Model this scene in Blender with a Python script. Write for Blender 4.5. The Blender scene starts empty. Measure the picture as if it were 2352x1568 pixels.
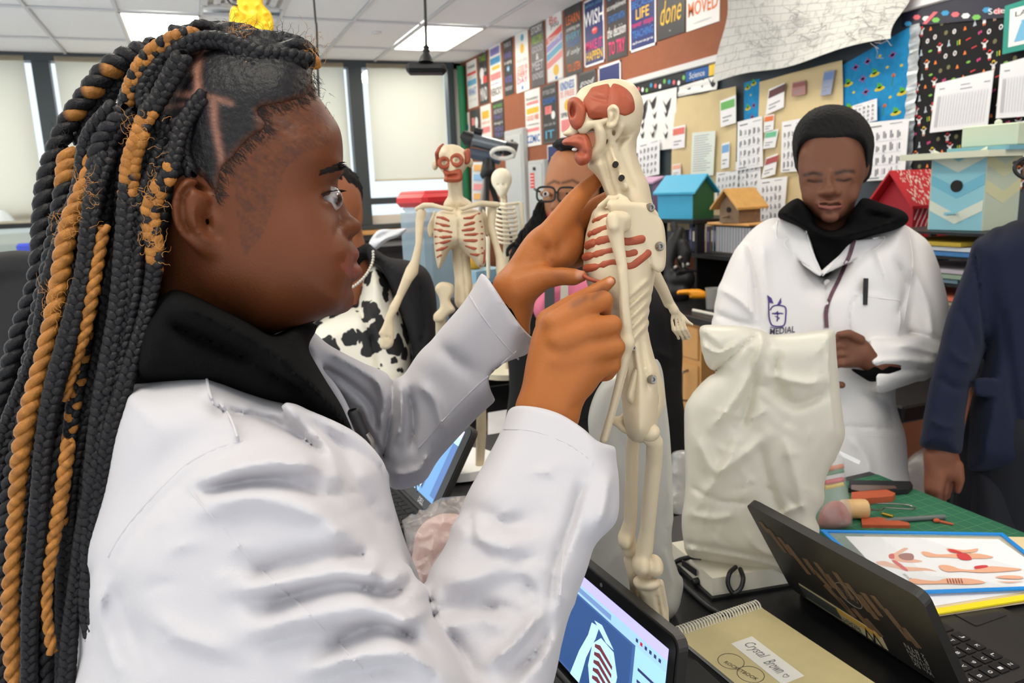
import bpy, math, random
import numpy as np
from mathutils import Vector, Matrix
SC = bpy.context.scene; COL = SC.collection
random.seed(4); RNG = np.random.default_rng(7)
# ------------------------------------------------------------ camera
F = 1750.0; CX, CY = 1176.0, 784.0
def cam_basis(yaw, pitch, roll):
    y, p, r = map(math.radians, (yaw, pitch, roll))
    f = np.array([math.sin(y)*math.cos(p), math.cos(y)*math.cos(p), -math.sin(p)])
    a = np.array([math.cos(y), -math.sin(y), 0.0]); u = np.cross(a, f)
    return math.cos(r)*a+math.sin(r)*u, -math.sin(r)*a+math.cos(r)*u, f
CR, CU, CF = cam_basis(21.9, 11.3, -2.3)
CAM = np.array([0.0, 0.0, 1.56])
cd = bpy.data.cameras.new('camera'); cam = bpy.data.objects.new('camera', cd); COL.objects.link(cam)
cd.sensor_width = 36.0; cd.lens = F/2352*36.0; cd.clip_start = 0.05; cd.clip_end = 100
cam.matrix_world = Matrix(((CR[0], CU[0], -CF[0], CAM[0]), (CR[1], CU[1], -CF[1], CAM[1]), (CR[2], CU[2], -CF[2], CAM[2]), (0, 0, 0, 1)))
cd.dof.use_dof = True; cd.dof.focus_distance = 0.76; cd.dof.aperture_fstop = 11.0
SC.camera = cam
# ------------------------------------------------------------ world, exposure
w = bpy.data.worlds.new('sky'); SC.world = w; w.use_nodes = True
w.node_tree.nodes['Background'].inputs[0].default_value = (0.93, 0.97, 1.0, 1)
w.node_tree.nodes['Background'].inputs[1].default_value = 1.1
SC.view_settings.view_transform = 'Standard'; SC.view_settings.look = 'None'
SC.view_settings.exposure = 0.28; SC.view_settings.gamma = 1.0; SC.view_settings.use_curve_mapping = False
SC.cycles.max_bounces = 8; SC.cycles.transparent_max_bounces = 16
LAMP_E = 8.5
# ------------------------------------------------------------ helpers: photo points to places in the room
def W(px, py, d):
    return CAM + d*(CR*((px-CX)/F) + CU*((CY-py)/F) + CF)
def on(px, py, ax, val):
    r = CR*((px-CX)/F) + CU*((CY-py)/F) + CF
    return CAM + r*((val-CAM[ax])/r[ax])
def proj(P):
    v = P-CAM; d = v@CF; d = np.where(np.abs(d) < 1e-6, 1e-6, d)
    return CX+F*(v@CR)/d, CY-F*(v@CU)/d, d
# ------------------------------------------------------------ materials
MATS = {}
def lin(c):
    return tuple(((x/12.92) if x <= 0.04045 else ((x+0.055)/1.055)**2.4) for x in [v/255.0 for v in c])
def mat(name, rgb=None, rough=0.6, metal=0.0, spec=0.5, noise=0, nscale=20, bump=0, bscale=60, emit=0, alpha=1, trans=0, attr=None, sss=0, coat=0, sheen=0, ecol=None, ior=1.45, transl=0):
    """one procedural material; rgb in sRGB 0-255"""
    if name in MATS: return MATS[name]
    m = bpy.data.materials.new(name); m.use_nodes = True; nt = m.node_tree; N = nt.nodes; L = nt.links
    b = N['Principled BSDF']; I = b.inputs
    col = (*lin(rgb), 1) if rgb is not None else (0.8, 0.8, 0.8, 1)
    I['Base Color'].default_value = col; I['Roughness'].default_value = rough; I['Metallic'].default_value = metal
    I['Specular IOR Level'].default_value = spec; I['Alpha'].default_value = alpha; I['Transmission Weight'].default_value = trans; I['IOR'].default_value = ior
    if sss: I['Subsurface Weight'].default_value = sss; I['Subsurface Scale'].default_value = 0.008; I['Subsurface Radius'].default_value = (1, .35, .2)
    if coat: I['Coat Weight'].default_value = coat; I['Coat Roughness'].default_value = 0.25
    if sheen: I['Sheen Weight'].default_value = sheen
    if emit: I['Emission Color'].default_value = (*lin(ecol or rgb), 1); I['Emission Strength'].default_value = emit
    tc = N.new('ShaderNodeTexCoord')
    src = None
    if attr:
        a = N.new('ShaderNodeAttribute'); a.attribute_name = attr; src = a.outputs['Color']
    if noise:
        t = N.new('ShaderNodeTexNoise'); t.inputs['Scale'].default_value = nscale; t.inputs['Detail'].default_value = 6
        L.new(tc.outputs['Object'], t.inputs['Vector'])
        mp = N.new('ShaderNodeMapRange'); mp.inputs['To Min'].default_value = 1-noise; mp.inputs['To Max'].default_value = 1+noise
        mp.inputs['From Min'].default_value = 0.25; mp.inputs['From Max'].default_value = 0.75
        L.new(t.outputs['Fac'], mp.inputs['Value'])
        mx = N.new('ShaderNodeVectorMath'); mx.operation = 'SCALE'
        if src: L.new(src, mx.inputs[0])
        else: mx.inputs[0].default_value = col[:3]
        L.new(mp.outputs['Result'], mx.inputs['Scale']); src = mx.outputs['Vector']
    if src: L.new(src, I['Base Color'])
    if bump:
        t2 = N.new('ShaderNodeTexNoise'); t2.inputs['Scale'].default_value = bscale; t2.inputs['Detail'].default_value = 4
        L.new(tc.outputs['Object'], t2.inputs['Vector'])
        bp = N.new('ShaderNodeBump'); bp.inputs['Strength'].default_value = bump; bp.inputs['Distance'].default_value = 0.003
        L.new(t2.outputs['Fac'], bp.inputs['Height']); L.new(bp.outputs['Normal'], I['Normal'])
    if transl:
        tr = N.new('ShaderNodeBsdfTranslucent'); tr.inputs['Color'].default_value = col
        ms = N.new('ShaderNodeMixShader'); ms.inputs['Fac'].default_value = transl
        L.new(b.outputs[0], ms.inputs[1]); L.new(tr.outputs[0], ms.inputs[2]); L.new(ms.outputs[0], N['Material Output'].inputs['Surface'])
    m.diffuse_color = col
    MATS[name] = m; return m
def flat(rgb, rough=0.6, **k):
    return mat('paint_%02x%02x%02x_%d' % (*rgb, int(rough*100)), rgb, rough, **k)
# ------------------------------------------------------------ objects
def empty(name, loc, label=None, cat=None, group=None, rz=0):
    o = bpy.data.objects.new(name, None); COL.objects.link(o); o.location = loc; o.rotation_euler = (0, 0, rz)
    o.empty_display_size = 0.05
    return tag(o, label, cat, group)
def tag(o, label=None, cat=None, group=None, kind=None):
    if label: o['label'] = label
    if cat: o['category'] = cat
    if group: o['group'] = group
    if kind: o['kind'] = kind
    return o
def link(name, me, m=None, parent=None, loc=None):
    o = bpy.data.objects.new(name, me); COL.objects.link(o)
    if m is not None:
        for q in (m if isinstance(m, (list, tuple)) else [m]): me.materials.append(q)
    if parent is not None:
        o.parent = parent
        # parts are made in room coordinates
        bpy_m = parent_mw(parent); o.matrix_parent_inverse = bpy_m.inverted()
    return o
def parent_mw(o):
    m = Matrix.LocRotScale(o.location, o.rotation_euler, o.scale)
    return parent_mw(o.parent) @ o.matrix_parent_inverse @ m if o.parent else m
def meshdata(name, V, Fc, smooth=True, mi=None, cols=None):
    V = np.asarray(V, np.float32); me = bpy.data.meshes.new(name)
    me.vertices.add(len(V)); me.vertices.foreach_set('co', V.ravel())
    if isinstance(Fc, np.ndarray):
        n, k = Fc.shape; lv = Fc.ravel(); ls = np.arange(n)*k; 
    else:
        n = len(Fc); lv = np.fromiter((i for f in Fc for i in f), int); ln = np.array([len(f) for f in Fc]); ls = np.concatenate(([0], np.cumsum(ln)[:-1])) if n else np.zeros(0, int)
    me.loops.add(len(lv)); me.loops.foreach_set('vertex_index', lv.astype(np.int32))
    me.polygons.add(n); me.polygons.foreach_set('loop_start', ls.astype(np.int32))
    me.polygons.foreach_set('use_smooth', np.full(n, smooth))
    if mi is not None: me.polygons.foreach_set('material_index', np.asarray(mi, np.int32))
    if cols is not None:
        a = me.color_attributes.new('col', 'FLOAT_COLOR', 'POINT'); c = np.ones((len(V), 4), np.float32); c[:, :3] = cols; a.data.foreach_set('color', c.ravel())
    me.update(calc_edges=True); me.validate(); return me
class MB:
    """collects pieces into one mesh"""
    def __init__(s): s.v = []; s.f = []; s.mi = []; s.n = 0
    def add(s, V, Fc, mi=0):
        s.v.append(np.asarray(V, float).reshape(-1, 3)); s.f += [tuple(int(i)+s.n for i in f) for f in Fc]; s.mi += [mi]*len(Fc); s.n += len(s.v[-1]); return s
    def box(s, c, size, R=None, mi=0, bev=0.0):
        """box centred c, full size, optional 3x3 axes (columns); bev chamfers the vertical-profile edges"""
        h = np.asarray(size, float)/2; c = np.asarray(c, float); R = np.eye(3) if R is None else np.asarray(R)
        if bev <= 0:
            V = np.array([(x, y, z) for x in (-1, 1) for y in (-1, 1) for z in (-1, 1)])*h
            Fc = [(0, 1, 3, 2), (4, 6, 7, 5), (0, 4, 5, 1), (2, 3, 7, 6), (0, 2, 6, 4), (1, 5, 7, 3)]
            return s.add(c+V@R.T, Fc, mi)
        b = min(bev, *(h*0.95)); V = []
        for sx in (-1, 1):
            for sy in (-1, 1):
                for sz in (-1, 1):
                    S = np.array((sx, sy, sz)); V += [S*(h-np.array((0, b, b))), S*(h-np.array((b, 0, b))), S*(h-np.array((b, b, 0)))]
        V = np.array(V); K = lambda sx, sy, sz, a: (((sx > 0)*4+(sy > 0)*2+(sz > 0))*3+a)
        Fc = []
        for a in range(3):
            o1, o2 = [(1, 2), (2, 0), (0, 1)][a]
            for sg in (-1, 1):
                q = []
                for (u, v_) in ((-1, -1), (1, -1), (1, 1), (-1, 1)):
                    S = [0, 0, 0]; S[a] = sg; S[o1] = u; S[o2] = v_; q.append(K(*S, a))
                Fc.append(q if sg > 0 else q[::-1])
        for a in range(3):
            o1, o2 = [(1, 2), (2, 0), (0, 1)][a]
            for u in (-1, 1):
                for v_ in (-1, 1):
                    S0 = [0, 0, 0]; S1 = [0, 0, 0]; S0[a] = -1; S1[a] = 1
                    for S in (S0, S1): S[o1] = u; S[o2] = v_
                    q = [K(*S0, o1), K(*S1, o1), K(*S1, o2), K(*S0, o2)]
                    Fc.append(q if u*v_ > 0 else q[::-1])
        for sx in (-1, 1):
            for sy in (-1, 1):
                for sz in (-1, 1):
                    q = [K(sx, sy, sz, 0), K(sx, sy, sz, 1), K(sx, sy, sz, 2)]; Fc.append(q if sx*sy*sz > 0 else q[::-1])
        return s.add(c+V@R.T, Fc, mi)
    def tube(s, P, r, n=10, mi=0, cap=True):
        P = np.asarray(P, float); r = np.broadcast_to(np.asarray(r, float), (len(P),))
        T = np.gradient(P, axis=0); T /= np.linalg.norm(T, axis=1)[:, None]+1e-12
        up = np.array((0.13, 0.21, 0.97)); 
        if abs(T[0]@up) > 0.9: up = np.array((0.97, 0.2, 0.1))
        V = []; u = np.cross(T[0], up); u /= np.linalg.norm(u)
        for i in range(len(P)):
            u = u-T[i]*(u@T[i]); u /= np.linalg.norm(u)+1e-12; v_ = np.cross(T[i], u); a = np.arange(n)*2*math.pi/n
            V.append(P[i]+r[i]*(np.cos(a)[:, None]*u+np.sin(a)[:, None]*v_))
        V = np.concatenate(V); Fc = [(i*n+j, i*n+(j+1) % n, (i+1)*n+(j+1) % n, (i+1)*n+j) for i in range(len(P)-1) for j in range(n)]
        if cap: Fc += [tuple(range(n))[::-1], tuple((len(P)-1)*n+j for j in range(n))]
        return s.add(V, Fc, mi)
    def lathe(s, c, prof, axis=(0, 0, 1), n=20, mi=0, cap=True):
        """prof: (radius, height) along the axis"""
        a = np.asarray(axis, float); a /= np.linalg.norm(a); t = np.array((1., 0, 0)) if abs(a[0]) < 0.8 else np.array((0, 1., 0))
        u = np.cross(a, t); u /= np.linalg.norm(u); v_ = np.cross(a, u); an = np.arange(n)*2*math.pi/n
        V = np.concatenate([np.asarray(c)+h*a+r*(np.cos(an)[:, None]*u+np.sin(an)[:, None]*v_) for r, h in prof]); k = len(prof)
        Fc = [(i*n+j, i*n+(j+1) % n, (i+1)*n+(j+1) % n, (i+1)*n+j) for i in range(k-1) for j in range(n)]
        if cap: Fc += [tuple(range(n))[::-1], tuple((k-1)*n+j for j in range(n))]
        return s.add(V, Fc, mi)
    def prism(s, P, ext, mi=0):
        """planar polygon P pushed by vector ext"""
        P = np.asarray(P, float); n = len(P); ext = np.asarray(ext, float)
        V = np.concatenate([P, P+ext]); Fc = [tuple(range(n))[::-1], tuple(range(n, 2*n))]+[(i, (i+1) % n, n+(i+1) % n, n+i) for i in range(n)]
        return s.add(V, Fc, mi)
    def ball(s, c, r, n=12, mi=0, R=None):
        r = np.broadcast_to(np.asarray(r, float), (3,)); m = n//2; V = []
        for i in range(m+1):
            th = math.pi*(i+0.0)/m
            for j in range(n):
                ph = 2*math.pi*j/n; V.append((math.sin(th)*math.cos(ph), math.sin(th)*math.sin(ph), math.cos(th)))
        V = np.array(V)*r; V = V@np.asarray(R).T if R is not None else V
        Fc = [(i*n+j, (i+1)*n+j, (i+1)*n+(j+1) % n, i*n+(j+1) % n) for i in range(m) for j in range(n)]
        return s.add(np.asarray(c)+V, Fc, mi)
    def build(s, name, m, parent=None, smooth=False, label=None, cat=None, group=None, kind=None, loc=None):
        V = np.concatenate(s.v)
        top = parent is None
        me = meshdata(name, V, s.f, smooth, s.mi)
        o = link(name, me, m, parent)
        if smooth: 
            try: me.set_sharp_from_angle(angle=math.radians(40))
            except Exception: pass
        return tag(o, label, cat, group, kind)
def spline(P, n, closed=False):
    """Catmull-Rom through points, n samples per span"""
    P = np.asarray(P, float); k = len(P); out = []
    t = np.linspace(0, 1, n, endpoint=False)[:, None]
    for i in range(k if closed else k-1):
        g = (lambda j: P[j % k]) if closed else (lambda j: P[min(max(j, 0), k-1)])
        a, b, c, d = g(i-1), g(i), g(i+1), g(i+2)
        out.append(0.5*((2*b)+(c-a)*t+(2*a-5*b+4*c-d)*t**2+(3*b-a-3*c+d)*t**3))
    if not closed: out.append(P[-1:])
    return np.concatenate(out)
# ------------------------------------------------------------ implicit sculpting
def seg_d(X, Y, P, closed=False):
    """distance from points to polyline"""
    D = np.full(X.shape, 1e9); n = len(P)
    for i in range(n if closed else n-1):
        a = P[i]; b = P[(i+1) % n]; ab = b-a; L = ab@ab+1e-12
        t = np.clip(((X-a[0])*ab[0]+(Y-a[1])*ab[1])/L, 0, 1)
        D = np.minimum(D, (X-a[0]-t*ab[0])**2+(Y-a[1]-t*ab[1])**2)
    return np.sqrt(D)
def inside(X, Y, P):
    r = np.zeros(X.shape, bool); n = len(P)
    for i in range(n):
        x0, y0 = P[i]; x1, y1 = P[(i+1) % n]
        if y0 == y1: continue
        c = ((y0 > Y) != (y1 > Y)) & (X < (x1-x0)*(Y-y0)/(y1-y0)+x0); r ^= c
    return r
def bil(G, x0, y0, st, X, Y):
    fx = np.clip((X-x0)/st, 0, G.shape[1]-1.001); fy = np.clip((Y-y0)/st, 0, G.shape[0]-1.001)
    ix = fx.astype(int); iy = fy.astype(int); fx = fx-ix; fy = fy-iy
    return G[iy, ix]*(1-fx)*(1-fy)+G[iy, ix+1]*fx*(1-fy)+G[iy+1, ix]*(1-fx)*fy+G[iy+1, ix+1]*fx*fy
class Sculpt:
    """smooth union of rounded forms, meshed once into one continuous surface"""
    def __init__(s, k=0.01): s.pr = []; s.k = k; s.D = None; s.st = []
    def _add(s, fn, lo, hi, k, op): s.pr.append((fn, np.asarray(lo, float), np.asarray(hi, float), s.k if k is None else k, op)); return s
    def chain(s, pts, k=None, op=1):
        """pts: (px, py, depth, radius px) tapering limb"""
        A = np.array([W(*p[:3]) for p in pts]); R = np.array([p[3]*p[2]/F for p in pts]); return s.wchain(A, R, k, op)
    def wchain(s, A, R, k=None, op=1):
        A = np.asarray(A, float); R = np.broadcast_to(np.asarray(R, float), (len(A),))
        def fn(P):
            f = np.full(len(P), 1e9, np.float32)
            for i in range(len(A)-1):
                ab = A[i+1]-A[i]; v = P-A[i]; t = np.clip(v@ab/(ab@ab+1e-12), 0, 1); q = v-t[:, None]*ab
                f = np.minimum(f, np.sqrt((q*q).sum(1))-(R[i]+(R[i+1]-R[i])*t))
            return f
        m = R.max(); return s._add(fn, A.min(0)-m, A.max(0)+m, k, op)
    def ell(s, px, py, d, rx, ry, rz, ang=0, k=None, op=1, tilt=0):
        """ellipsoid: radii in photo px across / up, rz in metres along depth; ang turns it in the picture, tilt about the up axis"""
        c = W(px, py, d); m = d/F; a = math.radians(ang); t = math.radians(tilt)
        u = CR*math.cos(a)-CU*math.sin(a); v = CR*math.sin(a)+CU*math.cos(a); w_ = CF
        u, w_ = u*math.cos(t)+w_*math.sin(t), -u*math.sin(t)+w_*math.cos(t)
        return s.well(c, (rx*m, ry*m, rz), np.array((u, v, w_)), k, op)
    def well(s, c, r, B=np.eye(3), k=None, op=1):
        r = np.asarray(r, float); c = np.asarray(c, float); B = np.asarray(B)
        def fn(P):
            q = (P-c)@B.T; a = np.sqrt(((q/r)**2).sum(1)); b = np.sqrt(((q/r**2)**2).sum(1))+1e-9; return a*(a-1)/b
        m = r.max(); return s._add(fn, c-m, c+m, k, op)
    def infl(s, poly, d0, R, T, k=None, op=1, dpts=None, sm=4, step=3.0, closed=True, shape=2.0):
        """outline poly (photo px) swelled to a body: edge rounding R px, half thickness T m, centre depth d0 or fitted through dpts (px,py,d)"""
        P = spline(poly, sm, True) if sm > 1 else np.asarray(poly, float)
        x0, y0 = P.min(0)-R-30; x1, y1 = P.max(0)+R+30
        X, Y = np.meshgrid(np.arange(x0, x1+step, step), np.arange(y0, y1+step, step))
        G = seg_d(X, Y, P, True); G = np.where(inside(X, Y, P), -G, G)
        if dpts is None: dc = lambda x, y: d0
        else:
            dp = np.asarray(dpts, float)
            if len(dp) == 2:
                e = dp[1, :2]-dp[0, :2]; L = e@e
                dc = lambda x, y: dp[0, 2]+(dp[1, 2]-dp[0, 2])*np.clip(((x-dp[0, 0])*e[0]+(y-dp[0, 1])*e[1])/L, -0.3, 1.3)
            elif len(dp) == 3:
                co = np.linalg.solve(np.c_[dp[:, :2], np.ones(3)], dp[:, 2]); dc = lambda x, y: co[0]*x+co[1]*y+co[2]
            else:
                gx = np.zeros(X.shape); gw = np.zeros(X.shape)
                for q in dp:
                    ww = 1/((X-q[0])**2+(Y-q[1])**2+60.0**2)**1.5; gx += ww*q[2]; gw += ww
                gx /= gw; dc = lambda x, y: bil(gx, x0, y0, step, x, y)
        dm = [d0] if dpts is None else [q[2] for q in dpts]; dref = sum(dm)/len(dm); m = dref/F; Rm = R*m; mm = min(Rm, T)
        def fn(Pw):
            x, y, d = proj(Pw); sd = bil(G, x0, y0, step, x, y)*m
            q = np.clip((Rm+sd)/Rm, 0, None); wz = np.abs(d-dc(x, y))/T
            return ((q**shape+wz**shape)**(1/shape)-1)*mm
        c = np.array([W(x, y, dd+e) for x in (x0, x1) for y in (y0, y1) for dd in (min(dm), max(dm)) for e in (-T*1.4, T*1.4)])
        return s._add(fn, c.min(0), c.max(0), k, op)
    def clip(s, poly, k=.003, sm=4, keep=True, step=2.0, m=.75/F):
        """keep only what lies inside (or outside) an outline"""
        P = spline(poly, sm, True) if sm > 1 else np.asarray(poly, float)
        x0, y0 = P.min(0)-40; x1, y1 = P.max(0)+40; X, Y = np.meshgrid(np.arange(x0, x1+step, step), np.arange(y0, y1+step, step))
        G = seg_d(X, Y, P, True); G = np.where(inside(X, Y, P), G, -G) if keep else np.where(inside(X, Y, P), -G, G)
        def fn(Pw):
            x, y, d = proj(Pw); return bil(G, x0, y0, step, x, y)*m
        c = np.array([W(x, y, d) for x in (x0, x1) for y in (y0, y1) for d in (.3, 3.5)])
        big = np.full(3, 9.0) if keep else None
        return s._add(fn, -np.full(3, 99.) if keep else c.min(0), np.full(3, 99.) if keep else c.max(0), k, -1)
    def stroke(s, pts, width, amp, dr=None):
        """fold (amp>0 raised, <0 sunk, metres) along a photo polyline, width px; dr limits it to a depth range"""
        s.st.append((np.asarray(pts, float), width, amp, dr)); return s
    def _bake(s, step=3.0):
        groups = {}
        for p, wd, a, dr in s.st: groups.setdefault(dr, []).append((p, wd, a))
        s.maps = []
        for dr, L in groups.items():
            lo = np.min([p.min(0)-3*wd for p, wd, a in L], 0); hi = np.max([p.max(0)+3*wd for p, wd, a in L], 0)
            nx, ny = int((hi[0]-lo[0])/step)+2, int((hi[1]-lo[1])/step)+2; G = np.zeros((ny, nx), np.float32)
            for p, wd, a in L:
                q = spline(p, 5) if len(p) > 2 else (p if len(p) > 1 else np.concatenate([p, p+0.01]))
                i0, j0 = np.maximum(((q.min(0)-3*wd-lo)/step).astype(int), 0); i1, j1 = ((q.max(0)+3*wd-lo)/step).astype(int)+2
                X, Y = np.meshgrid(lo[0]+np.arange(i0, min(i1, nx))*step, lo[1]+np.arange(j0, min(j1, ny))*step)
                dd = seg_d(X, Y, q)
                # taper towards the two ends
                e = np.minimum(np.hypot(X-q[0, 0], Y-q[0, 1]), np.hypot(X-q[-1, 0], Y-q[-1, 1])) if len(p) > 1 else 1e9
                tp = np.clip(0.25+e/(2.5*wd), 0, 1) if len(p) > 1 else 1
                G[j0:j0+X.shape[0], i0:i0+X.shape[1]] += a*np.exp(-1.25*(np.sqrt((dd/wd)**2+.09)-.3)*(1+.35*dd/wd))*tp
            s.maps.append((G, lo, step, dr))
    def ev(s, P, rel):
        f = np.full(len(P), 0.2, np.float32)
        for fn, lo, hi, k, op in rel:
            g = fn(P)
            if op > 0:
                if k > 1e-6: h = np.clip(0.5+0.5*(f-g)/k, 0, 1); f = f*(1-h)+g*h-k*h*(1-h)
                else: f = np.minimum(f, g)
            else:
                g = -g
                if k > 1e-6: h = np.clip(0.5-0.5*(f-g)/k, 0, 1); f = f*(1-h)+g*h+k*h*(1-h)
                else: f = np.maximum(f, g)
        if s.maps:
            x, y, d = proj(P)
            for G, lo, st, dr in s.maps:
                v = bil(G, lo[0], lo[1], st, x, y)
                ok = (x > lo[0]) & (y > lo[1]) & (x < lo[0]+st*(G.shape[1]-1)) & (y < lo[1]+st*(G.shape[0]-1))
                if dr: ok &= (d > dr[0]) & (d < dr[1])
                f = f-v*ok
        return f
    def front(s, px, py, d0, d1, n=240):
        """depth of the first surface met on the sight line through a photo point"""
        if not hasattr(s, 'maps') or (s.st and not s.maps): s.maps = []; s._bake() if s.st else None
        D = np.linspace(d0, d1, n); P = CAM+D[:, None]*(CR*((px-CX)/F)+CU*((CY-py)/F)+CF); f = s.ev(P, s.pr); i = np.nonzero(f < 0)[0]
        return D[i[0]] if len(i) else (d0+d1)/2
    def mesh(s, h, smooth=1, nb=12):
        """sparse surface nets"""
        s.maps = []; s._bake() if s.st else None
        pos = [p for p in s.pr if p[4] > 0]; lo = np.min([p[1] for p in pos], 0)-2*h; hi = np.max([p[2] for p in pos], 0)+2*h
        B = h*nb; nB = np.ceil((hi-lo)/B).astype(int); lim = B*0.87+0.012
        g = np.arange(nb+2); GX, GY, GZ = np.meshgrid(g, g, g, indexing='ij'); off = np.stack([GX, GY, GZ], -1).reshape(-1, 3)-1
        big = nB*nb+2; key = lambda c: ((c[:, 0]+1)*(big[1]+2)+c[:, 1]+1)*(big[2]+2)+c[:, 2]+1
        VK, VP, FQ = [], [], []
        n1 = nb+2
        prl = np.array([p[1] for p in s.pr]); prh = np.array([p[2] for p in s.pr]); prk = np.array([p[3] for p in s.pr])
        idx = np.stack(np.meshgrid(*[np.arange(n) for n in nB], indexing='ij'), -1).reshape(-1, 3)
        for bi in idx:
            b0 = lo+bi*B; b1 = b0+B; mg = prk[:, None]+h+0.004
            r = np.nonzero(((prl-mg < b1) & (prh+mg > b0)).all(1))[0]
            if not len(r): continue
            rel = [s.pr[i] for i in r]
            if not any(q[4] > 0 for q in rel): continue
            cf = s.ev((b0+B/2)[None], rel)[0]
            if abs(cf) > lim*1.6: continue
            P = b0+off*h; f = s.ev(P, rel).reshape(n1, n1, n1); sg = f < 0
            if sg.all() or not sg.any(): continue
            # cells -1..nb-1 need corners; own cells 0..nb-1 use corners 0..nb ; edges owned by corner 0..nb-1 need cells -1..nb-1
            m = n1-1
            cs = [sg[i:i+m, j:j+m, k_:k_+m] for i in (0, 1) for j in (0, 1) for k_ in (0, 1)]
            s8 = sum(c.astype(np.int8) for c in cs); act = (s8 > 0) & (s8 < 8)
            C = np.argwhere(act)
            if not len(C): continue
            acc = np.zeros((len(C), 3)); cnt = np.zeros(len(C))
            cf8 = {(i, j, k_): f[C[:, 0]+i, C[:, 1]+j, C[:, 2]+k_] for i in (0, 1) for j in (0, 1) for k_ in (0, 1)}
            for ax in range(3):
                for u in (0, 1):
                    for v in (0, 1):
                        c0 = [0, 0, 0]; c0[(ax+1) % 3] = u; c0[(ax+2) % 3] = v; c1 = list(c0); c1[ax] = 1
                        f0, f1 = cf8[tuple(c0)], cf8[tuple(c1)]; x = (f0 < 0) != (f1 < 0)
                        t = np.where(x, f0/np.where(np.abs(f0-f1) < 1e-12, 1e-12, f0-f1), 0)
                        pt = np.array(c0, float)[None].repeat(len(C), 0); pt[:, ax] = t
                        acc += pt*x[:, None]; cnt += x
            acc /= np.maximum(cnt, 1)[:, None]
            cell = C-1+bi*nb; VK.append(key(cell)); VP.append(lo+(cell+acc)*h)
            for ax in range(3):
                a1, a2 = (ax+1) % 3, (ax+2) % 3
                sl0 = [slice(1, n1-1)]*3; sl1 = list(sl0); sl1[ax] = slice(2, n1)
                A0 = sg[tuple(sl0)]; A1 = sg[tuple(sl1)]; E = np.argwhere(A0 != A1)
                if not len(E): continue
                fl = A0[E[:, 0], E[:, 1], E[:, 2]]; e = E+bi*nb
                q = []
                for u, v in ((-1, -1), (0, -1), (0, 0), (-1, 0)):
                    c = e.copy(); c[:, a1] += u; c[:, a2] += v; q.append(key(c))
                q = np.stack(q, 1); q[~fl] = q[~fl][:, ::-1]; FQ.append(q)
        VK = np.concatenate(VK); VP = np.concatenate(VP); FQ = np.concatenate(FQ)
        uk, ui = np.unique(VK, return_index=True); V = VP[ui]; Q = np.searchsorted(uk, FQ); Q = np.clip(Q, 0, len(uk)-1)
        ok = (uk[Q] == FQ).all(1); Q = Q[ok]
        for _ in range(smooth):
            S = np.zeros_like(V); n = np.zeros(len(V))
            for a, b in ((0, 1), (1, 2), (2, 3), (3, 0)):
                np.add.at(S, Q[:, a], V[Q[:, b]]); np.add.at(S, Q[:, b], V[Q[:, a]]); np.add.at(n, Q[:, a], 1); np.add.at(n, Q[:, b], 1)
            V = 0.45*V+0.55*S/np.maximum(n, 1)[:, None]
        return V, Q
    def build(s, name, m, parent=None, h=0.004, smooth=1, paint=None, **t):
        V, Q = s.mesh(h, smooth); cols = paint(V) if paint else None
        return tag(link(name, meshdata(name, V, Q, True, None, cols), m, parent), **t)
# ------------------------------------------------------------ lettering
TXT = {}
def text_mesh(s, shear=0.0, bold=0.0):
    k = (s, shear, bold)
    if k not in TXT:
        c = bpy.data.curves.new('t', 'FONT'); c.body = s; c.shear = shear; c.offset = bold; c.resolution_u = 2; c.fill_mode = 'FRONT'
        o = bpy.data.objects.new('t', c); COL.objects.link(o)
        dg = bpy.context.evaluated_depsgraph_get(); me = bpy.data.meshes.new_from_object(o.evaluated_get(dg))
        V = np.array([v.co[:2] for v in me.vertices], float).reshape(-1, 2); Fc = [tuple(p.vertices) for p in me.polygons]
        bpy.data.objects.remove(o); bpy.data.curves.remove(c); bpy.data.meshes.remove(me)
        if len(V): V = V-V.min(0); V = V/np.maximum(V.max(0), 1e-6)
        TXT[k] = (V, Fc)
    return TXT[k]
def put_text(mb, s, o, u, v, mi=0, shear=0.0, bold=0.0):
    """lettering stretched to the parallelogram o + u*x + v*y"""
    V, Fc = text_mesh(s, shear, bold)
    if len(V): mb.add(np.asarray(o)+V[:, :1]*np.asarray(u)+V[:, 1:]*np.asarray(v), Fc, mi)
# ============================================================ the room
XW, YW, ZC = 3.10, 9.0, 3.035
m_ceil = mat('ceiling_tile_board', (246, 250, 254), 0.9, bump=0.15, bscale=250)
m_grid = mat('ceiling_grid_white', (214, 216, 220), 0.5)
m_wallpaint = mat('wall_brown_board', (150, 92, 66), 0.85, noise=0.06, nscale=14)
m_wallw = mat('wall_cream_paint', (224, 219, 208), 0.8)
m_floor = mat('floor_vinyl', (196, 199, 204), 0.5, noise=0.08, nscale=6)
m_alu = mat('aluminium', (225, 226, 228), 0.35, metal=0.3)
m_winframe = mat('window_frame_grey', (62, 70, 74), 0.45)
m_shade = mat('roller_shade_fabric', (234, 226, 208), 0.9, bump=0.1, bscale=400, transl=0.8)
m_glass = mat('window_glass', (230, 240, 245), 0.02, trans=1.0, ior=1.02, spec=0.3)
m_black = mat('black_plastic', (24, 24, 26), 0.45)
m_blackmat = mat('black_matte', (20, 20, 22), 0.8)
m_wood = mat('maple_wood', (214, 160, 96), 0.5, noise=0.10, nscale=9)
m_white = mat('white_paper', (240, 239, 236), 0.8)
m_white2 = mat('white_print_paper', (236, 236, 238), 0.75)
m_steel = mat('steel', (150, 146, 140), 0.36, metal=1.0)
m_ink = flat((70, 70, 78))
m_res = mat('resin_counter', (22, 22, 24), 0.35)
def struct(o): o['kind'] = 'structure'; return o
b = MB(); b.box((-0.6, 4, -0.02), (7.6, 11, 0.04)); struct(b.build('floor', m_floor))
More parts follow.
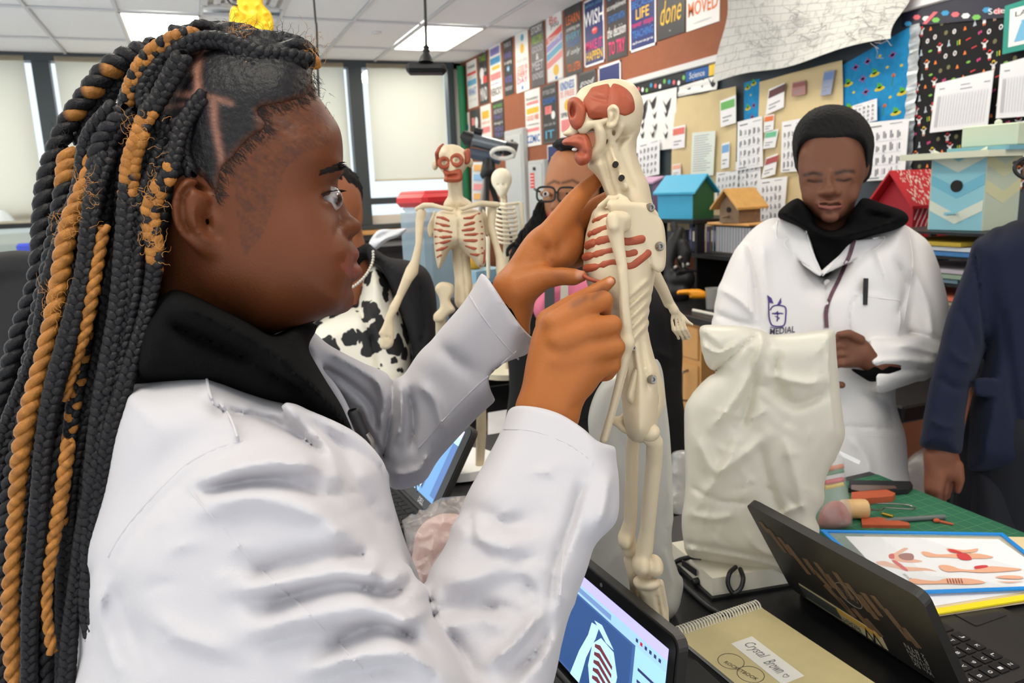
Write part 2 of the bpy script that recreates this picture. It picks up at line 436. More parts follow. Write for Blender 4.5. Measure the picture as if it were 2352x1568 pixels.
b = MB(); b.box((XW+0.05, 4.0, ZC/2), (0.1, 11, ZC+0.2)); wall_right = struct(b.build('wall_right', m_wallpaint))
# window wall: piers and parapet only, the openings stay open
LX = -4.4
b = MB(); b.box(((LX+XW)/2, YW+0.06, 0.66), (XW-LX+0.2, 0.12, 1.32)); b.box(((LX+XW)/2, YW+0.06, ZC+0.02), (XW-LX+0.2, 0.12, 0.16)); b.box((XW, YW+0.06, 1.6), (0.24, 0.12, 3.2)); b.box((LX, YW+0.06, 1.6), (0.24, 0.12, 3.2))
wall_back = struct(b.build('wall_back', m_wallw))
# ceiling: grid, tiles, lights
cx0 = [-0.39+0.612*k for k in range(-6, 7)]; cy0 = [6.95-1.2*k for k in range(-2, 7)]
b = MB(); b.box((-0.6, 4.0, ZC+0.06), (7.6, 11, 0.04)); ceiling = struct(b.build('ceiling', m_ceil))
b = MB()
for x in cx0: b.box((x, 4.0, ZC-0.004), (0.026, 10.4, 0.012))
for y in cy0: b.box((-0.6, y, ZC-0.005), (7.4, 0.026, 0.012))
b.build('ceiling_grid', m_grid, ceiling)
tile_me = None
VENT = (0.222, 5.75); lamps = set()
for i, x in enumerate(cx0):
    for j, y in enumerate(cy0):
        if (i-6) % 4 == 0 and (j-2) % 2 == 0: lamps.add((i, j))
for i in range(len(cx0)-1):
    for j, y in enumerate(cy0):
        x = cx0[i]
        if (i, j) in lamps or y > 8.8: continue
        if tile_me is None:
            q = MB(); q.box((0, 0, 0), (0.59, 1.178, 0.016), bev=0.006); tile_me = q.build('ceiling_tile', m_ceil, ceiling); t0 = tile_me; o = t0
        else:
            o = t0.copy(); COL.objects.link(o)
        if i == 7 and j == 3: 
            o.location = (x+0.306, y-0.45+0.6, ZC+0.012); o.scale = (1, 0.2, 1)
            continue
        o.location = (x+0.306, y+0.6, ZC+0.012)
m_lampframe = mat('lamp_frame', (232, 232, 230), 0.5)
m_diff = mat('lamp_diffuser', (255, 252, 244), 0.6, emit=LAMP_E*0.42, ecol=(255, 250, 240))
m_tube = mat('lamp_core', (255, 250, 238), 0.6, emit=LAMP_E*1.7, ecol=(255, 246, 228))
for n, (i, j) in enumerate(sorted(lamps)):
    x, y = cx0[i]+0.306, cy0[j]+0.6
    lab = 'recessed ceiling light panel %s' % ({(6, 2): 'nearest the yellow hanging toy', (10, 2): 'by the poster wall with a black pull cord before it'}.get((i, j), 'above the room out of view'))
    e = empty('ceiling_light', (x, y, ZC), lab, 'light', 'recessed ceiling light panels')
    q = MB()
    for sx in (-1, 1): q.box((x+sx*0.292, y, ZC+0.0), (0.02, 1.18, 0.03))
    for sy in (-1, 1): q.box((x, y+sy*0.58, ZC+0.0), (0.6, 0.02, 0.03))
    q.build('frame', m_lampframe, e)
    q = MB()
    for sx in (-1, 1): q.prism([(x+sx*0.285, y-0.57, ZC-0.002), (x+sx*0.285, y+0.57, ZC-0.002), (x+sx*0.14, y+0.57, ZC+0.03), (x+sx*0.14, y-0.57, ZC+0.03)], (0, 0, 0.004))
    q.build('reflector', m_diff, e)
    q = MB(); q.box((x, y, ZC+0.028), (0.27, 1.13, 0.008)); q.build('diffuser', m_tube, e)
# air vent in the ceiling
e = empty('ceiling_vent', (cx0[7]+0.306, 6.2, ZC), 'square white ceiling air vent behind the yellow toy', 'vent')
q = MB(); a = cx0[7]+0.306
for k, s in enumerate((0.58, 0.40, 0.24)):
    for sx in (-1, 1): q.box((a+sx*s/2, 6.35, ZC-0.004-0.004*k), (0.05, s, 0.016)); q.box((a, 6.35+sx*s/2, ZC-0.004-0.004*k), (s, 0.05, 0.016))
q.build('frame', m_grid, e); q = MB(); q.box((a, 6.35, ZC+0.01), (0.58, 0.58, 0.01)); q.build('backing', flat((176, 172, 164)), e)
q = MB(); q.lathe(on(865, 77, 2, ZC-0.008), [(0.0, 0), (0.045, 0), (0.05, 0.006), (0.05, 0.012)], n=18); q.build('sprinkler_plate', m_grid, label='small round white sprinkler plate in the ceiling', cat='sprinkler', smooth=True)
# ---------------- windows
def wx(px, py): p = on(px, py, 1, YW); return p[0], p[2]
MUL = [-3.6, wx(97, 200)[0]+0.02, wx(815, 250)[0]+0.02, wx(1036, 250)[0]+0.03]
HEAD = wx(880, 150)[1]; SILL = wx(930, 512)[1]; TR = wx(930, 459)[1]; SHB = wx(930, 411)[1]
for k in range(3):
    x0, x1 = MUL[k], MUL[k+1]
    wn = empty('window_%d' % (k+1), ((x0+x1)/2, YW, SILL)); wn['kind'] = 'structure'
    q = MB(); wd = 0.075
    q.box((x0+wd/2, YW, (HEAD+SILL)/2), (wd, 0.14, HEAD-SILL)); q.box((x1-wd/2, YW, (HEAD+SILL)/2), (wd, 0.14, HEAD-SILL))
    q.box(((x0+x1)/2, YW, HEAD+0.06), (x1-x0, 0.16, 0.20)); q.box(((x0+x1)/2, YW, SILL-0.02), (x1-x0, 0.14, 0.05)); q.box(((x0+x1)/2, YW, TR), (x1-x0, 0.10, 0.075))
    q.build('window_frame', m_winframe, wn)
    q = MB(); q.box(((x0+x1)/2, YW+0.03, (HEAD+SILL)/2), (x1-x0-0.1, 0.006, HEAD-SILL-0.05)); q.build('window_pane', m_glass, wn)
    q = MB(); gp = 0.055; bot = SHB if k == 2 else (SHB-0.3 if k == 0 else SHB-0.42)
    V = []; n = 12
    for t in range(n+1): V += [(x0+wd+gp+(x1-x0-2*wd-2*gp)*t/n, YW-0.085+0.004*math.sin(t*1.3), z) for z in (bot, HEAD-0.02)]
    q.add(V, [(2*t, 2*t+2, 2*t+3, 2*t+1) for t in range(n)]); q.build('roller_shade', m_shade, wn, smooth=True)
    q = MB(); q.box(((x0+x1)/2, YW-0.085, bot-0.008), (x1-x0-2*wd-2*gp, 0.016, 0.02)); q.tube([(x0+wd+gp, YW-0.07, HEAD-0.02), (x1-wd-gp, YW-0.07, HEAD-0.02)], 0.028); q.build('shade_bar', m_shade, wn)
q = MB(); q.box(((LX+XW)/2, YW-0.2, SILL-0.075), (XW-LX, 0.42, 0.035)); struct(q.build('trim_1', m_wood))
q = MB(); q.tube([(MUL[3]+0.06, YW-0.16, 0.5), (MUL[3]+0.06, YW-0.16, ZC-0.05)], 0.045, 14); q.build('painted_pole', flat((22, 112, 72)), label='green painted pole standing in the window corner', cat='pole', smooth=True)
q = MB(); q.tube([(MUL[3]+0.03, YW-0.2, 2.2), (MUL[3]+0.12, YW-0.24, 2.2)], 0.03, 10); q.build('pole_clamp', m_steel, bpy.data.objects['painted_pole'], smooth=True)
# low counter under the windows
e = empty('window_counter', (0, YW-0.5, 0), 'long black counter under the windows', 'counter')
q = MB(); q.box((-0.7, YW-0.78, 1.02), (6.8, 1.2, 0.05)); q.build('counter_top', m_res, e)
q = MB(); q.box((-0.7, YW-0.74, 0.5), (6.8, 1.06, 1.0)); q.build('cabinet_front', flat((44, 42, 44)), e)
# ============================================================ poster wall
def wp(px, py, off=0.0): p = on(px, py, 0, XW-off); return p[1], p[2]
def sheet(name, tl, br, m, off=0.004, th=0.003, label=None, cat='paper', group=None, parent=None, tr=None, bl=None):
    """flat sheet on the right wall between two photo corners (or four)"""
    y0, z1 = wp(*tl, off); y1, z0 = wp(*br, off)
    if tr is None: P = [(XW-off, y0, z0), (XW-off, y1, z0), (XW-off, y1, z1), (XW-off, y0, z1)]
    else:
        a = wp(*tr, off); c = wp(*bl, off); P = [(XW-off, *c), (XW-off, y1, z0), (XW-off, *a), (XW-off, y0, z1)]
    q = MB(); q.prism(P, (th, 0, 0)); o = q.build(name, m, parent, label=label, cat=cat, group=group)
    return o, np.array(P[0]), np.array(P[1])-np.array(P[0]), np.array(P[3])-np.array(P[0])
PC = dict(w=(238, 236, 233), k=(58, 57, 60), g=(92, 90, 92), n=(36, 48, 108), R=(224, 70, 66), B=(60, 120, 196), Y=(238, 190, 60), O=(238, 122, 56), P=(232, 60, 120), L=(150, 140, 206), C=(96, 170, 206), G=(120, 190, 90), W=(244, 244, 244), S=(196, 196, 200), K=(50, 50, 60), V=(122, 110, 180), T=(232, 140, 140), A=(150, 190, 60))
def poster(tl, br, bg, lines, label, border=None, deco=None):
    o, O, U, Vv = sheet('poster', tl, br, flat(PC[bg], 0.45), 0.006, 0.005, label, 'poster', 'motivational posters on the brown wall')
    ms, mi = [], {}
    def mm(c):
        if c not in mi: mi[c] = len(ms); ms.append(flat(PC[c], 0.5))
        return mi[c]
    n = np.array((-0.0012, 0, 0)); q = MB()
    if border:
        c = mm(border); t = 0.045; ar = np.linalg.norm(U)/np.linalg.norm(Vv)
        for (a, d, w_, h_) in ((0, 0, 1, t*ar), (0, 1-t*ar, 1, t*ar), (0, 0, t, 1), (1-t, 0, t, 1)):
            P = O+n*0.6+U*a+Vv*d; q.add([P, P+U*w_, P+U*w_+Vv*h_, P+Vv*h_], [(0, 1, 2, 3)], c)
    for ln in lines:
        s, c, y0, y1 = ln[:4]; x0, x1 = ln[4:6] if len(ln) > 5 else (0.1, 0.9); sh = ln[6] if len(ln) > 6 else 0.0
        if s == '#':      # colour band
            P = O+n+U*x0+Vv*y0; q.add([P, P+U*(x1-x0), P+U*(x1-x0)+Vv*(y1-y0+sh), P+Vv*(y1-y0)] if not sh else [P, P+U*(x1-x0)+Vv*sh, P+U*(x1-x0)+Vv*(y1-y0+sh), P+Vv*(y1-y0)], [(0, 1, 2, 3)], mm(c))
        elif s == 'o':    # disc
            a = np.arange(18)*2*math.pi/18; q.add([O+n*0.8+U*((x0+x1)/2+(x1-x0)/2*math.cos(t))+Vv*((y0+y1)/2+(y1-y0)/2*math.sin(t)) for t in a], [tuple(range(18))], mm(c))
        else: put_text(q, s, O+n*1.6+U*x0+Vv*y0, U*(x1-x0), Vv*(y1-y0), mm(c), sh, 0.012 if s.isupper() else 0.0)
    if q.v: q.build('lettering', ms, o, kind='stuff')
    return o
poster((1071, 145), (1098, 243), 'w', [('THINK', 'K', .84, .90), ('#', 'R', .70, .76, .05, .95), ('ABOUT IT', 'S', .62, .68), ('#', 'C', .48, .60, .05, .95), ('WHAT', 'B', .26, .42), ('you say', 'S', .12, .18)], 'narrow white poster with red and blue bands, top row, nearest the window')
poster((1098, 127), (1122, 234), 'k', [('TAKE', 'A', .84, .95), ('o', 'W', .48, .72, .12, .6), ('#', 'W', .40, .5, .25, .48), ('is', 'W', .62, .70, .6, .9), ('#', 'R', .40, .54, .5, .95), ('MIND', 'W', .06, .32)], 'black poster with a white light bulb and the word MIND')
poster((1123, 109), (1154, 227), 'w', [('#', 'L', .82, .95, .1, .9), ('EVERY', 'V', .84, .93), ('#', 'C', .66, .78, .05, .95), ('EVERYTHING', 'B', .68, .76), ('#', 'Y', .56, .62, .2, .9), ('#', 'T', .38, .5, .05, .95), ('you need is', 'B', .28, .34), ('VERICKY', 'K', .10, .24, .02, .98)], 'white poster with lilac, blue and pink bands of letters in the top row')
poster((1155, 95), (1180, 214), 'k', [('THERE IS', 'S', .86, .94), ('POWER', 'V', .66, .76), ('in saying', 'W', .54, .62), ('o', 'C', .42, .52, .35, .65), ('No', 'W', .44, .5, .4, .6), ('WORDS', 'V', .22, .34), ('matter', 'S', .08, .16)], 'black poster with purple words beside the lilac banded poster')
poster((1182, 77), (1216, 205), 'w', [('o', 'C', .82, .93, .45, .7), ('o', 'Y', .62, .78, .4, .7), ('find the', 'S', .48, .56), ('GOOD IN', 'T', .34, .44), ('EVERY', 'R', .24, .33), ('DAY', 'P', .14, .23), ('o', 'B', .03, .1, .4, .55)], 'white poster with a pale yellow sun and pink capitals')
poster((1217, 59), (1252, 193), 'g', [('STORY', 'W', .84, .95), ('WELCOME', 'A', .68, .80), ('GOOD', 'S', .54, .64), ('&', 'W', .42, .52, .4, .6), ('MEET', 'S', .26, .4), ('KINDNESS', 'S', .12, .22)], 'grey poster with chalk letters and a lime green line')
poster((1253, 37), (1294, 180), 'w', [('Be', 'R', .84, .95, .25, .7), ('you', 'K', .76, .84, .3, .8), ('#', 'R', .56, .66, .02, .98, .12), ('#', 'L', .44, .54, .02, .98, .12), ('#', 'C', .32, .42, .02, .98, .12), ('#', 'T', .20, .30, .02, .98, .12), ('FIND YOUR WAY', 'W', .58, .66, .1, .9), ('o', 'Y', .08, .24, .4, .75), ('o', 'B', .02, .07, .5, .65)], 'white poster with slanted red, lilac and blue stripes', 'S')
poster((1296, 20), (1338, 166), 'k', [('YOU CAN', 'g', .88, .97), ('LEARN', 'O', .74, .87), ('something new', 'W', .63, .71), ('EVERY', 'C', .52, .61), ('TODAY', 'B', .42, .51), ('if only', 'W', .28, .38, .1, .9, .2), ('YOU LISTEN', 'O', .06, .18)], 'dark poster with the orange word LEARN')
poster((1340, 5), (1389, 141), 'n', [('when you', 'C', .86, .94, .1, .9, .3), ('WISH', 'W', .60, .82, .02, .98), ('o', 'R', .46, .56, .4, .68), ('upon', 'W', .50, .54, .44, .62), ('MAKE IT', 'P', .24, .38), ('HAPPEN', 'Y', .08, .22)], 'navy poster with the big white word WISH', 'W')
poster((1392, -12), (1441, 127), 'k', [('Every', 'C', .86, .98), ('accomplishment', 'W', .72, .82, .04, .96, .2), ('STARTS WITH', 'B', .56, .66), ('the decision', 'W', .34, .50, .06, .94, .3), ('TO TRY', 'P', .08, .28)], 'dark poster with the pink words TO TRY')
poster((1446, -25), (1507, 102), 'n', [('WORRY', 'W', .9, .98), ('LEARNING', 'R', .80, .89), ('BECAUSE', 'B', .66, .78), ('LIFE', 'Y', .48, .64, .25, .75), ('never stops', 'P', .34, .44), ('TEACHING', 'B', .20, .32), ('always', 'W', .1, .15)], 'navy poster with the yellow word LIFE', 'W')
poster((1510, -35), (1573, 73), 'k', [('it always seems', 'S', .84, .95), ('BY', 'S', .74, .82, .4, .6), ('done', 'Y', .24, .66, .12, .88, .3), ('.', 'S', .1, .12, .45, .5)], 'dark poster with the gold script word done')
poster((1577, -45), (1652, 48), 'w', [('to be', 'Y', .80, .9), ('made', 'P', .58, .72, .2, .7, .2), ('MOVED', 'O', .26, .54, .06, .96), ('o', 'S', .1, .13, .2, .8)], 'white poster with the orange word MOVED')
poster((1057, 264), (1080, 325), 'w', [('o', 'K', .7, .85, .35, .75), ('#', 'C', .42, .6, .1, .9), ('SWAY', 'B', .46, .56), ('#', 'S', .2, .25, .1, .9)], 'small white poster in the lower row next to the green pole')
poster((1080, 255), (1103, 320), 'k', [('#', 'T', .5, .75, .15, .45), ('o', 'W', .4, .75, .5, .85), ('IDEAS', 'W', .1, .24)], 'black poster with a white balloon shape in the lower row')
poster((1103, 245), (1130, 335), 'w', [('#', 'Y', .68, .86, .15, .85), ('reach out', 'O', .56, .63), ('#', 'T', .34, .48, .1, .9), ('#', 'L', .1, .24, .2, .8)], 'white poster with yellow and pink blocks in the lower row above the telescope')
poster((1131, 236), (1159, 318), 'k', [('MISTAKES', 'G', .84, .92), ('ARE PROOF', 'S', .68, .80), ('THAT', 'V', .54, .64), ('through it', 'W', .38, .48), ('YOU', 'V', .22, .34), ('TRY', 'V', .08, .18)], 'black poster with green and purple chalk words in the lower row')
poster((1205, 211), (1243, 332), 'w', [('Remember', 'K', .82, .88), ('#', 'T', .74, .79, .1, .9), ('#', 'Y', .58, .68, .1, .9), ('GOOD VIBE', 'O', .46, .55), ('to become your', 'K', .36, .41), ('#', 'T', .26, .32, .1, .9), ('CZMIC', 'B', .06, .2, .06, .94)], 'white poster with yellow bands and a blue bottom word beside the grey panel')
poster((1244, 200), (1281, 325), 'k', [('IF YOU CAN', 'S', .84, .92), ('DREAM', 'B', .68, .78), ('#', 'T', .5, .64, .2, .65), ('IT', 'R', .52, .62, .3, .55), ('o', 'W', .4, .54, .62, .88), ('you can do', 'S', .28, .36), ('IT', 'C', .08, .22, .2, .8)], 'black poster with a red square and a white bulb', 'g')
poster((1283, 184), (1326, 310), 'w', [('KINDNESS', 'B', .80, .94), ('IS FREE', 'T', .68, .78), ('o', 'Y', .42, .64, .3, .85), ('SPREAD', 'K', .34, .42), ('#', 'T', .1, .3, .1, .9)], 'white poster with a yellow sun partly behind the model skull')
poster((1327, 171), (1371, 300), 'k', [('good', 'W', .76, .88, .12, .9, .3), ('things', 'W', .62, .74, .12, .9, .3), ('TAKE TIME', 'S', .4, .5)], 'black poster with white script above the model skull', 'g')
poster((1374, 154), (1427, 275), 'n', [('o', 'W', .35, .7, .3, .72), ('o', 'C', .42, .62, .36, .66), ('MOON', 'W', .1, .2)], 'navy poster with a white round emblem in a white border', 'W')
poster((1257, 334), (1290, 440), 'n', [('HI', 'Y', .5, .75, .3, .7), ('there', 'W', .2, .35)], 'navy poster low on the wall behind the woman with glasses', 'W')
# electrical panels
def epanel(tl, br, label, red=False):
    y0, z1 = wp(*tl, .05); y1, z0 = wp(*br, .05); e = empty('electrical_panel', (XW, (y0+y1)/2, z0), label, 'panel')
    q = MB(); q.box((XW-0.032, (y0+y1)/2, (z0+z1)/2), (0.06, y0-y1, z1-z0), bev=0.01); q.build('body', flat((186, 190, 190), 0.4), e)
    q = MB(); q.box((XW-0.065, (y0+y1)/2, (z0+z1)/2), (0.012, (y0-y1)*0.84, (z1-z0)*0.9), bev=0.004); d = q.build('door', flat((196, 200, 200), 0.4), e)
    q = MB(); q.box((XW-0.074, y0-(y0-y1)*0.5, z1-(z1-z0)*0.1), (0.012, 0.05, 0.03), bev=0.004); q.build('latch', m_black, d)
    if red:
        q = MB(); q.box((XW-0.073, y0-(y0-y1)*0.35, z1-(z1-z0)*0.24), (0.003, 0.09, 0.14)); l = q.build('warning_label', flat((222, 60, 60)), d)
        q = MB()
        for k in range(4): q.box((XW-0.076, y0-(y0-y1)*0.35, z1-(z1-z0)*0.24-0.045+0.03*k), (0.002, 0.07, 0.008))
        q.build('label_lines', m_white, d)
epanel((1160, 302), (1211, 560), 'tall grey electrical cabinet on the brown wall below the posters')
epanel((1214, 370), (1256, 560), 'grey electrical panel door with a red warning label', True)
# ---------------- bulletin board
by0, bz1 = wp(1440, 192); by1 = -0.3; bz0 = 1.12
e = empty('bulletin_board', (XW, 2, bz0), 'long wall board with aluminium rail, covered in papers and fabric', 'board')
q = MB(); q.box((XW-0.001, (by0+by1)/2, (bz0+bz1)/2), (0.012, by0-by1, bz1-bz0)); q.build('backing', flat((58, 66, 74)), e)
q = MB(); q.box((XW-0.014, (by0+by1)/2, bz1), (0.028, by0-by1, 0.045), bev=0.006); q.box((XW-0.012, by0, (bz0+bz1)/2), (0.024, 0.04, bz1-bz0)); q.box((XW-0.02, (by0+by1)/2, bz0), (0.04, by0-by1, 0.04)); q.build('rail', m_alu, e)
# printed strip under the rail
o, O, U, V_ = sheet('border_strip', (1452, 196), (1652, 172), flat((34, 36, 42), 0.4), 0.014, 0.002, 'dark border strip reading Science below the board rail', 'border')
q = MB(); ms = [flat(c, .5) for c in ((60, 150, 200), (230, 110, 120), (240, 240, 240), (120, 190, 90), (30, 90, 160), (240, 200, 60))]
n = np.array((-0.001, 0, 0))
for k in range(16):
    c = (k*0.055+0.03, 0.15+0.5*((k*7) % 10)/10); s = 0.04
    a = np.arange(7)*2*math.pi/7; q.add([O+n+U*(c[0]+0.016*math.cos(t))+V_*(c[1]+0.22*math.sin(t)) for t in a], [tuple(range(7))], k % 4)
P = O+n*1.5+U*0.66+V_*0.05; q.add([P, P+U*0.24, P+U*0.24+V_*.9, P+V_*.9], [(0, 1, 2, 3)], 4); put_text(q, 'Science', O+n*3+U*0.70+V_*0.25, U*0.16, V_*0.5, 2)
P = O+n*1.5+U*0.9+V_*0.1; q.add([P, P+U*0.1, P+U*0.1+V_*.9, P+V_*.9], [(0, 1, 2, 3)], 5); q.build('printing', ms, o, kind='stuff')
o, O, U, V_ = sheet('border_strip', (2070, 32), (2420, 30), flat((40, 40, 56), 0.25), 0.016, 0.002, 'glossy dark border strip with rocket over the black fabric', 'border', tr=(2420, -70), bl=(2072, 62))
q = MB()
for k in range(14):
    a = np.arange(6)*2*math.pi/6; cc = (0.05+0.07*k, 0.2+0.6*((k*5) % 7)/7); q.add([O+n+U*(cc[0]+0.03*math.cos(t))+V_*(cc[1]+0.2*math.sin(t)) for t in a], [tuple(range(6))], k % 4)
P = O+n*1.5; q.add([P+U*.16+V_*.1, P+U*.19+V_*.05, P+U*.28+V_*.85, P+U*.25+V_*.9], [(0, 1, 2, 3)], 1); put_text(q, 'Science', P+n+U*.62+V_*.3, U*.2, V_*.4, 2)
q.build('printing', ms, o, kind='stuff')
# fabrics
def scatter_print(O, U, V_, nx, ny, kinds, n, jitter=0.2, skip=None):
    """small flat printed motifs; kinds: list of functions returning [(polygon in unit cell, colour index)]"""
    q = MB(); r = random.Random(5)
    for i in range(nx):
        for j in range(ny):
            u, v = (i+0.5+(0.5 if j % 2 else 0)+r.uniform(-jitter, jitter))/nx, (j+0.5+r.uniform(-jitter, jitter))/ny
            if not (0.02 < u < 0.98 and 0.02 < v < 0.98): continue
            for poly, c in r.choice(kinds):
                q.add([O+n+U*(u+x/nx)+V_*(v+y/ny) for x, y in poly], [tuple(range(len(poly)))], c)
    return q
def circ(x, y, rx, ry, k=8): return [(x+rx*math.cos(2*math.pi*i/k), y+ry*math.sin(2*math.pi*i/k)) for i in range(k)]
fab, O, U, V_ = sheet('fabric_panel', (2100, 40), (2440, 420), flat((24, 24, 26), .9), 0.012, 0.003, 'black fabric printed with little scientists on the board', 'fabric', tr=(2440, -70), bl=(2088, 470))
cols = [flat(c, .8) for c in ((236, 232, 232), (238, 200, 60), (226, 70, 70), (240, 130, 60), (200, 70, 130), (130, 190, 80), (232, 180, 150), (120, 116, 80), (180, 190, 200))]
def scientist(hair, leg): return [(circ(0, .30, .17, .17), hair), (circ(0, .24, .11, .12), 6), ([(-.16, -.25), (.16, -.25), (.12, .16), (-.12, .16)], 0), ([(-.34, .22), (-.28, .28), (-.08, .1), (-.1, 0)], 0), ([(.34, .22), (.28, .28), (.08, .1), (.1, 0)], 0), ([(-.12, -.42), (-.03, -.42), (-.03, -.25), (-.12, -.25)], leg), ([(.03, -.42), (.12, -.42), (.12, -.25), (.03, -.25)], leg)]
flask = [([(-.18, -.25), (.18, -.25), (.06, .05), (.06, .28), (-.06, .28), (-.06, .05)], 8)]
kinds = [scientist(1, 6), scientist(3, 3), scientist(2, 2), flask, [([(-.15, -.25), (.15, -.25), (.05, .05), (-.05, .05)], 3)], [(circ(0, 0, .22, .1), 5)], [(circ(-.1, 0, .1, .14), 4), (circ(.1, .05, .1, .12), 4)], [(circ(0, 0, .2, .2), 7)], [(circ(0, 0, .2, .22), 0), (circ(0, 0, .1, .12), 1)], [([(-.2, -.2), (-.1, -.2), (-.1, .2), (-.2, .2)], 5), ([(.02, -.2), (.12, -.2), (.12, .2), (.02, .2)], 1)], [([(-.25, -.06), (.25, .02), (.22, .1), (-.25, .04)], 2)]]
scatter_print(O, U, V_, 15, 17, kinds, np.array((-0.001, 0, 0)), 0.12).build('printing', cols, fab, kind='stuff')
cols2 = [flat(c, .8) for c in ((90, 170, 60), (206, 190, 60), (150, 90, 150), (200, 110, 60), (60, 130, 60))]
kk = [[(circ(0, -.15, .4, .16), 1), (circ(0, .05, .2, .2), 0), (circ(-.1, .25, .08, .08), 0)], [(circ(0, 0, .12, .3, 6), 2), (circ(0, 0, .32, .1, 6), 2)], [([(-.05, -.4), (.02, -.4), (.1, .3), (.05, .3)], 4), (circ(.1, .3, .14, .14), 3)], [(circ(0, 0, .12, .1), 1)]]
m_frog = mat('blue_frog_fabric', (26, 134, 190), 0.85, noise=0.16, nscale=40)
for tl, tr_, br, bl, lab, nx, ny in (((1934, 150), (2092, 60), (2088, 290), (1934, 330), 'blue fabric panel with frogs and lily pads', 5, 6), ((1709, 190), (1745, 180), (1742, 305), (1709, 315), 'narrow strip of blue frog fabric beside the tan paper', 2, 5)):
    f, O, U, V_ = sheet('fabric_panel', tl, br, m_frog, 0.012, 0.003, lab, 'fabric', tr=tr_, bl=bl)
    scatter_print(O, U, V_, nx, ny, kk, np.array((-0.001, 0, 0)), .2).build('printing', cols2, f, kind='stuff')
# silver scalloped border, vertical
y0, z1 = wp(2104, 55, .02); y1, z0 = wp(2084, 470, .02); P = []
for k in range(60): 
    t = k/59; P.append((XW-0.02-0.003*math.sin(k*2.1), y0+(y1-y0)*t*0.0-0.018-0.008*abs(math.sin(k*0.75)), z1+(z0-z1)*t))
for k in range(59, -1, -1): t = k/59; P.append((XW-0.02-0.004*math.sin(k*1.3), y0+0.03, z1+(z0-z1)*t))
q = MB(); V = P; q.add(V, [(k, k+1, 118-k, 119-k) for k in range(59)]); q.build('scalloped_border', mat('holographic_silver', (214, 220, 222), 0.2, metal=0.7, noise=.2, nscale=30, bump=.6, bscale=40), label='silver holographic scalloped border at the edge of the black fabric', cat='border')
# wavy tan papers
m_tan = mat('tan_roll_paper', (214, 194, 150), 0.85, noise=0.05, nscale=8, bump=0.3, bscale=14)
def wavy(name, tl, tr_, br, bl, m, label, cat, off=0.03, amp=0.009, seed=1, nu=16, nv=14, curl=0.0, parent=None):
    c = [np.array(wp(*p, off)) for p in (bl, br, tr_, tl)]; q = MB(); V = []; r = np.random.default_rng(seed); f = r.uniform(0, 6, 6)
    for j in range(nv+1):
        for i in range(nu+1):
            u, v = i/nu, j/nv; P = (c[0]*(1-u)+c[1]*u)*(1-v)+(c[3]*(1-u)+c[2]*u)*v
            o = off+amp*(0.6*math.sin(5*u+f[0]+2*v)+0.5*math.sin(9*v+f[1]+3*u)+0.3*math.sin(14*u-6*v+f[2]))+curl*(1-v)**2
            V.append((XW-max(o, 0.014), P[0], P[1]))
    F_ = [(j*(nu+1)+i, j*(nu+1)+i+1, (j+1)*(nu+1)+i+1, (j+1)*(nu+1)+i) for j in range(nv) for i in range(nu)]
    q.add(V, F_); return q.build(name, m, parent, smooth=True, label=label, cat=cat)
wavy('roll_paper', (1553, 226), (1693, 198), (1690, 520), (1535, 530), m_tan, 'tan roll paper with clipped sheets behind the teal birdhouse', 'paper', seed=3)
wavy('roll_paper', (1742, 188), (1934, 138), (1934, 470), (1735, 500), m_tan, 'tan roll paper with pinned photos behind the boy in the lab coat', 'paper', seed=6)
wavy('paper_sheet', (1464, 222), (1556, 200), (1550, 340), (1462, 352), m_white, 'white paper printed with dark wing shapes beside the model neck', 'paper', seed=2, amp=.005)
o = bpy.data.objects['paper_sheet']; q = MB()
r = random.Random(2)
for k in range(13):
    px, py = 1476+(k % 3)*27+r.uniform(-4, 4), 240+(k//3)*24+r.uniform(-4, 4); y, z = wp(px, py, .03); s = .05 if k < 4 else .028
    q.prism([(XW-.034, y+s, z+s*.8), (XW-.034, y+s*.2, z), (XW-.034, y-s*.1, z+s*.3), (XW-.034, y-s, z+s*.9), (XW-.034, y-s*.5, z-s*.5), (XW-.034, y, z-s*.9), (XW-.034, y+s*.4, z-s*.2)], (.001, 0, 0))
q.build('printing', flat((52, 50, 54)), o, kind='stuff')
wavy('paper_sheet', (1560, 200), (1648, 172), (1646, 205), (1556, 222), m_white, 'strip of white paper with dark wing shapes under the board rail', 'paper', seed=5, amp=.004)
o2 = [x for x in COL.objects if x.name.startswith('paper_sheet')][-1]; q = MB()
for k in range(3):
    y, z = wp(1580+28*k, 203-7*k, .03); s = .045
    q.prism([(XW-.03, y+s, z+s*.8), (XW-.03, y+s*.2, z), (XW-.03, y-s*.1, z+s*.3), (XW-.03, y-s, z+s*.9), (XW-.03, y-s*.5, z-s*.5), (XW-.03, y, z-s*.9), (XW-.03, y+s*.4, z-s*.2)], (.001, 0, 0))
q.build('printing', flat((52, 50, 54)), o2, kind='stuff')
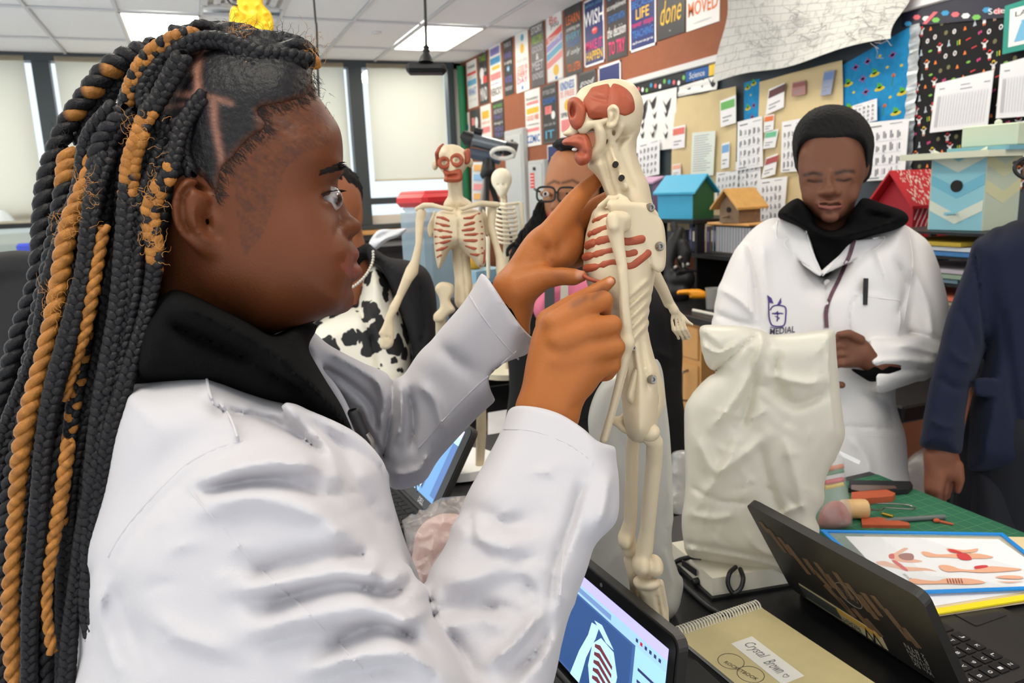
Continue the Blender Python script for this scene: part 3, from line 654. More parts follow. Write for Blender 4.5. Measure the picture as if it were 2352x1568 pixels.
# printed sheets
def printed(tl, tr_, br, bl, label, kind='chart', off=0.045, m=None, col=None):
    o, O, U, V_ = sheet('paper_sheet', tl, br, m or m_white2, off, 0.002, label, 'paper', 'sheets pinned to the board', tr=tr_, bl=bl)
    q = MB(); n = np.array((-0.0012, 0, 0)); R_ = random.Random(int(tl[0]*7+tl[1])); ms = [flat((150, 150, 158)), flat((112, 110, 116)), flat((206, 206, 212)), flat(col or (214, 110, 100))]
    def bar(x, y, w_, h_, c): P = O+n+U*x+V_*y; q.add([P, P+U*w_, P+U*w_+V_*h_, P+V_*h_], [(0, 1, 2, 3)], c)
    if kind == 'chart':
        bar(.1, .9, .3, .02, 1); bar(.6, .92, .3, .012, 0)
        for rr in range(4):
            for c in range(5): bar(.1+c*.17, .68-.2*rr+R_.uniform(-.02, .02), .05, .13*R_.uniform(.7, 1.1), 0 if R_.random() > .2 else 2); bar(.16+c*.17, .70-.2*rr, .025, .11*R_.uniform(.5, 1), 1)
            bar(.08, .65-.2*rr, .82, .008, 2)
        bar(.08, .03, .3, .015, 1)
    elif kind == 'table':
        bar(.08, .86, .1, .02, 0); bar(.45, .88, .16, .015, 0); bar(.84, .86, .1, .02, 0); bar(.45, .8, .2, .015, 0)
        for c in range(18): bar(.07+c*.05, .1, .004, .62, 0)
        for rr in range(20): bar(.07, .1+rr*.033, .86, .004, 2)
        bar(.07, .1, .05, .62, 2)
    elif kind == 'text':
        for rr in range(16): bar(.1, .9-.052*rr, .8*R_.uniform(.6, 1), .012, 0)
    elif kind == 'card':
        bar(.05, .62, .9, .3, 3); bar(.15, .3, .6, .05, 0); bar(.15, .16, .4, .05, 0)
    q.build('printing', ms, o, kind='stuff'); return o
printed((2150, 192), (2283, 160), (2268, 290), (2135, 305), 'white data sheet pinned on the black fabric', 'table')
printed((2298, 148), (2430, 110), (2425, 262), (2287, 272), 'upper white data sheet at the right end of the black fabric', 'table')
printed((2288, 290), (2430, 262), (2420, 352), (2282, 372), 'lower white data sheet at the right end of the black fabric', 'table')
printed((1990, 282), (2088, 272), (2077, 410), (1985, 416), 'large white chart sheet right of the boy', 'chart')
printed((1958, 243), (2014, 226), (2014, 276), (1956, 290), 'white sheet over the blue frog fabric', 'chart', off=.035)
printed((1694, 280), (1750, 266), (1752, 382), (1692, 392), 'white chart sheet between the two tan papers', 'chart')
printed((1690, 372), (1748, 364), (1746, 446), (1688, 455), 'chart sheet hanging low between the tan papers', 'chart', off=.035)
printed((1646, 396), (1695, 392), (1692, 464), (1641, 472), 'small chart sheet above the wooden birdhouse', 'chart')
printed((1746, 412), (1808, 405), (1800, 508), (1744, 512), 'chart sheet just left of the boy', 'chart')
printed((1796, 280), (1850, 270), (1848, 392), (1793, 396), 'chart sheet half hidden behind the boy', 'chart')
printed((1590, 305), (1643, 300), (1638, 402), (1586, 406), 'pale sheet of text on the left tan paper', 'text', m=mat('pale_green_paper', (222, 230, 222), .8))
printed((1466, 330), (1515, 318), (1514, 400), (1464, 410), 'chart sheet behind the model neck', 'chart')
printed((1545, 293), (1574, 286), (1572, 338), (1543, 343), 'small pink and violet picture card on the left tan paper', 'card', col=(226, 120, 110))
printed((1545, 378), (1564, 375), (1563, 405), (1543, 408), 'small card with a peach oval on the tan paper', 'card', col=(238, 176, 150))
printed((1654, 232), (1690, 218), (1690, 282), (1655, 292), 'clear bag card with green header on the left tan paper', 'card', col=(110, 180, 100))
printed((1658, 330), (1676, 325), (1674, 384), (1656, 388), 'slim card with a blue square on the tan paper', 'card', col=(120, 170, 216))
printed((1766, 205), (1802, 190), (1800, 246), (1758, 264), 'tilted card with a brown bar and green stripe', 'card', col=(96, 60, 62))
printed((1820, 190), (1850, 184), (1850, 216), (1818, 222), 'square pink brown photo on the right tan paper', 'card', m=flat((176, 130, 126)), col=(150, 90, 90))
printed((1893, 164), (1918, 160), (1908, 216), (1884, 220), 'narrow blue grey photo on the right tan paper', 'card', m=flat((150, 160, 186)), col=(110, 140, 190))
printed((1756, 266), (1778, 262), (1776, 300), (1754, 304), 'card with orange picture beside the chart sheet', 'card', col=(226, 120, 70))
printed((1758, 302), (1788, 296), (1780, 338), (1752, 342), 'card with a green stripe under the orange picture', 'card', col=(110, 190, 150))
printed((1760, 362), (1786, 352), (1780, 400), (1748, 410), 'card with a red picture and green stripe near the boy', 'card', col=(170, 80, 80))
printed((1640, 224), (1650, 222), (1648, 252), (1608, 254), 'small blue bottle picture at the top of the tan paper', 'card', col=(60, 110, 170)) if False else None
# teal framed print
o, O, U, V_ = sheet('framed_print', (2308, 14), (2440, 95), flat((44, 150, 134), .4), .05, .004, 'white print of a blue flask in a teal folder', 'print', tr=(2440, -28), bl=(2302, 125))
q = MB(); P = O+n; q.add([P+U*.1+V_*.12, P+U*.95+V_*.12, P+U*.95+V_*.9, P+U*.1+V_*.9], [(0, 1, 2, 3)], 0); P = P+n
q.add([P+U*.2+V_*.2, P+U*.5+V_*.2, P+U*.42+V_*.55, P+U*.3+V_*.55], [(0, 1, 2, 3)], 1); q.add([P+U*.31+V_*.55, P+U*.41+V_*.55, P+U*.41+V_*.62, P+U*.31+V_*.62], [(0, 1, 2, 3)], 1); put_text(q, 'LAB', P+U*.2+V_*.72, U*.3, V_*.1, 2)
q.build('printing', [m_white, flat((120, 186, 222)), m_ink], o)
# big hanging drawing on roll paper
m = bpy.data.materials.new('brick_drawing_paper'); m.use_nodes = True; nt = m.node_tree; bs = nt.nodes['Principled BSDF']; bs.inputs['Roughness'].default_value = .8
br = nt.nodes.new('ShaderNodeTexBrick'); tc = nt.nodes.new('ShaderNodeUVMap'); br.inputs['Scale'].default_value = 1.0; br.inputs['Color1'].default_value = br.inputs['Color2'].default_value = (*lin((196, 196, 192)), 1); br.inputs['Mortar'].default_value = (*lin((150, 150, 152)), 1)
br.inputs['Mortar Size'].default_value = .018; br.inputs['Brick Width'].default_value = 1.1; br.inputs['Row Height'].default_value = .42; br.inputs['Bias'].default_value = 0; br.inputs['Mortar Smooth'].default_value = .4
ns = nt.nodes.new('ShaderNodeTexNoise'); ns.inputs['Scale'].default_value = 1.3; ns.inputs['Distortion'].default_value = 2.0; ns.inputs['Detail'].default_value = 7
mp = nt.nodes.new('ShaderNodeMapRange'); mp.inputs['From Min'].default_value = .52; mp.inputs['From Max'].default_value = .75; mp.inputs['To Min'].default_value = 1; mp.inputs['To Max'].default_value = .62
vm = nt.nodes.new('ShaderNodeVectorMath'); vm.operation = 'SCALE'
for a, b_ in ((tc.outputs[0], br.inputs['Vector']), (tc.outputs[0], ns.inputs['Vector']), (br.outputs['Color'], vm.inputs[0]), (ns.outputs['Fac'], mp.inputs['Value']), (mp.outputs[0], vm.inputs['Scale']), (vm.outputs[0], bs.inputs['Base Color'])): nt.links.new(a, b_)
off = .09; c = [np.array(wp(*p, off)) for p in ((1648, 190), (2052, 92), (2080, -60), (1655, -60))]
nu, nv = 26, 16; V = []; UVs = []
for j in range(nv+1):
    for i in range(nu+1):
        u, v = i/nu, j/nv; P = (c[0]*(1-u)+c[1]*u)*(1-v)+(c[3]*(1-u)+c[2]*u)*v
        low = 0.035*math.sin(u*9)*(1-v)**2; V.append((XW-off+0.02*math.sin(u*7+v*3)+0.03*v-0.03*(1-v)**3, P[0]+(0.03*math.sin(v*7) if i in (0, nu) else 0), P[1]+low*0.4)); UVs.append((u*12, v*5))
F_ = [(j*(nu+1)+i, j*(nu+1)+i+1, (j+1)*(nu+1)+i+1, (j+1)*(nu+1)+i) for j in range(nv) for i in range(nu)]
me = meshdata('hanging_drawing', V, F_); uv = me.uv_layers.new(name='UVMap'); li = np.zeros(len(me.loops), np.int32); me.loops.foreach_get('vertex_index', li); uv.data.foreach_set('uv', np.array(UVs, np.float32)[li].ravel())
hd = tag(link('hanging_drawing', me, m), 'large pencil drawing of a brick wall on hanging roll paper', 'drawing')
# pencil lines of the drawing
q = MB(); r = random.Random(8)
def dp(px, py): y, z = wp(px, py, off+.04); return (XW-off-.04, y, z)
for k in range(46):
    px, py = r.uniform(1690, 2030), r.uniform(10, 130)
    if py > 170-(px-1650)*0.2: continue
    P = [(px, py)]
    for s in range(5): P.append((P[-1][0]+r.uniform(-16, 22), P[-1][1]+r.uniform(-14, 14)))
    q.tube([dp(*p) for p in spline(P, 3)], .0012, 4)
q.build('pencil_lines', flat((140, 140, 142)), hd, kind='stuff')
# ============================================================ the student in front
m_skin = mat('skin_brown', (150, 95, 64), 0.5, attr='col', spec=0.28, sss=0.06, bump=0.12, bscale=420)
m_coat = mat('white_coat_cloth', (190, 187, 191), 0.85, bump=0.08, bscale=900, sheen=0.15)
m_hoodie = mat('black_hoodie_fleece', (9, 9, 10), 0.95, spec=0.12, bump=0.3, bscale=500)
m_hair = mat('hair_colours', None, 0.5, attr='col', spec=0.32, bump=0.45, bscale=300)
def noise3(P, s, seed=0):
    r = np.random.default_rng(seed); f = np.zeros(len(P))
    for k in range(7):
        a = r.normal(size=3)*s*(1+0.35*k); f += np.sin(P@a+r.uniform(0, 6))*np.cos(P@(r.normal(size=3)*s)+r.uniform(0, 6))/(1+0.4*k)
    return f/3.0
def mixc(c, rgb, t): t = np.clip(t, 0, 1)[:, None]; return c*(1-t)+np.array(lin(rgb))*t
girl = empty('person', W(560, 1568, .70)*np.array((1, 1, 0)), 'student with black and gold braids in a white lab coat holding the large model', 'person')
S = Sculpt(k=0.012)
# head without the nose
HEAD = [(706, 150), (728, 214), (754, 252), (776, 286), (785, 314), (788, 350), (787, 378), (780, 398), (771, 417), (770, 440), (775, 475), (782, 510), (790, 545), (797, 556), (806, 575), (803, 600), (805, 640), (800, 664), (802, 685), (796, 702), (782, 716), (755, 726), (717, 738), (670, 752), (610, 768), (540, 740), (430, 690), (350, 560), (330, 420), (335, 300), (380, 180), (470, 110), (580, 95), (660, 112)]
S.infl(HEAD, .72, 150, .076, shape=2.3)
S.infl([(768, 405), (778, 440), (795, 477), (814, 504), (825, 516), (825, 530), (808, 546), (796, 551), (776, 545), (765, 500)], .72, 30, .0135, k=.008, sm=4, step=2)       # nose
S.ell(788, 526, .706, 19, 21, .010, k=.008); S.ell(788, 526, .734, 19, 21, .010, k=.008)
S.ell(813, 518, .72, 13, 14, .011, k=.006)
S.infl([(790, 552), (808, 557), (819, 569), (825, 579), (825, 590), (814, 600), (795, 602), (770, 596)], .72, 16, .019, k=.005, step=2)      # upper lip
S.infl([(780, 604), (814, 603), (828, 612), (833, 624), (826, 637), (812, 646), (790, 640)], .72, 18, .017, k=.005, step=2)               # lower lip
S.ell(690, 600, .672, 95, 90, .022, k=.03); S.ell(788, 685, .72, 20, 26, .022, k=.012)
S.ell(745, 390, .690, 40, 12, .012, k=.012)
# neck
S.chain([(500, 600, .725, 118), (480, 740, .73, 118), (470, 880, .73, 130)], k=.02)
# eye opening
dE = S.front(758, 460, .60, .74)
S.ell(755, 454, dE-.001, 21, 7, .013, ang=-4, k=.002, op=-1)
S.chain([(x, y, S.front(x, y-6, .60, .74)+.0005, r) for x, y, r in ((728, 451, 3), (742, 443, 4.5), (758, 440, 4.5), (772, 441, 3.5))], k=.002)
S.chain([(x, y, S.front(x, y+5, .60, .74)+.001, r) for x, y, r in ((732, 461, 3), (746, 470, 3.5), (762, 472, 3.5))], k=.002)
S.ell(803, 548, .708, 8, 4, .006, ang=-12, k=.002, op=-1)
# ear
S.infl([(422, 412), (404, 436), (396, 475), (402, 514), (422, 548), (451, 577), (485, 594), (514, 597), (524, 582), (512, 545), (512, 520), (498, 490), (487, 462), (466, 427), (446, 411)], .645, 26, .0095, k=.006, dpts=[(396, 475, .628), (520, 500, .652)], step=2)
S.stroke([(470, 440), (440, 430), (420, 460), (424, 510), (446, 545)], 8, -.0065, (.60, .68))
S.stroke([(447, 470), (445, 505), (462, 540), (490, 560)], 7, .0035, (.60, .68))
S.stroke([(478, 480), (476, 510), (490, 535)], 13, -.0105, (.60, .68))
S.stroke([(440, 412), (408, 440), (398, 480), (406, 520), (425, 550)], 6, .002, (.60, .68))
# face folds
S.stroke([(770, 545), (776, 520), (785, 503)], 5, -.0025, (.6, .73)); S.stroke([(775, 604), (795, 602)], 4, -.0012, (.6, .73)); S.stroke([(735, 428), (757, 424), (776, 428)], 4, -.0015, (.6, .73))
# arms under the sleeves, trunk
S.wchain([W(490, 1040, .73), W(560, 1300, .74), W(590, 1640, .76)], [.07, .12, .12], k=.03)
for sy in (-1, 1): S.wchain([(.0, .74+sy*.08, 1.0), (.0, .74+sy*.09, .5), (-.01, .74+sy*.09, .10), (.10, .74+sy*.10, .05)], [.085, .06, .045, .04], k=.02)
S.chain([(520, 1240, .66, 55), (900, 1620, .59, 38), (1110, 1310, .645, 38), (1250, 960, .715, 64)], k=.02)
S.chain([(720, 960, .84, 45), (890, 1010, .85, 40), (1060, 850, .83, 46), (1175, 700, .81, 50)], k=.02)
# near hand
S.infl([(1188, 950), (1200, 880), (1212, 812), (1228, 752), (1250, 722), (1290, 706), (1330, 712), (1370, 740), (1390, 800), (1392, 850), (1370, 890), (1340, 930), (1318, 985), (1250, 1000)], .715, 52, .026, k=.010, dpts=[(1250, 960, .71), (1380, 780, .725)], step=2)
S.chain([(1280, 745, .705, 36), (1340, 705, .712, 30), (1385, 690, .722, 24), (1384, 728, .738, 19), (1370, 752, .746, 15)], k=.0045)
S.chain([(1290, 780, .702, 38), (1350, 758, .704, 30), (1406, 746, .714, 24), (1402, 780, .732, 19), (1380, 796, .742, 15)], k=.0045)
S.chain([(1290, 828, .706, 38), (1355, 808, .706, 30), (1414, 797, .716, 23), (1404, 826, .734, 18), (1384, 838, .744, 14)], k=.0045)
S.chain([(1300, 868, .712, 36), (1360, 848, .712, 26), (1408, 838, .722, 19), (1396, 860, .738, 15), (1378, 866, .745, 12)], k=.0045)
S.chain([(1262, 740, .735, 32), (1310, 706, .742, 27), (1358, 676, .750, 20), (1380, 662, .752, 18), (1402, 646, .752, 13)], k=.006)
for p in ((1262, 738), (1268, 780), (1270, 828)): S.stroke([p], 16, .002)
S.stroke([(1300, 945), (1330, 930), (1352, 905)], 5, -.0012); S.stroke([(1290, 965), (1322, 950)], 4, -.001)
for p in (((1355, 672), (1362, 688)), ((1366, 664), (1374, 680)), ((1345, 680), (1351, 694))): S.stroke(p, 3, -.001)
# far hand
S.infl([(1132, 648), (1167, 604), (1212, 538), (1256, 507), (1300, 486), (1330, 505), (1342, 535), (1338, 575), (1318, 606), (1288, 622), (1250, 650), (1215, 700), (1215, 775), (1150, 720)], .805, 42, .021, k=.010, dpts=[(1160, 690, .805), (1320, 540, .815)], step=2)
S.chain([(1262, 545, .800, 34), (1318, 466, .80, 25), (1348, 432, .808, 21), (1384, 402, .822, 16)], k=.006)
S.chain([(1290, 550, .82, 32), (1340, 500, .835, 24), (1372, 470, .85, 19), (1398, 452, .862, 15)], k=.005)
S.chain([(1295, 575, .83, 30), (1348, 545, .85, 22), (1378, 525, .868, 18), (1400, 512, .88, 14)], k=.005)
S.chain([(1290, 600, .835, 28), (1345, 590, .858, 19), (1375, 580, .875, 15), (1392, 574, .885, 12)], k=.005)
S.chain([(1195, 660, .795, 46), (1250, 637, .785, 27), (1290, 634, .782, 21), (1318, 636, .780, 20), (1336, 634, .782, 14)], k=.008)
S.stroke([(1262, 560), (1256, 590), (1272, 612)], 7, -.003, (.75, .83)); S.stroke([(1270, 520), (1285, 560), (1284, 600)], 10, -.002, (.75, .83))
for p in (((1318, 440), (1332, 452)), ((1355, 414), (1364, 424)), ((1272, 620), (1276, 650))): S.stroke(p, 3, -.0008)
def paint_girl(V):
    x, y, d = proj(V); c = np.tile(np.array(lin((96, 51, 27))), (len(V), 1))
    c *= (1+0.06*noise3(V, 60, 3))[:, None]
    hand = x > 1120; c = np.where(hand[:, None], np.array(lin((166, 98, 48)))*(1+0.04*noise3(V, 80, 2))[:, None], c)  # hands painted lighter than the face, stronger light put into the skin colour
    lips = inside(x, y, spline([(800, 580), (818, 574), (834, 582), (834, 600), (812, 602), (792, 604)], 4, True)) | inside(x, y, spline([(782, 606), (814, 603), (838, 612), (838, 630), (826, 640), (802, 636)], 4, True))
    c = mixc(c, (128, 66, 58), lips*0.55*(d < .76))
    # gelled baby hairs at the temple
    tp = inside(x, y, np.array([(560, 330), (600, 280), (640, 240), (700, 225), (740, 250), (775, 290), (760, 330), (700, 350), (660, 380), (640, 430), (620, 500), (590, 560), (560, 590), (548, 520), (540, 440), (520, 400)]))
    n = RNG.uniform(-1, 1, len(V)); n2 = noise3(V, 180, 9)+.6*noise3(V, 420, 19); c = mixc(c, (52, 34, 28), tp*np.clip(.28+.35*n2+.22*n, 0, .62))
    c = mixc(c, (60, 40, 32), np.exp(-((x-700)/30.)**2-((y-190)/40.)**2)*.8)
    nail = np.exp(-((x-1404)/9.)**4-((y-643)/7.)**4)*(d < .748) + np.exp(-((x-1332)/10.)**4-((y-630)/11.)**4)*(d < .78)
    c = mixc(c, (206, 150, 122), nail)
    cre = np.minimum(seg_d(x, y, np.array([(1318, 700), (1345, 684)])), seg_d(x, y, np.array([(1362, 684), (1385, 664)])))
    c = mixc(c, (92, 58, 44), np.exp(-(cre/9)**2)*.6*(d < .76))
    c = mixc(c, (96, 60, 46), np.exp(-((x-1285)/24.)**2-((y-635)/10.)**2)*.45*(d < .79))
    return c
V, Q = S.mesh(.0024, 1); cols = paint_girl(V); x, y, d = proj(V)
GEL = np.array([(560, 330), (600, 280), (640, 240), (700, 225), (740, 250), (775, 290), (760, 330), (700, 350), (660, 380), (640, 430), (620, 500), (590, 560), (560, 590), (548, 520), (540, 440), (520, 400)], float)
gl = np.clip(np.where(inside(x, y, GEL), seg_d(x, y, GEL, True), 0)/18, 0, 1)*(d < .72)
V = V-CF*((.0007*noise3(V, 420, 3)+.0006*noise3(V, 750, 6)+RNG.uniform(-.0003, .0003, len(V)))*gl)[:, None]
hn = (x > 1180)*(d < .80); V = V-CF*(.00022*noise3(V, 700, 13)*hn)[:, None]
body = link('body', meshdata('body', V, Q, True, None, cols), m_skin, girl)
# eye
def eyeball(px, py, d, r, gaze, parent, iris=(54, 34, 26), sz=.54):
    q = MB(); q.ball((0, 0, 0), r, 24); V = np.concatenate(q.v); g = np.asarray(gaze, float); g /= np.linalg.norm(g)
    a = np.arccos(np.clip((V/r)@g, -1, 1)); c = np.tile(np.array(lin((176, 166, 162))), (len(V), 1)); c = np.where((a < sz)[:, None], np.array(lin(iris)), c); c = np.where((a < sz*.45)[:, None], np.array(lin((8, 8, 8))), c)
    V = V*(1+0.05*np.clip(1-a/sz, 0, 1))[:, None]
    return link('eyeball', meshdata('eyeball', V+W(px, py, d), q.f, True, None, c), mat('eye_gloss', None, .12, attr='col', coat=.6), parent)
eyeball(757, 457, dE+.0132, .0120, CR*.9-CF*.42-CU*.12, girl)
# eyebrow and lashes, made of short hairs
def hairs(name, roots, m, parent, r0=.0006, kind=None):
    q = MB()
    for P in roots: q.tube(P, np.linspace(r0, r0*.3, len(P)), 4, cap=False)
    return q.build(name, m, parent, smooth=True, kind=kind)
m_lash = flat((16, 12, 12), .6)
R_ = random.Random(3); L = []
for k in range(130):
    t = R_.random(); x = 732+56*t; y = 396-22*t+R_.uniform(-4, 8+6*t); dd = .662+.022*t
    a = W(x, y, S.front(x, y, .62, .74)-.0003); x2, y2 = x+R_.uniform(6, 13), y-R_.uniform(2, 9)*(.4+t*.5)+4*t; b_ = W(x2, y2, S.front(x2, y2, .62, .74)-.0012); L.append([a, (a+b_)/2-CF*.0006, b_])
hairs('eyebrow', L, m_lash, girl, .0005)
L = []
for k in range(26):
    t = k/25; x = 738+38*t; y = 446-8*math.sin(t*2.4); a = W(x, y, .670+.008*t); a = W(x, y, S.front(x, y-3, .6, .74)-.0003); L.append([a, a+CR*.003-CF*.0015-CU*.0006, a+CR*(.005+.004*t)-CF*.002+CU*.0006])
hairs('eyelash', L, m_lash, girl, .0005)
# hoodie
H = Sculpt(k=.012)
H.infl([(300, 880), (300, 800), (325, 730), (390, 668), (440, 676), (500, 706), (570, 742), (630, 774), (682, 752), (700, 790), (740, 860), (785, 935), (812, 1000), (770, 975), (700, 945), (600, 925), (480, 890), (380, 885)], .70, 70, .125, dpts=[(400, 780, .715), (800, 950, .72)], shape=2.6)
H.infl([(640, 790), (676, 745), (730, 745), (700, 790)], .76, 30, .05)
H.stroke([(400, 690), (500, 735), (600, 790), (680, 850)], 22, .006); H.stroke([(380, 740), (500, 790), (620, 850), (720, 910)], 16, -.005); H.stroke([(560, 830), (690, 870), (770, 940)], 14, .004)
H.build('hoodie', m_hoodie, girl, h=.0042, smooth=2)
# lab coat ------------------------------------------------------------
K = Sculpt(k=.014)
K.infl([(286, 886), (380, 866), (480, 858), (560, 888), (640, 916), (720, 944), (790, 985), (850, 1030), (884, 1066), (900, 1140), (930, 1240), (975, 1360), (1000, 1480), (980, 1680), (190, 1680), (165, 1500), (168, 1290), (215, 1120), (238, 1000), (262, 930)], .70, 150, .150, dpts=[(300, 1200, .70), (900, 1300, .71)], shape=2.4)
K.infl([(252, 1290), (320, 1170), (400, 1085), (470, 1035), (593, 1012), (700, 1030), (752, 1080), (820, 1185), (883, 1262), (955, 1312), (1010, 1400), (1060, 1680), (330, 1690), (280, 1450)], .57, 130, .085, k=.022, dpts=[(450, 1150, .590), (950, 1560, .535)], shape=2.2)
K.infl([(1196, 870), (1260, 868), (1330, 900), (1385, 945), (1410, 990), (1416, 1055), (1422, 1110), (1417, 1195), (1368, 1250), (1347, 1312), (1302, 1432), (1268, 1580), (1220, 1690), (980, 1690), (945, 1500), (968, 1350), (1030, 1240), (1070, 1140), (1108, 1070), (1152, 986)], .63, 70, .056, k=.012, dpts=[(1270, 960, .712), (1100, 1600, .575)], shape=2.2)
K.infl([(664, 778), (700, 748), (760, 796), (820, 828), (880, 852), (920, 866), (960, 812), (1010, 757), (1060, 700), (1090, 655), (1130, 590), (1190, 640), (1268, 735), (1222, 790), (1215, 805), (1190, 872), (1100, 955), (1010, 1052), (972, 1108), (905, 1124), (880, 1090), (850, 1060), (800, 960)], .835, 60, .055, k=.012, dpts=[(720, 830, .83), (930, 1030, .855), (1170, 720, .812)], shape=2.2)
K.clip([(1150, 936), (1190, 931), (1240, 936), (1290, 952), (1340, 984), (1380, 1016), (1440, 1010), (1440, 860), (1300, 800), (1130, 850)], k=.0025, keep=False)
K.clip([(1098, 612), (1117, 634), (1138, 664), (1170, 712), (1224, 776), (1300, 800), (1320, 560), (1130, 540)], k=.0025, keep=False)
K.chain([(1262, 900, .708, 62), (1248, 965, .708, 70), (1226, 1010, .705, 68)], k=.002, op=-1)
K.chain([(1210, 660, .81, 58), (1172, 704, .81, 60), (1140, 740, .813, 56)], k=.002, op=-1)
K.wchain([(.005, .72, 1.15), (.0, .72, .95), (-.01, .72, .62)], [.12, .135, .15], k=.03)
# collar fold and front edge
K.infl([(806, 985), (850, 1020), (884, 1066), (862, 1064), (800, 1040), (720, 1000), (662, 952), (650, 930), (672, 926), (720, 944)], .62, 20, .012, k=.005, dpts=[(640, 930, .585), (870, 1060, .63)])
K.infl([(672, 765), (690, 752), (740, 830), (800, 930), (830, 1010), (800, 985), (740, 900), (690, 820)], .80, 14, .012, k=.004, dpts=[(690, 780, .80), (820, 990, .74)])
for p in ((530, 1040, 480, 870),): K.stroke([(474, 862), (480, 900), (487, 925)], 7, .003, (.4, .66)); K.stroke([(505, 925), (530, 960), (548, 1015)], 7, .004, (.4, .66))
K.stroke([(487, 925), (520, 945), (600, 960), (690, 1010), (740, 1040)], 12, -.006, (.4, .66))
K.stroke([(262, 1300), (332, 1194), (408, 1118), (455, 1076), (548, 1030)], 14, -.0022, (.4, .64))
# near sleeve folds
N_ = (.4, .66)
for pts, w_, a in (([(450, 1110), (560, 1070), (680, 1060), (745, 1085)], 22, .008), ([(440, 1130), (540, 1110), (660, 1110), (760, 1150)], 18, -.008), ([(470, 1160), (600, 1150), (720, 1180), (800, 1250)], 24, .005),
    ([(436, 1125), (520, 1220), (600, 1310), (690, 1390), (830, 1540)], 6, .0022), ([(560, 1320), (680, 1290), (780, 1270), (870, 1290)], 22, -.007), ([(520, 1350), (660, 1340), (800, 1320), (900, 1330)], 20, .006),
    ([(600, 1400), (720, 1350), (820, 1340), (930, 1400)], 22, -.007), ([(560, 1450), (700, 1420), (830, 1400), (950, 1440)], 24, .007), ([(740, 1500), (830, 1450), (900, 1440), (980, 1490)], 22, -.009), ([(700, 1540), (820, 1510), (930, 1500), (1000, 1560)], 20, .008),
    ([(270, 1330), (300, 1430), (340, 1520)], 18, -.005), ([(330, 1400), (420, 1460), (540, 1500)], 26, .004), ([(880, 1268), (860, 1300), (830, 1330)], 16, .006), ([(960, 1320), (925, 1350), (880, 1370)], 16, -.008), ([(1000, 1385), (960, 1410), (900, 1440)], 14, .006),
    ([(240, 1340), (230, 1400), (250, 1480), (280, 1560)], 14, .005), ([(215, 1290), (205, 1380), (215, 1480)], 12, -.005), ([(650, 940), (720, 990), (760, 1040), (790, 1120)], 14, .005), ([(600, 950), (690, 1000), (750, 1070)], 14, -.005), ([(700, 960), (780, 1030), (830, 1120), (880, 1220)], 14, -.005),
    ([(1150, 990), (1220, 996), (1300, 1025), (1350, 1060)], 5, -.0022), ([(1160, 986), (1225, 990), (1305, 1019), (1356, 1054)], 5, .0018), ([(1070, 1160), (1160, 1200), (1230, 1190)], 24, -.006), ([(1050, 1210), (1130, 1250), (1210, 1260)], 20, .006), ([(1080, 1170), (1085, 1230), (1100, 1270)], 12, -.006),
    ([(1360, 1060), (1330, 1140), (1290, 1260), (1280, 1400)], 8, .004), ([(1340, 1100), (1310, 1200), (1275, 1300), (1262, 1400)], 14, -.006), ([(1400, 1080), (1390, 1150), (1370, 1220)], 14, .005), ([(1010, 1330), (1080, 1330), (1170, 1300), (1240, 1350)], 22, .005), ([(990, 1400), (1080, 1390), (1180, 1400)], 24, -.006),
    ([(980, 1350), (1000, 1420), (1060, 1500), (1100, 1580)], 18, -.009), ([(1130, 1520), (1190, 1470), (1240, 1400)], 14, .008), ([(1170, 1560), (1230, 1500), (1265, 1430)], 14, -.007), ([(1190, 1300), (1230, 1380), (1240, 1420)], 14, -.006)):
    
    if w_ > 8: K.stroke(pts, w_*1.15, a*.95, N_); K.stroke([(x+w_*.9, y+w_*1.5) for x, y in pts], w_*.8, -a*.35, N_)
# far sleeve folds
FR = (.70, .92)
for pts, w_, a in (([(760, 810), (830, 850), (880, 890), (900, 960)], 12, .006), ([(740, 840), (800, 880), (850, 930), (870, 1000)], 12, -.007), ([(900, 870), (900, 930), (890, 1000), (880, 1060)], 9, -.010), ([(920, 880), (922, 950), (915, 1010)], 9, .008), ([(940, 900), (950, 970), (945, 1030)], 9, -.009),
    ([(860, 860), (880, 920), (870, 990)], 10, .006), ([(960, 880), (1000, 920), (1020, 1000)], 14, .005), ([(1180, 800), (1100, 880), (1030, 950), (960, 1030)], 6, -.004), ([(1185, 790), (1105, 868), (1035, 938), (965, 1018)], 6, .003), ([(1000, 790), (1050, 830), (1090, 860)], 20, -.004), ([(900, 1090), (960, 1080), (985, 1040)], 10, .005), ([(890, 1080), (950, 1062), (970, 1040)], 7, -.005),
    ([(1075, 675), (1110, 730), (1160, 790), (1195, 830)], 5, -.002), ([(1066, 684), (1102, 740), (1152, 800), (1187, 840)], 5, .0015), ([(820, 940), (850, 1000), (890, 1060)], 9, -.006)):
    K.stroke(pts, w_*.9, a*(1.1 if w_ > 8 else .0), FR)
for k in range(34):     # small creases along the sleeves
    x, y = RNG.uniform(330, 980), RNG.uniform(1060, 1540); l = RNG.uniform(40, 110); a_ = RNG.uniform(-.55, .25); K.stroke([(x, y), (x+l*.5*math.cos(a_), y+l*.5*math.sin(a_)-6), (x+l*math.cos(a_), y+l*math.sin(a_))], RNG.uniform(7, 13), RNG.choice((-.0016, .0018)), (.4, .64))
for k in range(16):
    x, y = RNG.uniform(1020, 1300), RNG.uniform(1080, 1500); l = RNG.uniform(30, 90); a_ = RNG.uniform(-.9, .6); K.stroke([(x, y), (x+l*.5*math.cos(a_), y+l*.5*math.sin(a_)-6), (x+l*math.cos(a_), y+l*math.sin(a_))], RNG.uniform(7, 12), RNG.choice((-.0016, .0018)), (.4, .72))
coat = K.build('lab_coat', m_coat, girl, h=.0030, smooth=2)
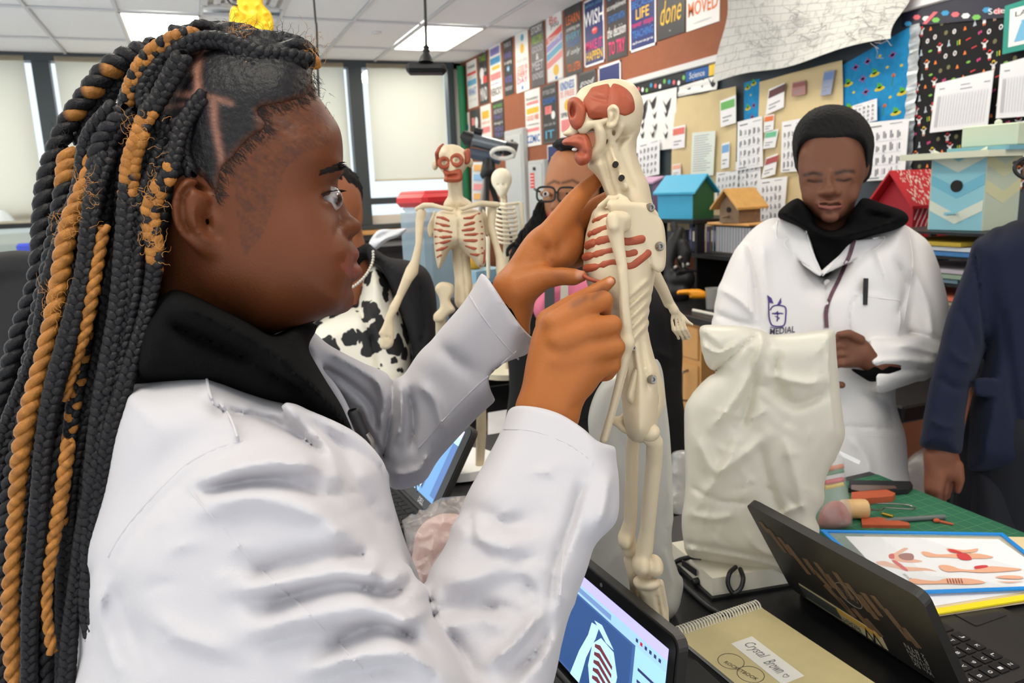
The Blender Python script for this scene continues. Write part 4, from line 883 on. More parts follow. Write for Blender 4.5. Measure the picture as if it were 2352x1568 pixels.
def seam(pts, d0, d1, r=.0011):
    P = spline(np.array(pts, float), 8); q = MB(); q.tube([W(x, y, K.front(x, y, d0, d1)+r*.3) for x, y in P], r, 6); q.build('seam', m_coat, coat, smooth=True)
seam([(250, 1278), (285, 1220), (330, 1165), (395, 1098), (440, 1060), (500, 1030), (560, 1012)], .42, .72); seam([(474, 862), (480, 895), (490, 928)], .42, .72); seam([(505, 925), (530, 960), (548, 1012)], .42, .72)
seam([(438, 1128), (520, 1220), (600, 1310), (690, 1390), (780, 1480), (860, 1560)], .40, .68); seam([(1158, 985), (1225, 990), (1300, 1017), (1352, 1052)], .5, .76); seam([(1362, 1062), (1335, 1140), (1298, 1260), (1284, 1390)], .45, .76)
seam([(1186, 806), (1110, 872), (1035, 945), (962, 1028)], .72, .92); seam([(1078, 678), (1112, 732), (1160, 792), (1192, 826)], .72, .92)
# black fill in the far cuff, standing in for shade inside the sleeve
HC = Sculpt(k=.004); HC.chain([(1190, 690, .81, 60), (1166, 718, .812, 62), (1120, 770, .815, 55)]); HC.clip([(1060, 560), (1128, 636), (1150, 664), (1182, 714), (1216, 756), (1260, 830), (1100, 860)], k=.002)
HC.build('hoodie_or_shade_cuff', m_hoodie, girl, h=.003)
# buttons and stitching
def button(px, py, d, nrm, r, parent, m):
    q = MB(); c = W(px, py, d); q.lathe(c, [(0, .001), (r*.7, .001), (r*.8, .0026), (r, .0022), (r, 0), (0, 0)], nrm, 20); return q.build('button', m, parent, smooth=True)
m_btn = mat('button_white', (232, 226, 216), .3)
button(856, 1092, .640, -CF*.75+CR*.6, .0075, coat, m_btn)
# pen in the coat
e = empty('pen', W(835, 990, .62), 'black pen clipped in the braided student\'s coat front', 'pen'); a, b_ = W(810, 940, .628), W(846, 1024, .640)
q = MB(); q.tube([a, a*.96+b_*.04, a*.9+b_*.1, a*.3+b_*.7, b_], [.0042, .0052, .0054, .0058, .0060], 16); q.build('barrel', m_black, e, smooth=True)
q = MB(); q.tube([a+(a-b_)*.003-CF*.0002, a+(a-b_)*.012], [.0034, .0030], 14); q.build('cap_end', flat((60, 60, 62), .3), e, smooth=True)
q = MB(); c0 = W(842, 995, .632); q.tube([c0, W(852, 1010, .634), W(856, 1030, .638)], [.0022, .0026, .002], 8); q.build('clip', m_steel, e, smooth=True)

q = Sculpt(k=.02)
for sy in (-1, 1): q.wchain([(.0, .74+sy*.08, .95), (.0, .74+sy*.09, .5), (-.01, .74+sy*.09, .12)], [.10, .08, .065])
q.build('trousers', m_hoodie, girl, h=.012)
for sy in (-1, 1):
    q = Sculpt(k=.02); q.wchain([(-.04, .74+sy*.10, .05), (.06, .74+sy*.10, .045), (.16, .74+sy*.10, .035)], [.046, .045, .035]); q.build('shoe', m_black, girl, h=.01)
# ------------------------------------------------------------ hair
C_BLK = np.array(lin((20, 19, 22))); C_GLD = np.array(lin((156, 102, 44))); C_BRN = np.array(lin((112, 72, 44)))
HS = Sculpt(k=.012)
HS.infl([(x+(x-540)*.018, y+(y-400)*.018) for x, y in HEAD], .72, 150, .0795, shape=2.3)
HS.clip([(716, 120), (722, 180), (706, 222), (645, 240), (594, 252), (614, 290), (572, 322), (534, 366), (510, 392), (500, 450), (455, 404), (418, 408), (396, 440), (388, 520), (398, 620), (404, 680), (330, 720), (300, 640), (292, 500), (300, 380), (318, 280), (340, 205), (390, 130), (450, 95), (540, 82), (620, 92), (680, 118)], k=.008)
r = np.random.default_rng(5)
for x, y in ((430, 95), (480, 82), (540, 88), (590, 105), (640, 108), (690, 125), (560, 110), (612, 128), (664, 138), (520, 118)): HS.ell(x, y, .72-.02*r.random(), 32, 22, .03, ang=r.uniform(-30, 30), k=.008)
def paint_hair(V):
    x, y, d = proj(V); c = np.tile(C_BLK, (len(V), 1)); c = c*(1+.3*noise3(V, 250, 4))[:, None]
    for pl, wd, a in (([(456, 122), (452, 170), (455, 215)], 9, .95), ([(410, 216), (455, 216), (500, 226), (530, 236)], 7, .6), ([(490, 236), (494, 290), (506, 350), (512, 385)], 9, .7), ([(420, 240), (360, 250)], 6, .3), ([(300, 240), (280, 300)], 8, .5)):
        dd = seg_d(x, y, np.array(pl, float)); c = mixc(c, (150, 104, 86), np.exp(-(dd/wd)**2)*a*(d < .73)*(1+.35*noise3(V, 500, 8)))
    dd = seg_d(x, y, np.array([(640, 250), (600, 265), (600, 310), (550, 345), (515, 390), (510, 430)], float)); c = mixc(c, (96, 62, 46), np.exp(-(dd/14)**2)*.55)
    ed = seg_d(x, y, spline(np.array([(722, 180), (706, 222), (645, 240), (594, 252), (614, 290), (572, 322), (534, 366), (510, 392), (500, 450), (455, 404)], float), 4)); c = mixc(c, (92, 58, 40), np.clip(1.1-ed/16+.5*noise3(V, 420, 17), 0, 1)*.8)
    return np.clip(c, 0, 1)
V, Q = HS.mesh(.0024, 1); cols = paint_hair(V); x, y, d = proj(V); part = np.minimum(np.minimum(seg_d(x, y, np.array([(456, 122), (452, 170), (455, 215)], float)), seg_d(x, y, np.array([(410, 216), (530, 236)], float))), seg_d(x, y, np.array([(490, 236), (494, 290), (512, 385)], float)))
nz = .0011*noise3(V, 520, 31)+.0009*noise3(V, 900, 33); g_ = V-W(520, 400, .76); g_ /= np.linalg.norm(g_, axis=1)[:, None]; V = V+g_*((nz+.0012)*np.clip(part/14, 0, 1)-.0012)[:, None]
hair = link('hair', meshdata('hair', V, Q, True, None, cols), m_hair, girl)
def braid(pts, gold, wpx=20, pitch=34, label=None, seed=0, taper=.75, parent=None, twist=False):
    """plait of strands along photo points (px, py, depth); gold: function t -> list of three strand colours 0..1"""
    A = np.array([W(*p) for p in pts]); A = spline(A, 14); L = np.concatenate(([0], np.cumsum(np.linalg.norm(np.diff(A, axis=0), axis=1))))
    dm = np.mean([p[2] for p in pts]); m = dm/F; R0 = wpx*m; pit = pitch*m*2; n = int(L[-1]/(pit/11.0)); s = np.linspace(0, L[-1], n)
    C = np.stack([np.interp(s, L, A[:, i]) for i in range(3)], 1); T = np.gradient(C, axis=0); T /= np.linalg.norm(T, axis=1)[:, None]
    cd_ = C-CAM; cd_ /= np.linalg.norm(cd_, axis=1)[:, None]; U = np.cross(T, cd_); U /= np.linalg.norm(U, axis=1)[:, None]; Wd = np.cross(U, T)
    rr = np.random.default_rng(seed); ph = 2*math.pi*s/pit+rr.uniform(0, 6); tt = s/L[-1]; sc = R0*(1-(1-taper)*tt)*(1+.08*np.sin(s*40+seed))
    V, Fc, CC = [], [], []; k8 = 8; off = 0; ns = 2 if twist else 3
    for k in range(ns):
        p = ph+2*math.pi*k/ns
        if twist: c = C+U*(sc*.42*np.sin(p))[:, None]+Wd*(sc*.42*np.cos(p))[:, None]; rad = sc*.62
        else: c = C+U*(sc*.50*np.sin(p))[:, None]+Wd*(sc*.36*np.sin(2*p))[:, None]; rad = sc*(.47+.14*np.abs(np.cos(p)))
        t = np.gradient(c, axis=0); t /= np.linalg.norm(t, axis=1)[:, None]; u = np.cross(t, Wd); u /= np.linalg.norm(u, axis=1)[:, None]+1e-9; v = np.cross(t, u)
        a = np.arange(k8)*2*math.pi/k8
        ring = c[:, None]+rad[:, None, None]*(np.cos(a)[None, :, None]*u[:, None]+np.sin(a)[None, :, None]*v[:, None])
        V.append(ring.reshape(-1, 3)); g = np.array([gold(x)[k % 3] for x in tt])
        g = np.clip(g, 0, 1)[:, None]; cc = C_BLK*(1-g)+C_GLD*g; cc = cc*(1+.28*rr.uniform(-1, 1, len(tt)))[:, None]; CC.append(np.repeat(cc, k8, 0))
        i = np.arange(n-1)[:, None]*k8; j = np.arange(k8)[None]; q = np.stack([i+j, i+(j+1) % k8, i+k8+(j+1) % k8, i+k8+j], -1).reshape(-1, 4)+off; Fc.append(q); off += n*k8
    V = np.concatenate(V); V += .0006*noise3(V, 700, seed)[:, None]*1.0
    return tag(link('braid', meshdata('braid', V, np.concatenate(Fc), True, None, np.concatenate(CC)), m_hair, parent or hair), label)
G0 = lambda t: (0, 0, 0)
def G1(a, b_, st=(1, 1, 1)): return lambda t: tuple(st[k]*(1 if a < t < b_ else 0) for k in range(3))
GA = lambda t: (1, 1, 1)
# visible, traced one by one
BR = [
 # outer left braid, gold flecks near the top
 ([(360, 110, .74), (300, 130, .74), (245, 165, .735), (200, 220, .73), (160, 275, .725), (128, 350, .72), (108, 430, .715), (100, 510, .71), (92, 590, .70), (80, 660, .70), (52, 745, .70), (28, 830, .70), (5, 910, .70), (-20, 1000, .70)], lambda t: (1 if .10 < t < .30 and int(t*30) % 2 else 0, 0, 1 if .26 < t < .3 else 0), 27, 34, 'black braid with gold flecks near the crown, hanging outermost', True),
 # gold and black braid down the side of the head
 ([(450, 80, .68), (400, 92, .665), (345, 125, .66), (310, 175, .655), (292, 230, .655), (278, 290, .66), (262, 360, .66), (245, 440, .655), (232, 540, .65), (222, 640, .645), (200, 740, .64), (182, 850, .635), (165, 960, .63), (150, 1080, .63), (138, 1200, .63)], lambda t: (1 if t < .28 else 0, 1 if t < .20 else (1 if t > .55 else 0), 0), 21, 26, 'gold and black braid running from crown past the side of the head', False),
 ([(420, 130, .65), (390, 180, .645), (362, 230, .64), (335, 270, .635), (318, 320, .63), (302, 370, .63), (296, 430, .63), (290, 520, .625), (280, 620, .62), (268, 720, .615), (250, 830, .61), (232, 940, .605), (215, 1060, .60), (206, 1180, .60), (205, 1300, .60), (220, 1420, .60), (246, 1580, .60)], lambda t: (1 if .12 < t < .26 else 0, 1 if .10 < t < .25 else 0, 1 if .14 < t < .22 else 0), 25, 30, 'black braid with a frizzy gold stretch beside the temple', False),
 ([(470, 220, .645), (440, 255, .64), (415, 300, .632), (402, 350, .626), (388, 400, .622), (362, 440, .62), (345, 490, .62), (352, 545, .62), (356, 600, .62), (348, 660, .62), (330, 740, .615), (306, 820, .61), (282, 900, .605), (258, 980, .60), (238, 1080, .60), (222, 1190, .60), (205, 1290, .60), (200, 1400, .60), (222, 1500, .60), (240, 1600, .60)], lambda t: (1 if .14 < t < .32 else 0, 1 if .18 < t < .3 else 0, 0), 22, 28, 'braid in front of the ear mixing black with short gold strands', False),
 ([(215, 330, .66), (205, 400, .65), (185, 450, .645), (165, 500, .64), (150, 560, .635), (138, 640, .63), (122, 720, .625), (104, 800, .62), (80, 890, .615), (60, 970, .61), (46, 1060, .61), (36, 1180, .61), (28, 1300, .61), (22, 1420, .61), (34, 1600, .61)], GA, 22, 34, 'long all gold braid hanging down the left', True),
 ([(240, 520, .63), (226, 600, .625), (212, 680, .62), (194, 770, .62), (168, 850, .62), (150, 920, .62)], GA, 15, 30, 'short visible gold braid between black ones', True),
 ([(158, 1010, .605), (148, 1090, .60), (136, 1170, .60), (122, 1250, .60), (110, 1330, .60), (108, 1410, .60), (120, 1500, .60)], GA, 16, 30, 'lower thin gold braid ending above the coat hem', True),
 ([(250, 350, .65), (222, 430, .64), (206, 520, .63), (196, 610, .625), (176, 700, .62), (150, 800, .615), (122, 900, .61), (102, 1010, .605), (92, 1130, .60), (84, 1260, .60), (70, 1400, .60), (66, 1600, .60)], G0, 25, 30, None, False),
 ([(160, 350, .70), (150, 420, .69), (140, 480, .685), (125, 560, .68), (112, 640, .675), (95, 720, .67), (80, 800, .665), (55, 900, .66), (35, 1000, .66), (18, 1120, .66), (8, 1300, .66), (5, 1600, .66)], lambda t: (1 if t < .08 else 0, 1 if t < .06 else 0, 0), 24, 30, None, True),
 ([(380, 330, .645), (352, 400, .638), (325, 470, .632), (312, 560, .628), (306, 650, .624), (292, 740, .62), (268, 850, .612), (248, 960, .606), (224, 1080, .60), (196, 1200, .60), (176, 1330, .60), (160, 1460, .60), (150, 1600, .60)], G0, 24, 28, None, False),
]
for i, (p, g, w_, pt, lab, tw) in enumerate(BR): braid(p, g, w_, pt, lab, i, twist=tw)
# the mass behind them
R_ = random.Random(11)
for k in range(24):
    t = k/23; row = k % 3; dd = .655+.03*row+R_.uniform(-.008, .008)
    x0 = 205+190*t+R_.uniform(-8, 8); y0 = 250+70*(1-t)+110*t; xm = 120+215*t; xb = -30+265*t
    P = [(x0+60, y0-70, dd), (x0, y0, dd), (x0-25+20*t, y0+130, dd), (xm, 640, dd), (xm-40+10*t, 820, dd), (xb+30, 1050, dd-.01), (xb+8, 1300, dd-.01), (xb, 1620, dd-.01)]
    braid(P, G0, 22+R_.uniform(-2, 3), 29, None, 40+k, twist=R_.random() < .3)
# plaits lying over the crown
for k, (P, g, w_) in enumerate([
    ([(700, 125, .70), (660, 108, .70), (620, 104, .70), (570, 88, .70), (520, 84, .70), (470, 76, .70), (420, 92, .70), (370, 115, .70), (330, 150, .71)], lambda t: (1 if t < .05 else 0, 0, 1 if .3 < t < .36 else 0), 24),
    ([(708, 140, .685), (672, 132, .675), (640, 130, .67), (600, 128, .665), (560, 112, .665), (515, 96, .67), (470, 92, .67), (430, 104, .665), (390, 130, .66)], G0, 22),
    ([(586, 300, .648), (578, 262, .648), (574, 225, .65), (576, 190, .655), (572, 155, .66), (556, 122, .67), (530, 95, .69)], lambda t: (0, 1 if .52 < t < .58 else 0, 0), 19),
    ([(690, 220, .70), (650, 190, .67), (610, 170, .66), (575, 150, .66), (540, 120, .67), (500, 100, .68)], G0, 19),
    ([(712, 150, .735), (700, 118, .735), (655, 98, .735), (600, 92, .74), (560, 78, .74), (500, 74, .74), (440, 82, .74), (380, 110, .75), (300, 160, .75), (230, 240, .745), (190, 330, .74)], lambda t: (1 if t < .06 else 0, 1 if t < .04 else 0, 1 if .26 < t < .33 else 0), 25),
    ([(352, 300, .65), (330, 220, .655), (352, 170, .66), (400, 120, .67), (440, 90, .69)], G0, 22), ([(300, 330, .67), (290, 250, .675), (310, 190, .68), (360, 140, .69)], G0, 22), ([(440, 400, .634), (420, 350, .636), (425, 300, .64), (430, 260, .645)], G0, 17)]):
    braid(P, g, w_, 26, None, 80+k, 1.0)
# loose frizz
L = []; R_ = random.Random(2)
def curl(x, y, d, ln, cl):
    P = []; a = R_.uniform(0, 6.3); px, py = x, y
    for s in range(7): P.append(W(px, py, d)); a += R_.uniform(-cl, cl); px += ln*math.cos(a); py += ln*math.sin(a)-1.5
    return spline(P, 3)
for k in range(110):
    t = R_.random(); L.append(curl(330+390*t, 110-38*math.sin(t*2.7)+R_.uniform(-4, 8)+30*max(0, t-.85)*4, R_.uniform(.68, .74), 6, 1.0))
for k in range(40): L.append(curl(R_.uniform(700, 775), R_.uniform(200, 285), .70, 4, 1.4) if k < 14 else curl(R_.uniform(105, 150), R_.uniform(280, 420), .71, 5, 1.3))
EP = spline(np.array([(722, 180), (706, 222), (645, 240), (594, 252), (614, 290), (572, 322), (534, 366), (510, 392), (500, 450)], float), 8)
for k in range(520):
    x, y = EP[R_.randrange(len(EP))]; x += R_.gauss(0, 7)-2; y += R_.gauss(0, 7)-2; a_ = math.radians(R_.uniform(20, 75)); P = []
    for s_ in range(4): P.append(W(x, y, S.front(x, y, .58, .76, 120)-.0012)); x += 7*math.cos(a_); y += 7*math.sin(a_); a_ += R_.uniform(-.3, .3)
    L.append(P)
hairs('loose_hair', L, flat((30, 24, 22)), hair, .00022, kind='stuff')
L = [curl(R_.gauss(x, 16), R_.gauss(y, 26), d-.014, 6, 1.3) for x, y, d in ((320, 300, .625), (350, 450, .61), (345, 560, .605), (200, 430, .63), (145, 520, .625), (120, 690, .62), (715, 130, .70), (550, 80, .69)) for k in range(26)]
hairs('loose_hair', L, flat((176, 118, 50)), hair, .00022, kind='stuff')
# ============================================================ anatomy models
m_bone = mat('bone_plastic', (208, 191, 160), 0.5, bump=0.05, bscale=300, sss=.05)
m_clay = mat('terracotta_clay', (158, 74, 46), 0.55, noise=.06, nscale=60, bump=0.25, bscale=90)
def bolt(px, py, d, r, parent, n=None):
    n = -CF*.92+CR*.3 if n is None else n; q = MB(); c = W(px, py, d); q.lathe(c, [(0, .0015), (r*.42, .0015), (r*.45, .0035), (r*.8, .0040), (r, .002), (r, -.004)], n, 20); return q.build('bolt', m_steel, parent, smooth=True)
big = empty('anatomy_model', W(1500, 1560, .95)*np.array((1, 1, 0))+np.array((0, 0, .93)), 'large cream anatomy model with clay muscles held by the braided student', 'model')
SKP = [(1325, 216), (1341, 199), (1386, 184), (1421, 181), (1453, 191), (1470, 214), (1478, 240), (1475, 276), (1464, 304), (1440, 316), (1400, 312), (1372, 300), (1340, 304), (1318, 306), (1310, 290), (1314, 262), (1316, 238)]
T_ = Sculpt(k=.005)
T_.infl(SKP, .80, 70, .036, step=2)
T_.infl([(1292, 308), (1312, 293), (1335, 296), (1345, 320), (1340, 350), (1322, 330), (1308, 316)], .80, 18, .014, step=2)
T_.chain([(1340, 296, .777, 13), (1350, 288, .772, 11), (1368, 281, .768, 6), (1396, 277, .768, 6)], k=.003)
T_.infl([(1366, 290), (1382, 288), (1393, 306), (1390, 334), (1376, 356), (1352, 366), (1338, 372), (1336, 360), (1356, 346), (1366, 328)], .778, 12, .008, dpts=[(1385, 300, .772), (1340, 370, .79)], step=2)
T_.chain([(1392, 280, .775, 8), (1398, 300, .775, 7), (1402, 318, .78, 6)], k=.004); T_.chain([(1424, 292, .772, 9), (1420, 310, .776, 6), (1410, 322, .78, 4)], k=.004)
# neck and nape
T_.infl([(1350, 378), (1366, 345), (1392, 318), (1440, 306), (1468, 296), (1460, 330), (1463, 356), (1475, 392), (1489, 420), (1497, 458), (1503, 500), (1440, 500), (1404, 480), (1392, 450), (1380, 420), (1366, 400), (1352, 386)], .806, 42, .030, step=2)
for p, w_, a in (([(1384, 350), (1398, 400), (1412, 450)], 5, -.003), ([(1400, 330), (1410, 360), (1424, 400), (1444, 440)], 5, .0035), ([(1372, 372), (1388, 420), (1400, 455)], 5, .002), ([(1432, 316), (1420, 345), (1440, 400), (1458, 440)], 6, -.0025), ([(1440, 330), (1452, 380), (1468, 430)], 7, .001)):
    T_.stroke(p, w_, a, (.74, .80))
for x, y in ((1414, 377), (1428, 408), (1435, 430)): T_.ell(x, y, .772, 8, 8, .008, k=.003)
# trunk
T_.infl([(1368, 478), (1354, 508), (1344, 545), (1340, 600), (1345, 640), (1362, 680), (1400, 722), (1416, 780), (1424, 850), (1440, 1000), (1502, 1000), (1516, 870), (1503, 820), (1491, 770), (1490, 720), (1500, 660), (1508, 600), (1502, 520), (1470, 470), (1420, 462)], .81, 58, .046, step=2, shape=2.2)
for k in range(5): T_.stroke([(1432, 690+26*k), (1460, 668+26*k), (1492, 640+24*k)], 6, .0022, (.74, .82)); T_.stroke([(1432, 703+26*k), (1460, 681+26*k), (1492, 653+24*k)], 5, -.002, (.74, .82))
for p in ([(1450, 790), (1455, 850), (1450, 930)], [(1470, 770), (1480, 830), (1490, 900)]): T_.stroke(p, 8, -.004, (.74, .82)); 
T_.chain([(1450, 775, .770, 9), (1452, 800, .768, 8)], k=.004)
# collar bone, scapula
T_.chain([(1369, 492, .785, 7), (1380, 474, .778, 8), (1400, 458, .772, 8), (1424, 451, .768, 7), (1436, 460, .766, 9), (1404, 470, .762, 8)], k=.004)
T_.infl([(1399, 466), (1439, 464), (1484, 470), (1511, 494), (1525, 517), (1530, 562), (1528, 612), (1514, 626), (1497, 614), (1489, 584), (1474, 556), (1450, 538), (1424, 524), (1405, 500)], .772, 9, .006, dpts=[(1400, 480, .760), (1525, 520, .779), (1510, 620, .782)], step=2, k=.0015)
T_.chain([(1404, 470, .760, 9), (1430, 474, .762, 8), (1460, 474, .768, 8), (1490, 474, .778, 7), (1508, 492, .782, 5)], k=.004)
T_.chain([(1404, 468, .764, 6), (1410, 455, .772, 5), (1420, 450, .776, 5)], k=.003)
trunk = T_.build('trunk_and_skull', m_bone, big, h=.0016, smooth=1)
m_dark = flat((26, 22, 20), .8)
def socket(px, py, r, parent, S_, d0, d1, ry=1.0):  # black disc on the surface, standing in for shade inside a vertebra hole
    d = S_.front(px, py, d0, d1); q = MB(); c = W(px, py, d); a = np.arange(18)*math.pi/9
    V = [c-CF*.0006+r*(np.cos(t)*CR+np.sin(t)*CU*ry) for t in a]+[c+CF*.004+r*(np.cos(t)*CR+np.sin(t)*CU*ry) for t in a]
    q.add(V, [tuple(range(18))]+[(i, (i+1) % 18, 18+(i+1) % 18, 18+i) for i in range(18)]); return q.build('socket_shade_disc', m_dark, parent)
for x, y in ((1414, 377), (1428, 408)): socket(x, y, .0030, big, T_, .72, .86)
q = Sculpt(k=.003)
q.infl([(1391, 250), (1408, 239), (1421, 247), (1423, 268), (1415, 289), (1400, 297), (1391, 287), (1396, 270)], .762, 10, .006, dpts=[(1392, 270, .768), (1422, 265, .758)], step=1.5)
q.stroke([(1402, 256), (1412, 258), (1410, 275), (1402, 284)], 5, -.0045, (.74, .78)); q.build('ear', m_bone, big, h=.0013)
# limbs
q = Sculpt(k=.006)
q.chain([(1415, 508, .748, 24), (1414, 534, .746, 19), (1420, 566, .746, 15), (1429, 610, .746, 12), (1433, 655, .748, 12), (1434, 700, .749, 12), (1438, 745, .750, 13), (1440, 788, .752, 15)])
q.chain([(1408, 500, .740, 14), (1410, 520, .738, 12)], k=.004); q.chain([(1430, 505, .752, 20), (1432, 516, .754, 18)], k=.004)
q.stroke([(1425, 620), (1430, 700), (1433, 750)], 4, .002, (.72, .75))
q.chain([(1440, 788, .752, 15), (1437, 812, .754, 12), (1424, 868, .757, 9), (1406, 940, .760, 8), (1386, 1010, .762, 9)]); q.chain([(1448, 790, .756, 8), (1436, 850, .764, 6), (1414, 930, .768, 6), (1390, 1008, .770, 7)], k=.003)
q.build('arm', m_bone, big, h=.0016)
q = Sculpt(k=.005)
q.chain([(1488, 600, .86, 13), (1502, 626, .87, 14), (1522, 662, .885, 12), (1540, 696, .90, 9), (1548, 712, .90, 11)]); q.chain([(1500, 640, .88, 6), (1518, 672, .895, 6), (1532, 700, .90, 7)], k=.003)
for k, (x, y, ex, ey, tx, ty) in enumerate(((1543, 735, 1547, 757, 1556, 770), (1552, 735, 1556, 758, 1566, 772), (1560, 735, 1566, 757, 1575, 771), (1566, 732, 1575, 755, 1581, 766))):
    q.chain([(1548+2*k, 714, .90, 4.5), (x, y, .902, 3.1), (ex, ey, .901, 4.4), (tx, ty, .908, 3.4), (tx+3, ty+7, .918, 3.6)], k=.0008)
q.chain([(1556, 716, .90, 5), (1570, 728, .905, 4.5), (1578, 738, .90, 4.5), (1590, 745, .90, 3)], k=.002); q.build('arm', m_bone, big, h=.0012)
q = Sculpt(k=.006)
q.infl([(1455, 848), (1473, 839), (1507, 843), (1524, 885), (1527, 927), (1520, 950), (1508, 972), (1490, 990), (1464, 965), (1452, 935), (1438, 913), (1446, 880)], .80, 13, .012, dpts=[(1480, 850, .785), (1520, 900, .805), (1480, 980, .80)], step=2)
q.ell(1501, 920, .80, 7, 17, .05, ang=8, k=.002, op=-1)
q.chain([(1414, 966, .81, 9), (1428, 962, .81, 8), (1450, 940, .802, 9)], k=.004); q.chain([(1414, 968, .81, 8), (1432, 986, .806, 8), (1470, 1000, .80, 10)], k=.004)
q.ell(1492, 992, .79, 24, 22, .012); q.stroke([(1470, 950), (1485, 965), (1480, 985)], 4, -.002, (.74, .83)); q.build('pelvis', m_bone, big, h=.0016)
q = Sculpt(k=.006)
q.chain([(1488, 996, .795, 22), (1504, 1015, .80, 19), (1502, 1060, .815, 19), (1494, 1140, .832, 18), (1487, 1215, .85, 17), (1480, 1262, .86, 20)]); q.ell(1472, 1296, .862, 20, 26, .018); q.ell(1503, 1300, .872, 20, 26, .018)
q.ell(1486, 1336, .874, 32, 16, .017, k=.004); q.infl([(1462, 1345), (1480, 1352), (1510, 1345), (1524, 1395), (1536, 1440), (1536, 1580), (1500, 1600), (1486, 1500), (1478, 1420)], .885, 20, .014, dpts=[(1490, 1340, .878), (1520, 1560, .94)], step=2)
q.chain([(1516, 1338, .885, 9), (1528, 1400, .90, 8), (1530, 1500, .925, 7)], k=.003); q.stroke([(1470, 1320), (1490, 1328), (1512, 1322)], 4, -.004, (.82, .92)); q.stroke([(1506, 1362), (1515, 1410), (1518, 1470)], 5, -.005, (.82, .95))
q.ell(1500, 1600, .95, 60, 18, .018); q.build('leg', m_bone, big, h=.0017)
q = Sculpt(k=.006)
q.chain([(1456, 985, .84, 15), (1452, 1040, .85, 15), (1450, 1120, .862, 15), (1448, 1195, .876, 15), (1440, 1228, .882, 18), (1446, 1262, .888, 18)]); q.ell(1436, 1242, .878, 15, 18, .014); q.chain([(1448, 1285, .895, 16), (1456, 1330, .90, 12), (1464, 1420, .925, 11), (1470, 1560, .96, 12)])
q.ell(1450, 1590, .97, 50, 16, .018); q.build('leg', m_bone, big, h=.0019)
for x, y, d, r in ((1514, 566, .771, .0042), (1493, 477, .765, .0040), (1497, 871, .776, .0042)): bolt(x, y, T_.front(x, y, .70, .84)-.0005 if y < 700 else d, r*1.15, big)
bolt(1452, 799, .757, .003, big)
# clay
q = Sculpt(k=.004); q.infl(SKP, .80, 70, .0385, step=2)
q.clip([(1338, 228), (1352, 208), (1364, 197), (1404, 188), (1432, 196), (1453, 217), (1459, 244), (1455, 258), (1436, 267), (1420, 262), (1410, 266), (1393, 274), (1356, 275), (1346, 256), (1340, 242)], k=.0035, step=1.5)
for p, w_, a in (([(1403, 190), (1400, 215), (1398, 236)], 3, -.002), ([(1353, 222), (1375, 228), (1396, 232)], 4, -.0018), ([(1360, 205), (1380, 215), (1396, 210)], 8, .0015), ([(1410, 215), (1440, 225), (1452, 250)], 8, .0013), ([(1350, 245), (1370, 258), (1390, 256)], 7, .0012), ([(1425, 205), (1432, 235)], 5, -.0012)): q.stroke(p, w_, a, (.74, .80))
def clayname(S_, n='clay_muscle', h=.0014): return S_.build(n, m_clay, big, h=h, smooth=1)
clayname(q)
q = Sculpt(k=.003); q.infl([(1304, 232), (1318, 222), (1334, 228), (1346, 243), (1347, 262), (1342, 284), (1334, 297), (1320, 298), (1310, 286), (1304, 262)], .783, 15, .013, dpts=[(1306, 260, .792), (1346, 260, .774)], step=1.5)
q.ell(1316, 250, .772, 7.5, 18, .016, ang=-4, k=.002, op=-1); q.stroke([(1333, 232), (1344, 242)], 4, -.002); q.chain([(1340, 240, .775, 7), (1352, 236, .771, 6)], k=.003); clayname(q)
q = Sculpt(k=.003); q.infl([(1291, 324), (1308, 312), (1332, 303), (1350, 310), (1360, 338), (1357, 368), (1340, 380), (1328, 378), (1318, 362), (1322, 350), (1330, 344), (1312, 334), (1295, 333)], .79, 16, .020, dpts=[(1295, 328, .80), (1358, 340, .78)], step=1.5)
for p in ([(1305, 322), (1325, 318), (1340, 325)], [(1325, 360), (1340, 352), (1352, 356)]): q.stroke(p, 5, -.0015)
q.stroke([(1300, 328), (1320, 330)], 4, .0012); clayname(q)
q = MB(); q.ball(W(1320, 343, .782), (.0032, .003, .0018), 10); q.build('tooth', flat((236, 232, 222), .3), big, smooth=True)
for k, (P, r) in enumerate([([(1364, 509), (1380, 502), (1398, 497)], 6), ([(1355, 539), (1372, 532), (1400, 521)], 7.5), ([(1349, 565), (1372, 556), (1404, 549), (1440, 556), (1472, 549)], 9.5), ([(1343, 591), (1365, 586), (1408, 575), (1438, 584), (1456, 580)], 8.5), ([(1345, 616), (1370, 613), (1408, 602), (1444, 612), (1464, 600), (1487, 581)], 8.5)]):
    q = Sculpt(k=.003); q.chain([(x, y, T_.front(min(max(x, 1346), 1484), y, .70, .84)+(.003 if x < 1430 else .0025), 1.2*r*(.75 if i in (0, len(P)-1) else 1)) for i, (x, y) in enumerate(zip(*spline(np.array(P, float), 4).T))])
    for m_ in range(3): xx = P[0][0]+8+m_*14; q.stroke([(xx, P[0][1]-6), (xx+8, P[0][1]+2)], 3, .0012)
    clayname(q, 'clay_rib_muscle')
q = Sculpt(k=.002); q.chain([(1341, 633, .776, 5.5), (1352, 640, .772, 5.5), (1368, 645, .768, 5), (1388, 648, .766, 4.5), (1398, 647, .766, 4)]); clayname(q, 'clay_strip')
q = MB(); c = W(1505, 1560, .955); q.box((c[0]+.03, c[1]-.02, .9325), (.10, .10, .022), bev=.006); q.build('stand_base', m_black, big)
